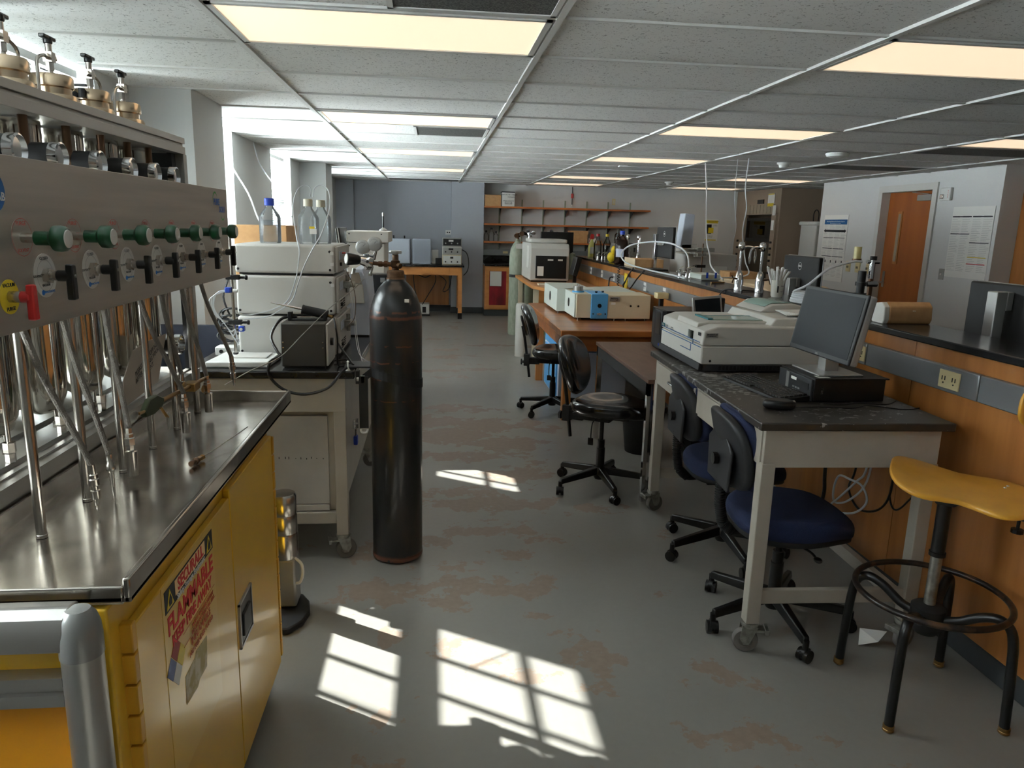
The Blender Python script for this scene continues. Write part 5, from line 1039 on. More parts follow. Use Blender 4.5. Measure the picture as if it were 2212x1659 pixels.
for i, (gx, gy, gz) in enumerate(((X - .035, Y - .01, 1.468), (X + .016, Y - .02, 1.483))):
    g = P(t, 'gauge', MB().lathe([(0, 0), (.028, 0), (.031, .004), (.031, .024), (.027, .026)], (gx, gy, gz), (-.25, -.96, .05), 32), M_silver)
    P(g, 'gauge_face', MB().lathe([(.028, .0245), (0, .0248)], (gx, gy, gz), (-.25, -.96, .05), 28), M_paper)
    ax_ = Vector((-.25, -.96, .05)).normalized(); q = Vector((gx, gy, gz)) + ax_ * .0252; uxx = ax_.orthogonal().normalized(); f = MB()
    ux_ = Vector((.96, -.25, 0)); uz_ = Vector((0.05, 0, 1))
    for k in range(18):
        a = -.7 + 4.6 * k / 17; d = ux_ * math.cos(a) + uz_ * math.sin(a); f.bar(q + d * .018, q + d * .022, .001)
    f.bar(q - (ux_ * .7 + uz_ * .7) * .004, q + (ux_ * .7 + uz_ * .7) * .016, .0014)
    P(g, 'scale', f, M_print, smooth=0); P(g, 'gauge_stem', MB().cyl((gx, gy, gz - .028), (gx + (.012 if i == 0 else -.01), gy + .005, Z + .02), .007), M_chrome)
P(t, 'outlet', MB().cyl((X - .0, Y - .01, Z - .01), (X - .01, Y - .02, Z - .045), .006).cyl((X - .01, Y - .02, Z - .04), (X - .01, Y - .02, Z - .052), .009, n=6), M_galv)
P(t, 'relief_valve', MB().cyl((X - .08, Y - .02, Z - .02), (X - .085, Y - .022, Z - .045), .008), M_galv)
t = T('cylinder_strap', 'black webbing strap around the black gas cylinder with a white hook', 'strap', (CX, CY, .86))
f = MB(); ro, ri = .1205, .1185
pts = []
for k in range(33):
    a = math.radians(200 + 340 * k / 32 - 0)
    dz = .03 * math.cos(a - 3.4)
    pts.append((CX + ro * math.cos(a), CY + ro * math.sin(a), .885 + dz))
for A, B in zip(pts, pts[1:]): f.add([(A[0], A[1], A[2] - .02), (B[0], B[1], B[2] - .02), (B[0], B[1], B[2] + .02), (A[0], A[1], A[2] + .02)], [(0, 1, 2, 3)])
f.add([(CX - ro * .9, CY - .05, .895), (CX - ro * .9, CY - .05, .935), (-.325, 3.3, .90), (-.325, 3.3, .86)], [(0, 1, 2, 3)])
P(t, 'band', f, M_blackm)
P(t, 'hanging_tail', MB().box(-.335, -.295, 3.28, 3.285, .66, .90), M_blackm); P(t, 'hook', MB().tube([(-.33, 3.28, .655), (-.325, 3.28, .64), (-.305, 3.28, .64), (-.30, 3.28, .655)], .005), M_whitep)

# second instrument group further back on the left
t = T('degassing_unit', 'white tall cabinet with sloping top and black panel beyond the stack', 'instrument', (-.52, 4.5, .92))
P(t, 'housing', MB().prism([(-.57, .925), (-.375, .925), (-.375, 1.13), (-.385, 1.25), (-.41, 1.31), (-.46, 1.31), (-.5, 1.25), (-.57, 1.25)], 4.34, 4.75, 'y'), M_instb, bevel=.006); P(t, 'base_strip', MB().box(-.565, -.38, 4.34, 4.7, .92, .928), M_black)
P(t, 'front_cover', MB().prism([(-.49, 1.115), (-.40, 1.115), (-.41, 1.225), (-.48, 1.225)], 4.32, 4.34, 'y'), M_inst, bevel=.003); P(t, 'tan_slope', MB().prism([(-.48, 1.228), (-.415, 1.228), (-.43, 1.29), (-.47, 1.29)], 4.325, 4.34, 'y'), mat('tan_cover', (160, 148, 134), .5))
one('lab_table', 'second table behind the grey table carrying a tall white instrument', 'table', MB().box(-1.1, -.36, 5.2, 6.9, .86, .9).box(-1.08, -.4, 5.22, 6.88, .1, .86), M_grey, bevel=.004)
for i, (z0, z1, l) in enumerate(((.902, 1.425, 'large grey-white instrument block behind the regulator gauges'), (1.43, 1.51, 'flat grey-white top unit behind the regulator gauges'))):
    t = T('instrument_block', l, 'instrument', (-.5, 5.7, z0)); P(t, 'case', MB().box(-.63, -.36 if i == 0 else -.33, 5.5, 6.0, z0, z1), M_inst, bevel=.006)
    P(t, 'screw', MB().cyl((-.38, 5.5, z1 - .02), (-.38, 5.495, z1 - .02), .005).cyl((-.61, 5.5, z1 - .02), (-.61, 5.495, z1 - .02), .005), M_black)
t = T('stirrer_rod', 'upright black and silver stirrer shaft on top of the far white instrument', 'stirrer', (-.38, 5.7, 1.51))
P(t, 'shaft', MB().cyl((-.38, 5.7, 1.515), (-.38, 5.7, 1.64), .006), M_black); P(t, 'tip', MB().cyl((-.38, 5.7, 1.62), (-.38, 5.7, 1.645), .007), M_silver); P(t, 'foot', MB().lathe([(.03, 1.511), (.03, 1.52), (.008, 1.535), (0, 1.54)], (-.38, 5.7, 0)), M_silver)
t = T('computer_monitor', 'thin dark-edged monitor seen edge-on left of the far white instrument', 'monitor', (-.66, 5.5, .9))
P(t, 'panel', MB().box(-.685, -.655, 5.45, 5.9, 1.25, 1.53, Matrix.Rotation(-.12, 3, 'Y')), M_black, bevel=.004); P(t, 'rim', MB().box(-.672, -.665, 5.44, 5.45, 1.25, 1.53, Matrix.Rotation(-.12, 3, 'Y')), M_silver); P(t, 'stand', MB().box(-.69, -.66, 5.6, 5.7, .9, 1.28).box(-.75, -.64, 5.52, 5.8, .9, .912), M_black)
t = T('black_crate', 'black case with latches behind the cylinder shoulder', 'case', (-.3, 5.2, 0))
P(t, 'body', MB().box(-.47, -.31, 5.06, 5.18, .9, 1.235), M_black, bevel=.01); P(t, 'latch', MB().box(-.36, -.33, 5.05, 5.06, 1.18, 1.21), M_silver); P(t, 'stand', MB().box(-.45, -.33, 5.07, 5.17, 0, .9), M_blackm)
for i, (pts, r) in enumerate((([(-1.69, 6.3, 2.27), (-1.6, 6.1, 2.1), (-1.5, 5.9, 1.95), (-1.3, 5.5, 1.75), (-1.05, 4.7, 1.56), (-.95, 4.6, 1.5)], .006), ([(-1.66, 7.3, 2.27), (-1.6, 7.2, 2.1), (-1.5, 7.0, 1.98), (-1.3, 6.6, 1.8), (-1.1, 6.0, 1.6)], .006))):
    one('ceiling_cord', ['white cord slanting down from the window side to the cardboard box', 'second white wavy cord slanting down behind the blue-capped bottle'][i], 'cord', MB().tube(pts, r), M_tube)
# stuff on the floor between cabinet and table
t = T('steel_canister', 'ribbed silver canister standing behind the end of the yellow cabinet', 'canister', (-.60, 2.86, 0))
P(t, 'body', MB().lathe([(0, .24), (.05, .24), (.052, .26), (.052, .34), (.05, .345), (.052, .35), (.052, .42), (.05, .425), (.052, .43), (.052, .5), (.046, .51), (0, .512)], (-.60, 2.86, 0), n=28), M_steel); P(t, 'base', MB().box(-.65, -.555, 2.82, 2.92, .03, .24), M_silver, bevel=.01)
P(t, 'ring_handle', MB().tube([(-.56, 2.84, .24), (-.53, 2.82, .22), (-.525, 2.81, .18), (-.54, 2.82, .14), (-.57, 2.84, .13)], .006), M_whitep)
t = T('pump_tray', 'dark grey moulded foot poking out behind the yellow cabinet', 'pump', (-.56, 2.8, 0))
P(t, 'foot', MB().prism([(-.75, 2.66), (-.56, 2.66), (-.515, 2.72), (-.50, 2.80), (-.515, 2.88), (-.55, 2.94), (-.75, 2.94)], .0, .028, 'z'), M_shell, bevel=.006)

# ================================================================ YELLOW SAFETY CABINET + STEEL TRAY
FX = -.517
t = T('safety_cabinet', 'yellow flammable-storage cabinet with warning sticker under the steel tray', 'safety cabinet', (-.8, 1.75, 0))
P(t, 'body', MB().box(-1.05, FX - .018, 1.165, 2.35, .07, .945), M_yel, bevel=.004)
P(t, 'door', MB().box(FX - .018, FX, 1.225, 1.828, .10, .885), M_yel, bevel=.003)
d2 = P(t, 'door', MB().box(FX - .018, FX, 1.832, 2.325, .10, .905), M_yel, bevel=.003)
P(d2, 'handle_recess', MB().box(FX - .001, FX + .004, 1.85, 1.972, .45, .57), M_black, bevel=.008); P(d2, 'paddle_handle', MB().box(FX + .002, FX + .009, 1.872, 1.95, .468, .535), M_shell, bevel=.004); P(d2, 'handle_trim', MB().box(FX, FX + .006, 1.846, 1.976, .445, .451).box(FX, FX + .006, 1.846, 1.976, .569, .575).box(FX, FX + .006, 1.846, 1.852, .445, .575).box(FX, FX + .006, 1.97, 1.976, .445, .575), M_silver)
for y0, y1 in ((1.203, 1.221), (2.328, 2.348)):
    f = MB(); z = .12
    while z < .86: f.box(FX - .02, FX + .003, y0, y1, z, z + .055); z += .06
    P(t, 'hinge', f, M_yeldk, bevel=.002)
# sticker on the near door (slightly proud sheet)
x = FX + .0008
st = P(t, 'warning_label', MB().box(FX, x, 1.345, 1.675, .44, .885), mat('aged_clear_label', (224, 182, 70), .3, coat=.3), smooth=0, label='clear yellowed warning sticker')
P(st, 'banner', MB().box(x, x + .0008, 1.358, 1.668, .823, .87), M_print)
b0 = P(st, 'banner_badge', MB().box(x + .0008, x + .0016, 1.415, 1.61, .835, .867), mat('badge_pale', (240, 206, 150), .5), bevel=.004)
P(st, 'triangle', MB().prism([(1.365, .828), (1.405, .828), (1.385, .866)], x + .0008, x + .0016, 'x').prism([(1.62, .828), (1.66, .828), (1.64, .866)], x + .0008, x + .0016, 'x'), M_yelp)
P(st, 'flame_symbol', MB().prism([(1.378, .832), (1.392, .832), (1.394, .842), (1.386, .856), (1.377, .842)], x + .0016, x + .0022, 'x').prism([(1.633, .832), (1.647, .832), (1.649, .842), (1.641, .856), (1.632, .842)], x + .0016, x + .0022, 'x'), M_print)
xx = x + .0018
P(st, 'brand_lettering', MB().text('SECURALL', (xx, 1.512, .8505), (0, 1, 0), (0, 0, 1), .036, bold=True), M_inkred)
P(st, 'red_lettering', MB().text('FLAMMABLE', (x + .0006, 1.512, .79), (0, 1, 0), (0, 0, 1), .055, bold=True), M_inkred)
P(st, 'red_lettering', MB().text('KEEP FIRE AWAY', (x + .0006, 1.512, .751), (0, 1, 0), (0, 0, 1), .0345, bold=True), M_inkred)
P(st, 'white_lettering', MB().text('Safety Storage Equipment', (xx, 1.512, .8285), (0, 1, 0), (0, 0, 1), .0175, bold=True), M_paper)
P(st, 'faded_lettering', MB().text('SAFETY SHOWER NEARBY\nIN CASE OF SPILL CALL FIRE', (xx, 1.57, .715), (0, 1, 0), (0, 0, 1), .013).text('INFLAMABLE', (xx, 1.55, .69), (0, 1, 0), (0, 0, 1), .024).text('NO PRENDER FUEGO', (xx, 1.55, .667), (0, 1, 0), (0, 0, 1), .017).box(xx - .0006, xx, 1.44, 1.66, .7035, .7045).box(xx - .0006, xx, 1.44, 1.66, .733, .734), mat('faded_red_ink', (190, 96, 50), .6))
for (cy_, cz_, mm) in ((1.396, .727, mat('dull_red', (150, 50, 40), .6)), (1.424, .700, M_yelp), (1.368, .700, mat('dull_blue', (110, 120, 160), .6)), (1.396, .673, M_paper)):
    P(st, 'hazard_diamond', MB().prism([(cy_ - .026, cz_), (cy_, cz_ - .026), (cy_ + .026, cz_), (cy_, cz_ + .026)], x, x + .001, 'x'), mm)
P(st, 'torn_paper', MB().prism([(1.437, .638), (1.50, .642), (1.51, .652), (1.585, .645), (1.578, .60), (1.572, .575), (1.52, .578), (1.505, .568), (1.433, .575)], x, x + .001, 'x'), mat('torn_residue', (186, 172, 120), .7, noise=(30, (1, 1, 1), (220, 212, 190), .45, .6)))
P(t, 'plinth', MB().box(-1.04, -.56, 1.18, 2.33, .06, .07).box(-1.0, -.6, 1.2, 2.3, .045, .06), M_blackm)
for x_, y_ in ((-.6, 2.27), (-.98, 2.27), (-.6, 1.25), (-.98, 1.25)): caster(t, x_, y_, .062, rz=PI / 2, r=.028, brake=False)
# steel tray counter
t = T('steel_tray_top', 'stainless steel drip tray counter with raised rim on the yellow cabinet', 'steel counter', (-.68, 1.86, .946))
P(t, 'tray', MB().box(-.86, -.495, 1.165, 2.557, .958, .965), M_tray)
rim = MB().box(-.507, -.495, 1.165, 2.557, .956, 1.0).box(-.86, -.507, 2.545, 2.557, .948, 1.0).box(-.86, -.507, 1.165, 1.177, .956, .985)
P(t, 'rim', rim, M_tray, bevel=.0035, label='raised steel rim')
P(t, 'back_flange', MB().box(-.86, -.848, 1.165, 2.557, .965, .995).box(-.848, -.835, 1.18, 2.54, .965, .968), M_tray)
P(t, 'underside', MB().box(-.85, -.515, 1.18, 2.54, .946, .958), M_cream, smooth=0)
# bench behind with cream top (solvent system base)
t = T('solvent_bench', 'cream-topped bench carrying the solvent columns behind the steel tray', 'bench', (-1.2, 1.8, 0))
P(t, 'bench_top', MB().box(-1.62, -.862, 1.165, 2.72, .947, .965), M_cream, bevel=.003)
P(t, 'cabinet_body', MB().box(-1.6, -1.06, 1.18, 2.35, .06, .946), M_yel, smooth=0); P(t, 'foot', MB().box(-1.58, -1.08, 1.2, 2.3, 0, .06), M_blackm)
# near end aluminium frame
t = T('aluminium_end_frame', 'rounded aluminium post and rails with yellow panels at the near end of the cabinet', 'frame', (-.8, 1.12, 0))
P(t, 'post', MB().cyl((-.557, 1.12, .0), (-.557, 1.12, .90), .031, n=28), M_alu)
P(t, 'corner_cap', MB().lathe([(.0325, .895), (.0325, .925), (.031, .945), (.026, .962), (.018, .973), (.0, .978)], (-.557, 1.12, 0), n=28), mat('grey_corner_cap', (140, 140, 138), .3, .4))
P(t, 'rail', MB().prism([(1.095, .91), (1.15, .91), (1.15, .972), (1.12, .977), (1.10, .965), (1.092, .945)], -1.6, -.568, 'x'), M_alu, bevel=.004)
P(t, 'rail', MB().box(-1.6, -.585, 1.105, 1.15, .845, .861).box(-1.6, -.585, 1.115, 1.15, .831, .845).box(-1.6, -.585, 1.105, 1.15, .81, .831), M_alu, smooth=0)
P(t, 'yellow_panel', MB().box(-1.6, -.585, 1.135, 1.142, .861, .91), M_yel, smooth=0); P(t, 'yellow_panel', MB().box(-1.6, -.585, 1.135, 1.142, .1, .81), mat('amber_panel', (226, 150, 24), .35), smooth=0); P(t, 'rail', MB().box(-1.6, -.585, 1.1, 1.15, .04, .1), M_alu)

# ================================================================ SOLVENT PURIFICATION SYSTEM
t = T('solvent_rack', 'aluminium extrusion rack holding the polished solvent columns', 'frame', (-1.05, 2.0, .965)); FT = t
f = MB().box(-.885, -.86, 1.2, 2.77, 1.0, 1.035).box(-.885, -.86, 1.2, 2.77, .967, .99).box(-.885, -.865, 1.2, 2.77, .99, 1.0)
f.box(-.90, -.885, 1.2, 2.77, 1.02, 1.04).box(-.925, -.90, 1.2, 2.77, 1.015, 1.028).box(-1.0, -.925, 1.2, 2.77, 1.02, 1.04).box(-1.03, -1.0, 1.2, 2.77, 1.015, 1.028).box(-1.3, -1.03, 1.2, 2.77, 1.02, 1.04)
P(t, 'base_rail', f, M_alu, smooth=0)
f = MB().box(-.885, -.86, 1.2, 2.77, 1.825, 1.845).box(-.885, -.86, 1.2, 2.77, 1.79, 1.815).box(-.885, -.868, 1.2, 2.77, 1.81, 1.83)
f.box(-1.25, -1.225, 1.2, 2.77, 1.79, 1.845).box(-1.225, -.885, 2.745, 2.77, 1.79, 1.845).box(-1.225, -.885, 1.2, 2.745, 1.80, 1.812)
P(t, 'top_rail', f, M_alu, bevel=.001)
for x_ in (-.885, -1.25): P(t, 'upright', MB().box(x_, x_ + .03, 2.735, 2.765, 1.04, 1.79), M_alu, bevel=.002)
P(t, 'upright', MB().box(-.9, -.87, 2.74, 2.76, 1.036, 1.79).box(-.90, -.885, 2.70, 2.735, 1.5, 1.79), M_shell)
P(t, 'hole_plate', MB().box(-1.0, -.89, 2.728, 2.735, 1.68, 1.79), M_shell)
def column(y, x, label, flip=1):
    t = T('solvent_column', label, 'solvent column', (x, y, 1.075), 0, 'polished steel columns in the solvent frame')
    P(t, 'column_body', MB().lathe([(0, 0), (.02, .003), (.045, .02), (.057, .05), (.06, .08), (.06, .72)], (0, 0, 0), n=36), M_mirror, world=False)
    P(t, 'bottom_stem', MB().cyl((0.03, 0, -.04), (0.03, 0, .01), .005).cyl((.03, 0, -.04), (.03, 0, -.02), .01, n=6), M_steel, world=False)
    P(t, 'top_flange', MB().lathe([(.06, .735), (.06, .80), (.056, .808), (.045, .81), (.045, .825), (.051, .828), (.051, .852), (.047, .858), (0, .86)], (0, 0, 0), n=36), mat('warm_flange_steel', (196, 176, 150), .22, 1.0), world=False)
    P(t, 'clamp_nut', MB().cyl((0, .05, .838), (0, .075, .84), .006).prism([(.07, .828), (.095, .82), (.1, .83), (.085, .84), (.1, .85), (.095, .86), (.07, .85)], -.004, .004, 'x'), M_steel, world=False)
    v = P(t, 'valve', MB().cyl((0, 0, .858), (0, 0, .89), .007).cyl((0, 0, .87), (0, 0, .89), .010, n=6).box(-.011, .011, -.011, .011, .89, .915).cyl((0, -.026, .903), (0, .026, .903), .0085, n=6).cyl((0, 0, .915), (0, 0, .94), .008), M_steel, world=False)
    P(v, 'valve_handle', MB().box(-.008, .008, -.032, .03, .945, .955).cyl((0, 0, .935), (0, 0, .952), .011), M_black, world=False, bevel=.003)
    s = 1 if flip > 0 else -1
    P(t, 'bent_tube', MB().tube([(0, s * .025, .903), (0, s * .05, .896), (0, s * .064, .885), (0, s * .068, .86), (0, s * .068, .76)], .0045), M_steel, world=False)
    P(t, 'side_valve', MB().cyl((-.05, -s * .02, .84), (-.02, -s * .055, .84), .007).cyl((-.0, -s * .06, .83), (0, -s * .06, .855), .009).box(-.012, .02, -s * .075 - .006, -s * .075 + .006, .858, .864), M_blackm, world=False)
for k, y in enumerate((1.5, 1.73, 1.96, 2.18, 2.41, 2.64)):
    column(y - .01, -1.0, ['steel solvent column nearest the viewer, mostly outside the frame', 'steel solvent column at the left edge of the photo', 'steel solvent column with head left of the tallest black handle', 'third visible steel solvent column head from the left', 'second last steel solvent column head from the left', 'last steel solvent column head, with wing nut'][k], 1 if k % 2 == 0 else -1)
for k, y in enumerate((1.62, 1.85, 2.07, 2.3, 2.52)):
    t = T('rear_column', 'slim rear steel tube column number visible behind the front columns', 'solvent column', (-1.14, y, 1.05), 0, 'rear steel columns behind the front ones'); t['label'] = 'rear polished steel column standing behind the front row of columns'
    P(t, 'column_body', MB().lathe([(0, 0), (.04, .01), (.05, .04), (.05, .74), (0, .745)], (0, 0, 0), n=28), M_mirror, world=False); P(t, 'bottom_stem', MB().cyl((0, 0, -.01), (0, 0, .01), .006), M_steel, world=False)
# front panel with dials
PX = -.73
t = T('valve_panel', 'long brushed steel valve panel with green knobs and black tap handles', 'control panel', (PX, 2.0, 1.37)); VP = t
P(t, 'plate', MB().box(PX - .002, PX, 1.12, 2.765, 1.373, 1.676), M_brushed, bevel=.001)
P(t, 'folded_edge', MB().box(PX - .03, PX - .002, 1.12, 2.765, 1.373, 1.376).box(PX - .03, PX - .002, 1.12, 2.765, 1.673, 1.676), M_brushed, smooth=0)
for y in (1.3, 2.7): P(t, 'bracket', MB().box(-.862, PX - .002, y - .015, y + .015, 1.5, 1.53), M_alu)
ROUND_W = mat('translucent_round_label', (206, 204, 198), .4)
def disc(y, z, r, m, name, par, t0=0.0, th=.0008):
    return P(par, name, MB().lathe([(0, t0), (r, t0), (r, t0 + th), (0, t0 + th)], (PX, y, z), (1, 0, 0), 36), m, smooth=30)
def ringm(y, z, r0, r1, t0):
    f = MB(); n = 40
    for k in range(n):
        a, b2 = 2 * PI * k / n, 2 * PI * (k + 1) / n
        f.add([(PX + t0, y + r0 * math.cos(a), z + r0 * math.sin(a)), (PX + t0, y + r0 * math.cos(b2), z + r0 * math.sin(b2)), (PX + t0, y + r1 * math.cos(b2), z + r1 * math.sin(b2)), (PX + t0, y + r1 * math.cos(a), z + r1 * math.sin(a))], [(0, 1, 2, 3)])
    return f
for k in range(7):
    y = 1.417 + .1925 * k
    d = disc(y, 1.537, .034, mat('faint_clear_label', (176, 170, 160), .3, .6), 'purge_label', t)
    P(d, 'printing', ringm(y, 1.537, .0325, .0335, .0012).text('PURGE', (PX + .001, y, 1.561), (0, 1, 0), (0, 0, 1), .011, .0002).text('SOLVENT', (PX + .001, y, 1.514), (0, 1, 0), (0, 0, 1), .009, .0002), mat('faint_red_ink', (190, 90, 80), .6))
    P(t, 'knob_stem', MB().cyl((PX, y, 1.536), (PX + .03, y, 1.536), .0085), M_steel)
    g = P(t, 'green_knob', MB().lathe([(0, .024), (.0125, .024), (.0125, .048), (.015, .05), (.0225, .056), (.0235, .066), (.022, .074), (.018, .078), (0, .078)], (PX, y, 1.536), (1, 0, 0), 28), M_greenp)
    P(g, 'knob_cap', MB().lathe([(.0165, .078), (.0155, .0795), (0, .0797)], (PX, y, 1.536), (1, 0, 0), 24), ROUND_W)
    y = 1.482 + .1925 * k
    d = disc(y, 1.465, .041, ROUND_W, 'dial_label', t)
    P(d, 'printing', ringm(y, 1.465, .029, .0295, .0012).text('CLOSED', (PX + .001, y, 1.497), (0, 1, 0), (0, 0, 1), .008, .0002).text('SOLVENT', (PX + .001, y - .028, 1.465), (0, 1, 0), (0, 0, 1), .007, .0002).text('VACUUM', (PX + .001, y, 1.447), (0, 1, 0), (0, 0, 1), .007, .0002), M_print)
    P(d, 'blue_mark', MB().lathe([(0, .001), (.005, .001), (.005, .0016), (0, .0016)], (PX, y - .014, 1.434), (1, 0, 0), 16).text('INNOVATIVE', (PX + .001, y + .011, 1.434), (0, 1, 0), (0, 0, 1), .0065, .0002), mat('bright_blue_ink', (40, 120, 200), .6))
    P(t, 'hex_nut', MB().cyl((PX, y, 1.465), (PX + .012, y, 1.465), .0145, n=6).cyl((PX + .012, y, 1.465), (PX + .024, y, 1.465), .009), M_steel)
    h = P(t, 'black_handle', MB().cyl((PX + .022, y, 1.465), (PX + .046, y, 1.465), .0105).prism([(y - .007, 1.487), (y + .007, 1.487), (y + .0085, 1.478), (y + .009, 1.42), (y - .009, 1.42), (y - .0085, 1.478)], PX + .04, PX + .054, 'x'), M_black, bevel=.0025)
    P(h, 'set_screw', MB().cyl((PX + .054, y, 1.465), (PX + .0565, y, 1.465), .003), M_galv)
y, z = 1.357, 1.437
d = disc(y, z, .03, M_yelp, 'yellow_label', t); P(d, 'printing', MB().text('VACUUM', (PX + .001, y, z + .02), (0, 1, 0), (0, 0, 1), .009, .0002, bold=True).text('PURGE', (PX + .001, y, z - .021), (0, 1, 0), (0, 0, 1), .009, .0002, bold=True), M_print)
P(t, 'hex_nut', MB().cyl((PX, y, z), (PX + .02, y, z), .01), M_steel); P(t, 'red_handle', MB().cyl((PX + .018, y, z), (PX + .036, y, z), .01).prism([(y - .006, z + .022), (y + .006, z + .022), (y + .008, z + .01), (y + .0085, z - .04), (y - .0085, z - .04), (y - .008, z + .01)], PX + .03, PX + .043, 'x'), M_redp, bevel=.0025)
d = disc(1.345, 1.614, .034, M_inkblue, 'blue_badge', t); P(d, 'lettering', MB().text('LAB', (PX + .001, 1.36, 1.605), (0, 1, 0), (0, 0, 1), .02, .0002, bold=True), M_paper)
def arc(y, z, r0, r1, a0, a1):
    f = MB(); n = 18
    for k in range(n):
        a, b2 = math.radians(a0 + (a1 - a0) * k / n), math.radians(a0 + (a1 - a0) * (k + 1) / n); w = math.sin(PI * (k + .5) / n)
        f.add([(PX + .001, y + r0 * math.cos(a), z + r0 * math.sin(a)), (PX + .001, y + r0 * math.cos(b2), z + r0 * math.sin(b2)), (PX + .001, y + (r0 + (r1 - r0) * w) * math.cos(b2), z + (r0 + (r1 - r0) * w) * math.sin(b2)), (PX + .001, y + (r0 + (r1 - r0) * w) * math.cos(a), z + (r0 + (r1 - r0) * w) * math.sin(a))], [(0, 1, 2, 3)])
    return f
P(t, 'green_logo_arc', arc(2.625, 1.633, .026, .032, 20, 200), mat('logo_green', (60, 160, 70), .5)); P(t, 'green_logo_arc', arc(2.705, 1.597, .022, .027, 180, 340), mat('logo_green', (60, 160, 70), .5))
P(t, 'logo_lettering', MB().text('PURE', (PX + .001, 2.64, 1.630), (0, 1, 0), (0, 0, 1), .03, .0002, bold=True).text('SOLV', (PX + .001, 2.70, 1.606), (0, 1, 0), (0, 0, 1), .028, .0002, bold=True), mat('logo_blue', (60, 110, 190), .5))
# gauges above the panel
GT = mat('gauge_face_cream', (226, 212, 184), .5)
for k, y in enumerate((1.4, 1.585, 1.754, 1.95, 2.142, 2.322, 2.485)):
    t = T('pressure_gauge', ['nearest pressure gauge above the valve panel', 'round pressure gauge at the left edge above the panel', 'second visible pressure gauge above the panel', 'third visible pressure gauge above the panel, pale face', 'fourth visible pressure gauge above the panel', 'fifth visible pressure gauge above the panel', 'last small pressure gauge above the far end of the panel'][k], 'pressure gauge', (-.83, y, 1.695), 0, 'pressure gauges between frame and valve panel')
    P(t, 'case', MB().cyl((-.86, y, 1.70), (-.82, y, 1.70), .029, n=28), M_black)
    P(t, 'bezel', MB().lathe([(.026, 0), (.031, 0), (.031, .018), (.027, .02), (.027, .014)], (-.82, y, 1.70), (1, 0, 0), 32), M_chrome); P(t, 'dial_face', MB().lathe([(.027, .009), (0, .0095)], (-.82, y, 1.70), (1, 0, 0), 28), GT)
    P(t, 'needle', MB().bar((-.8095, y - .006, 1.694), (-.8095, y + .016, 1.712), .0015), M_print); P(t, 'fitting', MB().cyl((-.86, y, 1.70), (-.9, y, 1.70), .008, n=6).cyl((-.9, y + .05, 1.69), (-.9, y + .05, 1.79), .01).box(-.915, -.885, y + .03, y + .07, 1.66, 1.70), M_bronze)
# drip tubes
for k in range(6):
    y = 1.417 + .193 * k
    t = T('drip_tube', ['first thick steel tube standing on the tray from the left', 'second thick steel tube standing on the tray', 'third thick steel tube standing on the tray', 'fourth thick steel tube standing on the tray, with green clamp', 'fifth thick steel tube standing on the tray', 'last thick steel tube at the far end of the tray'][k], 'steel tube', (-.755, y, .9655), 0, 'upright steel tubes between tray and valve panel')
    P(t, 'tube_body', MB().cyl((-.755, y, .9656), (-.755, y, 1.40), .0095, n=20), M_steel)
    f = MB().lathe([(.0096, .9657), (.0104, .966), (.0104, .972), (.0096, .973)], (-.755, y, 0), n=20); P(t, 'end_collar', f, M_steel)
# braided hoses
HS = [(1.392, (-.70, 1.533, .976), 0), (1.548, (-.70, 1.614, .972), 1), (1.747, (-.70, 1.72, .985), 2), (1.93, (-.705, 2.12, .975), 2), (2.10, (-.735, 2.20, 1.03), 3), (2.261, (-.70, 2.318, .985), 2), (2.43, (-.66, 2.471, 1.035), 0)]
for k, (y0, e, kind) in enumerate(HS):
    t = T('braided_hose', ['nearest braided hose with stepped fitting hanging over the tray', 'second braided hose with thin barbed tip', 'third braided hose ending in a wide ground-joint cone', 'fourth braided hose ending in a cut cone near the clamp', 'short braided hose ending at the brown clamp', 'braided hose ending in a cone before the last steel tube', 'far braided hose hanging towards the grey table corner'][k], 'hose', (-.735, y0, 1.0), 0, 'braided steel hoses hanging from the valve panel')
    E_ = Vector(e); top_ = Vector((-.745, y0, 1.42)); d = Vector((0.02, (E_.y - y0) * .25, -1)).normalized()
    L0 = .115 if kind == 2 else .10
    ed = Vector(((E_.x + .735) * .6, (E_.y - y0) * .35, -1)).normalized() if kind != 2 else Vector(((E_.x + .735) * .2, (E_.y - y0) * .08, -1)).normalized()
    S_ = E_ - ed * L0
    P(t, 'hose_body', MB().tube([top_, top_.lerp(S_, .33) + Vector((-.002, 0, -.02)) * (1 if E_.y > y0 else 1), top_.lerp(S_, .7) + Vector((0, 0, -.01)), S_], .0065, n=10), M_braid)
    if kind in (0, 1, 3):
        pr = [(.0072, 0), (.0072, .02), (.009, .022), (.009, .03), (.0105, .032), (.0105, .045), (.007, .047), (.007, .055), (.0095, .057), (.0095, .075), (.005, .078), (.005, .09), (.0035, .092), (.003, .1), (0, .1)] if kind != 1 else [(.0072, 0), (.0072, .02), (.010, .024), (.010, .036), (.007, .038), (.0055, .045), (.006, .05), (.0045, .055), (.0055, .06), (.004, .066), (.005, .072), (.0035, .078), (.004, .084), (.002, .1), (0, .1)]
        P(t, 'fitting', MB().lathe(pr, S_, ed, 14), M_steel)
    else:
        P(t, 'fitting', MB().lathe([(.0072, 0), (.0072, .012), (.0095, .014), (.0095, .022), (.012, .024), (.012, .04), (.008, .042), (.008, .055)], S_, ed, 6), M_steel)
        P(t, 'cone_adapter', MB().lathe([(.008, .053), (.0135, .056), (.0118, .115), (.0095, .115), (.0095, .058)], S_, ed, 24), M_steel)
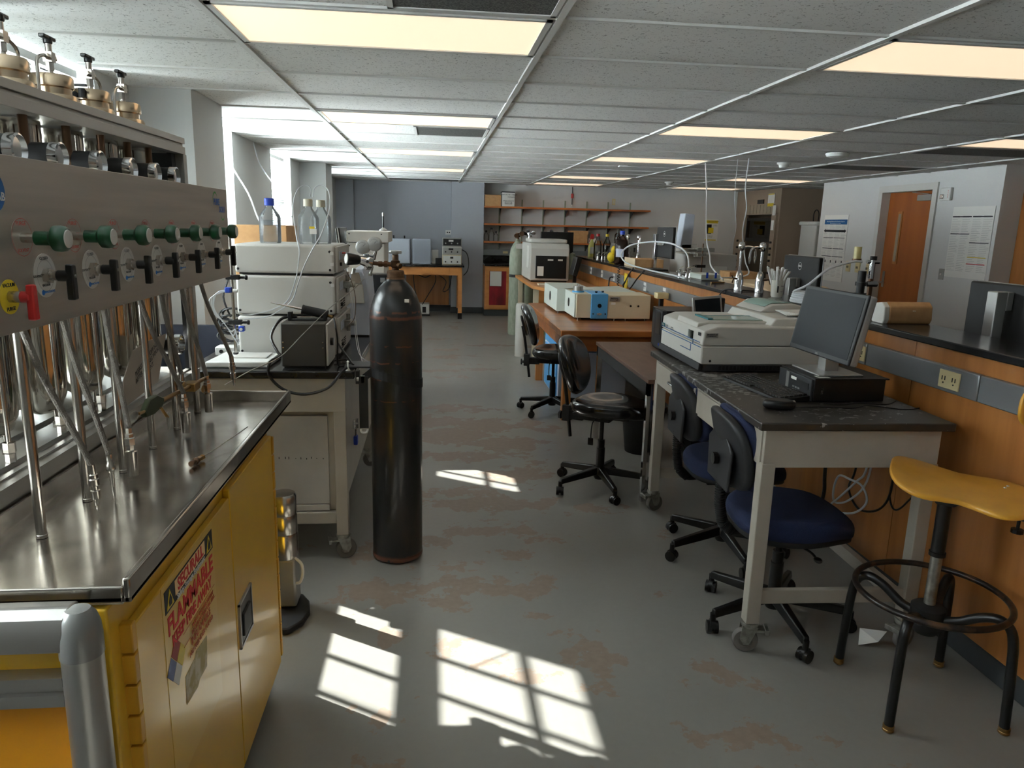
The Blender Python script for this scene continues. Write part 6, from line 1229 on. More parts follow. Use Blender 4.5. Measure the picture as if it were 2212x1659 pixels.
# clamp with wing nuts, small fitting, papers, envelope, gauge on the frame
t = T('clamp_holder', 'green and brass laboratory clamp gripping the fourth steel tube', 'clamp', (-.74, 2.0, 1.05))
P(t, 'jaw', MB().prism([(1.86, 1.10), (1.90, 1.125), (1.95, 1.125), (2.0, 1.105), (1.98, 1.085), (1.92, 1.08), (1.87, 1.085)], -.73, -.715, 'x'), mat('olive_clamp', (54, 62, 40), .5), bevel=.003)
P(t, 'arm', MB().cyl((-.72, 1.99, 1.10), (-.715, 2.35, 1.085), .006), M_brass); P(t, 'boss', MB().box(-.735, -.70, 2.2, 2.25, 1.075, 1.10), M_brass, bevel=.003)
P(t, 'wing_nut', MB().ell((-.72, 1.80, 1.105), .003, .03, .014), M_galv); P(t, 'wing_nut', MB().ell((-.70, 1.97, 1.05), .003, .014, .025), M_galv); P(t, 'wing_nut', MB().ell((-.72, 2.17, 1.10), .004, .018, .012), M_brass); P(t, 'wing_nut', MB().ell((-.71, 2.31, 1.06), .004, .02, .012), M_brass)
P(t, 'screw', MB().cyl((-.72, 1.83, 1.105), (-.72, 1.88, 1.10), .004).cyl((-.71, 1.95, 1.09), (-.70, 1.965, 1.06), .004), M_brass)
t = T('tube_fitting', 'loose brass and steel tube fitting lying on the steel tray', 'fitting', (-.6, 1.85, .965))
P(t, 'body', MB().lathe([(0, 0), (.007, 0), (.007, .012), (.0055, .014), (.0055, .02), (.009, .022), (.009, .03), (.005, .032)], (-.605, 1.83, .975), (.2, .9, 0), 12), M_bronze)
P(t, 'nut', MB().lathe([(.005, .032), (.0075, .034), (.0075, .045), (.006, .047), (.0075, .049), (.0075, .058), (.004, .06)], (-.605, 1.83, .975), (.2, .9, 0), 6), M_brass); P(t, 'capillary', MB().tube([(-.592, 1.885, .975), (-.57, 1.98, .98), (-.545, 2.05, .99), (-.525, 2.08, 1.002)], .0015), M_galv)
t = T('paper_sheet', 'printed white sheet lying on the cream bench top', 'paper', (-.95, 2.2, .966))
P(t, 'sheet', MB().box(-1.1, -.87, 2.08, 2.36, .966, .9675), M_paper); f = MB()
for k in range(12): f.box(-1.08, -.9, 2.10 + .02 * k, 2.103 + .02 * k, .9675, .9678)
P(t, 'printed_lines', f, mat('grey_ink', (150, 150, 150), .8), smooth=0)
one('yellow_folder', 'yellow folder lying under the sheets on the cream bench', 'folder', MB().box(-1.2, -.88, 2.38, 2.55, .966, .97), mat('manila_folder', (214, 172, 84), .6))
t = T('paper_note', 'grey paper note with printed reminder leaning on the frame rail', 'note', (-.87, 2.3, 1.04))
P(t, 'sheet', MB().prism([(2.15, 1.04), (2.42, 1.06), (2.52, 1.20), (2.34, 1.20), (2.24, 1.19), (2.16, 1.12)], -.884, -.882, 'x'), mat('grey_note_paper', (170, 160, 148), .8)); P(t, 'lettering', MB().text('PLEASE TURN OFF N2\nAFTER GETTING YOUR\nSOLVENT', (-.8805, 2.34, 1.13), Vector((0, 1, .35)).normalized(), Vector((0, -.35, 1)).normalized(), .02, .0002), M_print)
t = T('pressure_gauge', 'single larger pressure gauge on the bench rail near the note', 'pressure gauge', (-.93, 2.70, 1.04))
P(t, 'case', MB().cyl((-.95, 2.70, 1.135), (-.915, 2.70, 1.135), .034, n=28), M_black); P(t, 'bezel', MB().lathe([(.03, 0), (.036, 0), (.036, .02), (.031, .022), (.031, .012)], (-.915, 2.70, 1.135), (1, 0, 0), 32), M_chrome); P(t, 'dial_face', MB().lathe([(.031, .01), (0, .0105)], (-.915, 2.70, 1.135), (1, 0, 0), 28), M_paper); P(t, 'stem', MB().cyl((-.93, 2.70, 1.04), (-.93, 2.70, 1.105), .007, n=6), M_steel)
for k, y in enumerate((1.66, 1.89, 2.12, 2.33)):
    t = T('base_valve', ['nearest base fitting under a thin vertical pipe on the frame', 'second base fitting under a thin vertical pipe on the frame', 'third base fitting under a thin vertical pipe on the frame', 'far base fitting under a thin vertical pipe on the frame'][k], 'pipe fitting', (-.915, y, 1.04), 0, 'thin pipes with nuts on the frame base rail')
    P(t, 'nut', MB().cyl((-.93, y, 1.041), (-.93, y, 1.06), .011, n=6).cyl((-.93, y, 1.063), (-.93, y, 1.085), .013, n=6), M_steel); P(t, 'pipe', MB().cyl((-.93, y, 1.08), (-.93, y, 1.78), .005), M_steel)
one('sill_panel', 'dark navy board leaning below the window by the first pillar', 'board', MB().box(-1.66, -1.2, 4.3, 4.34, .0, .98), mat('navy_board', (40, 44, 58), .6))

# ================================================================ RIGHT LAB TABLE
t = T('mobile_lab_table', 'grey metal lab table with chipped black top on casters in the right foreground', 'lab table', (1.5, 3.15, 0), 0)
rt_ = -math.atan2(.035, 1.52)
def RT(mb):
    pv = Vector((1.155, 2.40, 0)); R = rz_(-.03 * 1.0); mb.v = [R @ (v - pv) + pv for v in mb.v]; return mb
m = bpy.data.materials.new('chipped_black_epoxy'); m.use_nodes = True; nt = m.node_tree; b = nt.nodes['Principled BSDF']; L = nt.links.new
tc = N('ShaderNodeTexCoord'); mp = N('ShaderNodeMapping'); mp.inputs['Scale'].default_value = (1, 1.6, 1); L(tc.outputs['Object'], mp.inputs['Vector'])
v1 = N('ShaderNodeTexNoise', Scale=26.0, Detail=3.0, Roughness=.55); L(mp.outputs[0], v1.inputs['Vector']); v2 = N('ShaderNodeTexNoise', Scale=4.0, Detail=2.0); L(tc.outputs['Object'], v2.inputs['Vector']); v3 = N('ShaderNodeTexNoise', Scale=9.0, Detail=5.0); L(tc.outputs['Object'], v3.inputs['Vector'])
sx = N('ShaderNodeSeparateXYZ'); L(tc.outputs['Object'], sx.inputs[0])
def blob(x0, y0, rx, ry):
    dx = MATH('DIVIDE', MATH('SUBTRACT', sx.outputs['X'], x0), rx); dy = MATH('DIVIDE', MATH('SUBTRACT', sx.outputs['Y'], y0), ry)
    return MATH('MAXIMUM', MATH('SUBTRACT', 1.0, MATH('ADD', MATH('MULTIPLY', dx, dx), MATH('MULTIPLY', dy, dy))), 0.0)
bl = MATH('MAXIMUM', blob(-.14, -.1, .28, .35), blob(-.2, .1, .2, .45)); bl = MATH('MAXIMUM', bl, MATH('MULTIPLY', blob(0.0, -.62, .3, .12), .5))
q = MATH('ADD', v1.outputs['Fac'], MATH('MULTIPLY', bl, .17)); q = MATH('GREATER_THAN', q, .668)
base = mixc(v3.outputs['Fac'], rgb(24, 23, 22), rgb(62, 56, 50)); L(mixc(MATH('MULTIPLY', q, .75), base, rgb(176, 176, 174)), b.inputs['Base Color'])
b.inputs['Roughness'].default_value = .38; M_chip = m
tp = P(t, 'table_top', RT(MB().box(1.147, 1.872, 2.396, 3.92, .89, .92)), M_chip, bevel=.005)
P(t, 'apron', RT(MB().box(1.18, 1.84, 2.425, 2.445, .745, .889)), M_grey, bevel=.002); P(t, 'apron', RT(MB().box(1.175, 1.19, 2.445, 3.88, .75, .889)), M_grey, smooth=0); P(t, 'apron', RT(MB().box(1.83, 1.845, 2.445, 3.88, .75, .889)), M_grey, smooth=0)
for y0, y1, hd in ((3.18, 3.82, True), (2.52, 3.14, False)):
    d = P(t, 'drawer', RT(MB().box(1.163, 1.176, y0, y1, .765, .87)), M_grey, bevel=.002)
    if hd: P(d, 'handle', RT(MB().tube([(1.165, y1 - .27, .82), (1.145, y1 - .28, .82), (1.142, y1 - .32, .82), (1.145, y1 - .36, .82), (1.165, y1 - .37, .82)], .006)), M_chrome)
for x_, y_ in ((1.175, 2.42), (1.79, 2.42), (1.175, 3.84), (1.79, 3.84)):
    lg = MB().box(x_, x_ + .052, y_, y_ + .052, .125, .76); RT(lg); P(t, 'leg', lg, M_grey, bevel=.003)
    c = Vector((x_ + .026, y_ + .026, 0)); pv = Vector((1.155, 2.40, 0)); c = rz_(-.03) @ (c - pv) + pv
    caster(t, c.x, c.y, .125, rz={(1.175, 2.42): 2.9, (1.79, 2.42): .4, (1.175, 3.84): .3, (1.79, 3.84): 1}[(x_, y_)], r=.048)
P(t, 'stretcher', RT(MB().box(1.227, 1.79, 2.435, 2.46, .20, .255)), M_grey, bevel=.002); P(t, 'stretcher', RT(MB().box(1.80, 1.83, 2.47, 3.84, .16, .215)), M_grey, bevel=.002); P(t, 'stretcher', RT(MB().box(1.227, 1.79, 3.85, 3.875, .20, .255)), M_grey, bevel=.002)
P(t, 'rivet', MB().cyl((1.2, 2.428, .86), (1.2, 2.424, .86), .004), M_dark)

# spectrophotometer
t = T('spectrophotometer', 'large off-white spectrophotometer with teal lid on the right lab table', 'spectrophotometer', (1.5, 3.6, .92))
y0, y1 = 3.30, 3.93
P(t, 'dark_base', MB().prism([(1.255, .925), (1.9, .925), (1.9, .958), (1.25, .958)], y0, y1, 'y').prism([(1.24, .93), (1.265, .925), (1.265, .958), (1.243, .965)], y0, y1, 'y'), M_shell, bevel=.003)
P(t, 'lower_body', MB().box(1.25, 1.93, y0, y1, .958, 1.045), M_inst, bevel=.006)
P(t, 'upper_body', MB().prism([(1.251, 1.047), (1.93, 1.047), (1.93, 1.134), (1.38, 1.138), (1.32, 1.137), (1.256, 1.115)], y0, y1, 'y'), M_inst, bevel=.007, seg=3)
P(t, 'sample_cover', MB().prism([(1.262, 1.10), (1.268, 1.142), (1.32, 1.148), (1.62, 1.148), (1.66, 1.12), (1.66, 1.10)], 3.42, 3.72, 'y'), M_inst, bevel=.005)
P(t, 'teal_lid', MB().box(1.345, 1.62, 3.47, 3.62, 1.146, 1.152), M_tealg, label='translucent teal lid'); P(t, 'lid_strip', MB().box(1.335, 1.36, 3.47, 3.66, 1.149, 1.156).box(1.34, 1.62, 3.625, 3.635, 1.146, 1.153), M_teal)
P(t, 'rear_block', MB().prism([(1.60, 1.13), (1.63, 1.172), (1.95, 1.182), (1.95, 1.13)], 3.36, 3.9, 'y'), M_inst, bevel=.006, seg=3)
P(t, 'rear_hood', MB().prism([(1.655, 1.175), (1.72, 1.215), (1.83, 1.22), (1.9, 1.205), (1.9, 1.175)], 3.6, 3.92, 'y'), M_inst, bevel=.006); P(t, 'hood_glass', MB().prism([(1.69, 1.201), (1.73, 1.218), (1.83, 1.2225), (1.86, 1.215), (1.83, 1.2245), (1.73, 1.2215), (1.69, 1.2035)], 3.63, 3.89, 'y'), M_tealg)
f = MB().box(1.2475, 1.2505, y0 + .03, y1 - .01, 1.058, 1.061).box(1.2475, 1.2505, y0 + .01, y1 - .01, 1.037, 1.040).box(1.2475, 1.2505, 3.42, 3.423, 1.04, 1.06).box(1.2475, 1.2505, 3.45, 3.6, 1.0, 1.003).box(1.2475, 1.2505, 3.447, 3.45, 1.0, 1.035)
P(t, 'front_stripes', f, M_inkblue); P(t, 'teal_badge', MB().box(1.2470, 1.2505, 3.875, 3.92, 1.062, 1.078), M_teal); P(t, 'lettering', MB().text('Cary', (1.2465, 3.897, 1.070), (0, -1, 0), (0, 0, 1), .015, bold=True), M_paper)
P(t, 'model_lettering', MB().text('50 BIO', (1.2467, 3.835, 1.070), (0, -1, 0), (0, 0, 1), .018).text('UV-Visible\nSpectrophotometer', (1.2467, 3.74, 1.068), (0, -1, 0), (0, 0, 1), .008), mat('grey_ink', (150, 150, 150), .8))
P(t, 'asset_label', MB().box(1.268, 1.325, y0 - .0015, y0 + .001, 1.085, 1.108), M_silver); P(t, 'asset_label', MB().box(1.249, 1.2515, 3.33, 3.36, 1.09, 1.105), M_print); P(t, 'asset_lettering', MB().text('PROPERTY OF\nCHEMISTRY', (1.2965, y0 - .002, 1.0965), (1, 0, 0), (0, 0, 1), .008), M_print)
P(t, 'front_tape', MB().box(1.248, 1.2515, 3.43, 3.5, 1.062, 1.10), M_film); P(t, 'screw_hole', MB().cyl((1.295, y0 + .001, .975), (1.295, y0 - .001, .975), .006), M_black)
f = MB()
for k in range(26): f.box(1.34 + k * .018, 1.352 + k * .018, y0 - .001, y0 + .001, .932, .952)
P(t, 'vent_slots', f, M_dark, smooth=0)
for x_ in (1.3, 1.85):
    for y_ in (3.34, 3.88): P(t, 'foot', MB().cyl((x_, y_, .92), (x_, y_, .926), .02), M_black)
f = MB()
for k in range(5):
    R = rz_(.1 * k - .2); f.box(1.72, 1.93, 3.38, 3.56, 1.182 + .003 * k, 1.184 + .003 * k, R)
one('paper_pile', 'loose papers fanned on top of the spectrophotometer behind the screen', 'papers', f, M_paper, smooth=0)
# computer, monitor, keyboard, mouse
t = T('desktop_computer', 'flat black desktop computer lying under the monitor on the right table', 'computer', (1.66, 2.86, .92))
P(t, 'case', MB().box(1.50, 1.80, 2.71, 2.99, .922, 1.012), M_black, bevel=.003); P(t, 'lid', MB().box(1.498, 1.812, 2.705, 2.995, 1.010, 1.016), M_blackm, bevel=.002)
fp = P(t, 'front_bezel', MB().box(1.488, 1.50, 2.712, 2.988, .922, 1.01), M_shell, bevel=.003)
P(fp, 'drive_bay', MB().box(1.486, 1.489, 2.73, 2.88, .965, .99), M_black); P(fp, 'silver_strip', MB().box(1.486, 1.489, 2.895, 2.92, .925, 1.006), M_silver); P(fp, 'stickers', MB().box(1.4855, 1.4875, 2.83, 2.875, .983, .995), M_paper)
f = MB()
for a in range(2):
    for k in range(3): f.box(1.4855, 1.4885, 2.80 + .022 * k, 2.814 + .022 * k, .937 + .014 * a, .944 + .014 * a)
P(fp, 'ports', f, M_silver, smooth=0); P(t, 'asset_label', MB().box(1.52, 1.57, 2.715, 2.76, 1.0155, 1.0165), M_paper)
P(t, 'side_lettering', MB().text('DELL', (1.535, 2.709, .965), (0, 0, 1), (-1, 0, 0), .012), M_silver)
for x_, y_ in ((1.52, 2.73), (1.78, 2.73), (1.52, 2.97), (1.78, 2.97)): P(t, 'foot', MB().cyl((x_, y_, .92), (x_, y_, .924), .01), M_black)
t = T('computer_monitor', 'tilted dark widescreen monitor standing on the flat black computer', 'monitor', (1.62, 2.854, 1.0165), -PI / 2)
R = Matrix.Rotation(-.19, 3, 'X'); cz_ = 1.218 - 1.0165; pv = (0, -.017, cz_); w, h = .479, .277
P(t, 'rear_shell', MB().box(-w / 2 + .002, w / 2 - .002, -.012, .02, cz_ - h / 2 + .002, cz_ + h / 2 - .002, R, pv), M_silver, world=False, bevel=.008)
P(t, 'bezel', MB().box(-w / 2, w / 2, -.022, -.011, cz_ - h / 2, cz_ + h / 2, R, pv), M_shell, world=False, bevel=.005, seg=3)
P(t, 'screen', MB().box(-w / 2 + .014, w / 2 - .016, -.0232, -.0215, cz_ - h / 2 + .02, cz_ + h / 2 - .014, R, pv), M_screen, world=False, smooth=0)
lg = MB().text('DELL', (0, -.0228, cz_ - h / 2 + .010), (1, 0, 0), (0, 0, 1), .01); lg.v = [R @ (v - Vector(pv)) + Vector(pv) for v in lg.v]; P(t, 'logo', lg, M_silver, world=False)
f = MB()
for k in range(5): f.box(w / 2 - .006, w / 2 - .003, -.0232, -.0215, cz_ - h / 2 + .02 + .014 * k, cz_ - h / 2 + .026 + .014 * k, R, pv)
P(t, 'buttons', f, M_black, world=False)
P(t, 'stand_neck', MB().box(-.03, .03, .012, .04, .006, cz_ + .02).box(-.03, .03, -.02, .02, .006, cz_ - h / 2 + .01), M_silver, world=False, bevel=.003)
P(t, 'stand_base', MB().prism([(-.115, -.09), (.115, -.09), (.115, .10), (-.115, .10)], .0, .008, 'z'), M_silver, world=False, bevel=.003); P(t, 'base_edge', MB().box(-.112, .112, -.088, .098, -.0005, .001), M_black, world=False)
# keyboard
kp = [(1.419, 3.14), (1.475, 3.13), (1.49, 2.70), (1.38, 2.655)]
t = KB = T('keyboard', 'dusty black keyboard lying in front of the flat computer', 'keyboard', (1.40, 2.93, .92), math.radians(7))
P(t, 'body', MB().prism([(-.075, .001), (.075, .001), (.075, .022), (.06, .024), (-.072, .012)], -.225, .225, 'y'), M_blackm, world=False, bevel=.002)
f = MB()
for r in range(6):
    for c in range(21):
        if r == 5 and 5 < c < 11: continue
        y_ = -.213 + .0205 * c; x_ = -.062 + .0205 * (5 - r); f.box(x_ - 0.0, x_ + .0165, y_, y_ + .0165, .012 + .10 * (x_ + .07) * .9, .020 + .10 * (x_ + .07) * .9)
P(t, 'keys', f, mat('dusty_keys', (40, 39, 38), .5, noise=(30, (1, 1, 1), (70, 62, 54), .5, .7)), world=False, smooth=0)
t = T('computer_mouse', 'black mouse at the edge of the right lab table', 'mouse', (1.31, 2.605, .92), math.radians(-15))
pts = []; f = MB()
f.pad([(.062 * math.cos(a), .034 * math.sin(a)) for a in [2 * PI * k / 24 for k in range(24)]], .034, .015, lambda u, v, w_: (u, v, .018 + (w_ if w_ < 0 else w_ * (1.05 - 5 * (u + .01) ** 2 * 20 * .3))))
P(t, 'shell', f, M_black, world=False, smooth=60); P(t, 'side_strip', MB().box(.02, .058, -.012, .012, .028, .0335), M_silver, world=False, bevel=.003)
P(t, 'cable', MB().tube([(1.37, 2.60, .926), (1.5, 2.62, .922), (1.6, 2.60, .922), (1.7, 2.64, .922), (1.8, 2.58, .922), (1.88, 2.60, .922)], .002, n=6), M_black)
P(KB, 'cable', MB().tube([(1.47, 2.68, .93), (1.58, 2.655, .922), (1.68, 2.68, .922), (1.78, 2.66, .922), (1.86, 2.72, .922)], .002, n=6), M_black)
f = MB().tube([(1.9, 2.9, .74), (1.9, 2.919, .554), (1.9, 2.977, .485), (1.9, 3.098, .361), (1.9, 3.156, .304), (1.9, 3.118, .284), (1.9, 2.964, .34), (1.9, 2.883, .423), (1.9, 2.931, .48), (1.9, 3.032, .477), (1.9, 3.121, .461), (1.905, 3.159, .373), (1.91, 3.139, .322), (1.91, 3.03, .376), (1.91, 2.916, .507), (1.91, 2.886, .74)], .005)
one('hanging_cable', 'loop of white cable hanging under the right lab table', 'cable', f, M_tube)
f = MB().tube([(1.92, 3.0, .74), (1.92, 3.029, .516), (1.92, 3.062, .432), (1.92, 3.022, .379), (1.92, 2.942, .36), (1.92, 2.818, .416), (1.92, 2.758, .523), (1.92, 2.765, .74)], .005)
one('hanging_cable', 'large loop of black cable hanging under the right lab table', 'cable', f, M_black)
f = MB().tube([(1.94, 2.70, .74), (1.93, 2.761, .584), (1.93, 2.775, .496), (1.93, 2.745, .45), (1.93, 2.697, .468), (1.93, 2.619, .559), (1.95, 2.5, .7)], .004)
one('hanging_cable', 'small loop of thin black cable hanging between table and stool', 'cable', f, M_black)
f = MB().tube([(1.93, 3.3, .74), (1.93, 3.294, .432), (1.93, 3.28, .328), (1.93, 3.295, .25)], .009)
one('hanging_cable', 'straight black cable dropping behind the blue chair seat', 'cable', f, M_black)
one('paper_scrap', 'crumpled white paper scrap by the rear caster under the stool', 'scrap', MB().add([(1.66, 2.45, .001), (1.72, 2.42, .03), (1.74, 2.48, .002), (1.69, 2.50, .045), (1.78, 2.46, .05)], [(0, 1, 3), (1, 2, 3), (0, 2, 1), (0, 3, 2), (1, 4, 3), (2, 4, 1), (2, 3, 4)]), M_paper)

# ================================================================ CHAIRS
def star_base(t, hub_r=.03, R=.29, hub_z=.105, mt=M_black, col_top=.40, a0=0):
    P(t, 'gas_column', MB().cyl((0, 0, .08), (0, 0, .26), .026).cyl((0, 0, .26), (0, 0, .31), .022).cyl((0, 0, .31), (0, 0, col_top), .013), mt, world=False)
    P(t, 'hub', MB().lathe([(0, .06), (.03, .06), (.04, .08), (.04, .12), (.03, .135), (.0, .136)], (0, 0, 0)), mt, world=False)
    for k in range(5):
        a = math.radians(a0 + 72 * k); ca, sa = math.cos(a), math.sin(a)
        f = MB(); n = 7; secs = []
        for i in range(n):
            q = i / (n - 1); r = .03 + (R - .03) * q; z = .115 - .03 * q; wd = .024 - .008 * q; hh = .022 - .006 * q
            secs.append([(r, -wd, z - hh), (r, wd, z - hh), (r, wd * .7, z + hh), (r, -wd * .7, z + hh)])
        vs = [(p[0] * ca - p[1] * sa, p[0] * sa + p[1] * ca, p[2]) for s in secs for p in s]
        fs = [(i * 4 + j, i * 4 + (j + 1) % 4, (i + 1) * 4 + (j + 1) % 4, (i + 1) * 4 + j) for i in range(n - 1) for j in range(4)] + [(3, 2, 1, 0), tuple((n - 1) * 4 + j for j in range(4))]
        f.add(vs, fs); lg = P(t, 'base_leg', f, mt, world=False, bevel=.005)
        cx, cy_ = R * ca, R * sa; b3 = a + 1.1 + k; tx, ty = -math.sin(b3), math.cos(b3)
        c = P(lg, 'caster', MB().cyl((cx, cy_, .05), (cx, cy_, .085), .012).cyl((cx - tx * .022, cy_ - ty * .022, .026), (cx - tx * .006, cy_ - ty * .006, .026), .026, n=20).cyl((cx + tx * .006, cy_ + ty * .006, .026), (cx + tx * .022, cy_ + ty * .022, .026), .026, n=20).cyl((cx - tx * .01, cy_ - ty * .01, .034), (cx + tx * .01, cy_ + ty * .01, .034), .024, n=16), mt, world=False)
def superell(a, b2, n=32, e=2.6):
    return [(a * math.copysign(abs(math.cos(t_)) ** (2 / e), math.cos(t_)), b2 * math.copysign(abs(math.sin(t_)) ** (2 / e), math.sin(t_))) for t_ in [2 * PI * k / n for k in range(n)]]
def black_chair(x, y, rz, label, a0):
    t = T('task_chair', label, 'chair', (x, y, 0), rz, 'glossy black vinyl task chairs')
    star_base(t, a0=a0, col_top=.46)
    out = [(u * (1 + .0), v * (1 - .25 * max(0, u) / .22)) for u, v in superell(.235, .205)]
    P(t, 'seat', MB().pad(out, .075, .036, lambda u, v, w: (u + .05, v, .525 + w * (1 if w < 0 else 1) + (.012 - .9 * ((u) ** 2 + v * v) if 0 else 0) + (.35 * v * v if w > 0 else 0) - (.02 * math.exp(-((u + .05) ** 2 + v * v) * 60) if w > 0 else 0) - 1.1 * max(0, u - .12) ** 2 * 5 * .35), k=5), M_vinyl, world=False, smooth=70)
    P(t, 'seat_pan', MB().box(-.15, .2, -.12, .12, .472, .488).box(-.14, .06, -.045, .045, .43, .475), M_blackm, world=False, bevel=.004)
    f = MB().tube([(-.02, -.05, .45), (-.03, -.09, .43), (-.03, -.11, .36), (-.025, -.115, .33)], .004); P(t, 'lever', f, M_black, world=False)
    P(t, 'lever_paddle', MB().box(-.045, -.012, -.12, -.112, .30, .345), M_black, world=False, bevel=.003)
    # back bar and cushion: leaning back
    P(t, 'back_bar', MB().tube([(-.205, 0, .30), (-.225, 0, .45), (-.25, 0, .62), (-.275, 0, .74)], .0115, n=10), M_black, world=False)
    P(t, 'bar_bracket', MB().box(-.25, -.12, -.022, .022, .415, .47).box(-.255, -.205, -.028, .028, .40, .50), M_blackm, world=False, bevel=.004)
    P(t, 'bracket_knob', MB().lathe([(0, 0), (.012, 0), (.012, .012), (.026, .014), (.026, .026), (.0, .028)], (-.255, 0, .43), (-1, 0, 0), 8), M_black, world=False)
    out = [(u, v * (1 + .12 * (u / .2))) for u, v in superell(.185, .17, e=2.4)]       # u up, v sideways
    def mp(u, v, w):
        return (-.215 - .30 * u - w * .95 - 1.2 * 0 + 1.5 * v * v * (1) + (.0), v, .755 + u * .95 - w * .3)
    P(t, 'backrest', MB().pad(out, .06, .029, mp, k=5), M_vinyl, world=False, smooth=70)
    P(t, 'back_plate', MB().pad(superell(.09, .06), .014, .006, lambda u, v, w: (-.262 - .30 * u - w, v, .745 + u * .95)), M_shell, world=False, smooth=60)
    return t
black_chair(1.02, 4.25, math.radians(-32), 'near glossy black task chair in front of the brown desk', 20)
black_chair(1.02, 6.2 - .06, math.radians(-12), 'far glossy black task chair beside the worn wooden table', 165)
def blue_chair(x, y, rz, label, a0):
    t = T('office_chair', label, 'chair', (x, y, 0), rz, 'navy fabric office chairs')
    star_base(t, a0=a0, col_top=.40, R=.30)
    out = [(u, v * (1 - .22 * max(0, u) / .22)) for u, v in superell(.24, .225, e=2.8)]
    P(t, 'seat', MB().pad(out, .085, .038, lambda u, v, w: (u + .03, v, .465 + w - 2.2 * max(0, u - .10) ** 2 + (.15 * v * v if w > 0 else 0)), k=5), M_blue, world=False, smooth=70)
    P(t, 'seat_shell', MB().pad([(u * .97, v * .97) for u, v in out], .03, .012, lambda u, v, w: (u + .03, v, .427 + w - 1.8 * max(0, u - .10) ** 2)), M_blackm, world=False, smooth=60)
    P(t, 'mechanism', MB().box(-.12, .08, -.07, .07, .37, .415), M_black, world=False, bevel=.006)
    P(t, 'lever', MB().tube([(.0, -.06, .39), (.05, -.16, .38), (.06, -.2, .37)], .005).ell((.062, -.21, .368), .016, .022, .01), M_black, world=False)
    f = MB(); pts = [(-.11, 0, .40), (-.2, 0, .39), (-.245, 0, .43), (-.262, 0, .52), (-.262, 0, .62), (-.255, 0, .68)]
    P(t, 'back_bar', f.tube(pts, .016, n=10), M_blackm, world=False)
    f = MB(); SP = []
    P0 = [Vector(p) for p in [(-.2, 0, .39), (-.245, 0, .43), (-.262, 0, .52), (-.262, 0, .62)]]
    for k in range(30):
        q = k / 29 * 3; i = min(int(q), 2); c = P0[i].lerp(P0[i + 1], q - i); d = (P0[i + 1] - P0[i]).normalized(); f.lathe([(.016, -.0022), (.022, -.001), (.022, .001), (.016, .0022)], c, d, 14)
    P(t, 'bellows', f, M_blackm, world=False)
    P(t, 'knob', MB().lathe([(0, 0), (.012, 0), (.012, .01), (.024, .012), (.024, .03), (0, .032)], (-.275, 0, .70), (-1, 0, 0), 10), M_black, world=False)
    out = [(u, v * (1 + .0 * u)) for u, v in superell(.165, .20, e=2.9)]
    P(t, 'back_shell', MB().pad([(u * .96, v * .94) for u, v in out], .04, .018, lambda u, v, w: (-.255 - .22 * u + .9 * v * v - w, v, .745 + u * .97), k=4), M_shell, world=False, smooth=60)
    P(t, 'shell_ridge', MB().prism([(-.125, .60), (.125, .60), (.14, .76), (.06, .82), (0, .80), (-.06, .82), (-.14, .76)], -.283, -.27, 'x'), M_shell, world=False, bevel=.006)
    P(t, 'backrest', MB().pad(out, .045, .021, lambda u, v, w: (-.215 - .22 * u + .9 * v * v - w, v, .75 + u * .97), k=5), M_blue, world=False, smooth=70)
    return t
blue_chair(1.40, 2.66, math.radians(-4), 'near navy fabric office chair tucked under the right lab table', 200)
blue_chair(1.44, 3.32, math.radians(-4), 'far navy fabric office chair tucked under the right lab table', 130)

# ================================================================ STOOL
t = T('lab_stool', 'mustard yellow laminate stool with black tubular legs and foot ring in the right corner', 'stool', (1.68, 2.13, 0))
for a in (38.8, 128, 219, -51):
    a = math.radians(a); ca, sa = math.cos(a), math.sin(a)
    lg = P(t, 'leg', MB().tube([(r * ca, r * sa, z) for r, z in ((.04, .31), (.09, .325), (.15, .365), (.20, .38), (.235, .36), (.25, .31), (.258, .2), (.266, .02))], .0155, n=14), M_black, world=False)
    P(lg, 'foot', MB().lathe([(0, 0), (.014, 0), (.018, .004), (.018, .01), (.0165, .012), (.018, .015), (.0175, .024), (0, .025)], (.267 * ca, .267 * sa, 0)), M_brass, world=False)
P(t, 'foot_ring', MB().tube([(.235 * math.cos(2 * PI * k / 24), .235 * math.sin(2 * PI * k / 24), .395) for k in range(24)], .0105, n=12, sm=3, closed=True), mat('worn_black_ring', (34, 30, 28), .35, .3, noise=(18, (1, 1, 1), (96, 70, 50), .5, .7)), world=False)
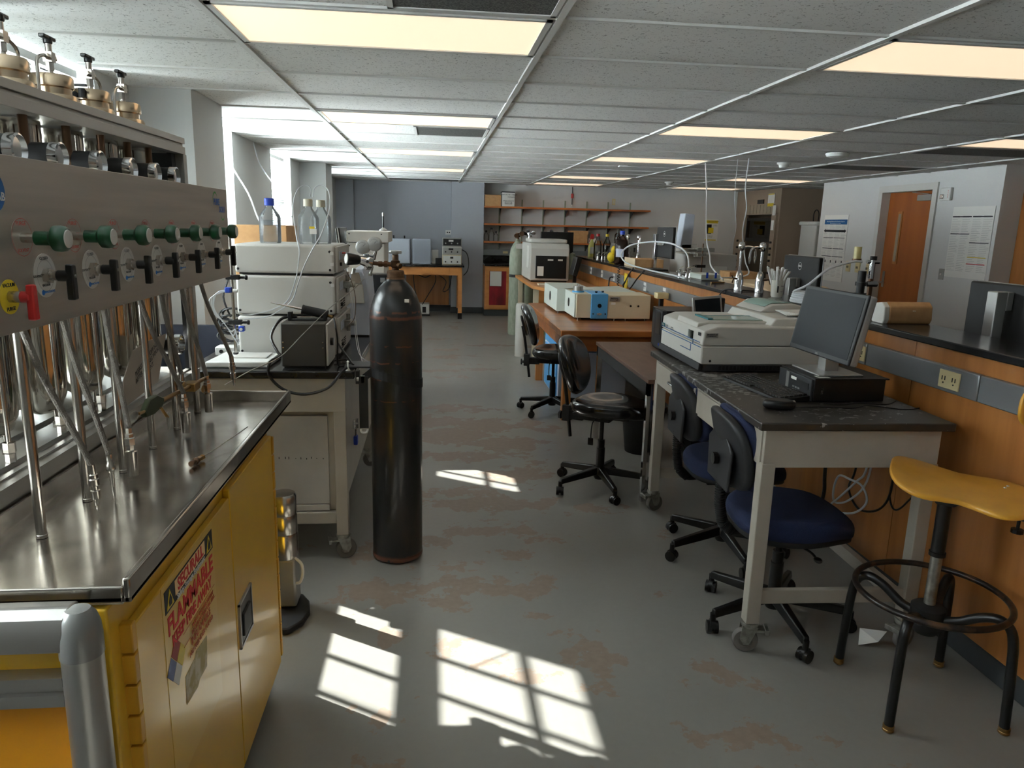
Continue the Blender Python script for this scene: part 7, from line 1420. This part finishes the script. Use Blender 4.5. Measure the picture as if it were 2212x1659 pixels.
P(t, 'hub', MB().lathe([(0, .25), (.035, .25), (.05, .27), (.055, .30), (.055, .345), (.045, .352), (.03, .356), (0, .357)], (0, 0, 0), n=28), M_blackm, world=False)
P(t, 'lower_column', MB().cyl((0, 0, .35), (0, 0, .535), .0185, n=20), M_galv, world=False)
P(t, 'upper_column', MB().cyl((0, 0, .53), (0, 0, .765), .022, n=20).lathe([(.022, .53), (.026, .532), (.026, .545), (.022, .547)], (0, 0, 0)), M_black, world=False)
SR = rz_(math.radians(-36))
f = MB().prism([(-.07, .775), (.07, .765), (.025, .725), (-.025, .725)], -.055, .055, 'y'); f.v = [SR @ v for v in f.v]
P(t, 'seat_support', f, M_blackm, world=False, bevel=.003)
ol = []
for k in range(56):
    a = 2 * PI * k / 56; u = .205 * math.copysign(abs(math.cos(a)) ** .62, math.cos(a)); v = math.sin(a)
    wv = .215 - .055 * math.exp(-(u / .085) ** 2); ol.append((u, wv * math.copysign(abs(v) ** .62, v)))
def seatmap(u, v, w):
    p = SR @ Vector((u + .03, v, 0)); return (p.x, p.y, .785 + .35 * u * u - .02 * u / .2 - .35 * v * v + w)
P(t, 'seat', MB().pad(ol, .016, .007, seatmap, k=3, inner=(.9, .75, .6, .45, .3, .15)), M_yelseat, world=False, smooth=60)
for u, v in ((.13, .06), (.14, .09)): P(t, 'bolt', MB().lathe([(0, .0), (.005, 0), (.004, .003), (0, .004)], seatmap(u, v, .008)), M_silver, world=False)
P(t, 'back_arm', MB().tube([(.03, -.02, .745), (.12, -.16, .735), (.2, -.27, .74), (.2, -.29, .85), (.17, -.27, 1.0), (.15, -.255, 1.08)], .011), M_black, world=False)
P(t, 'adjust_knob', MB().cyl((.13, -.16, .69), (.13, -.16, .74), .005).cyl((.13, -.16, .68), (.13, -.16, .692), .018, n=10), M_black, world=False)
P(t, 'backrest', MB().pad(superell(.075, .15, e=2.8), .014, .006, lambda u, v, w: (.135 + v, -.235 - w - .6 * v * v, 1.105 + u), k=3), M_yelseat, world=False, smooth=60)
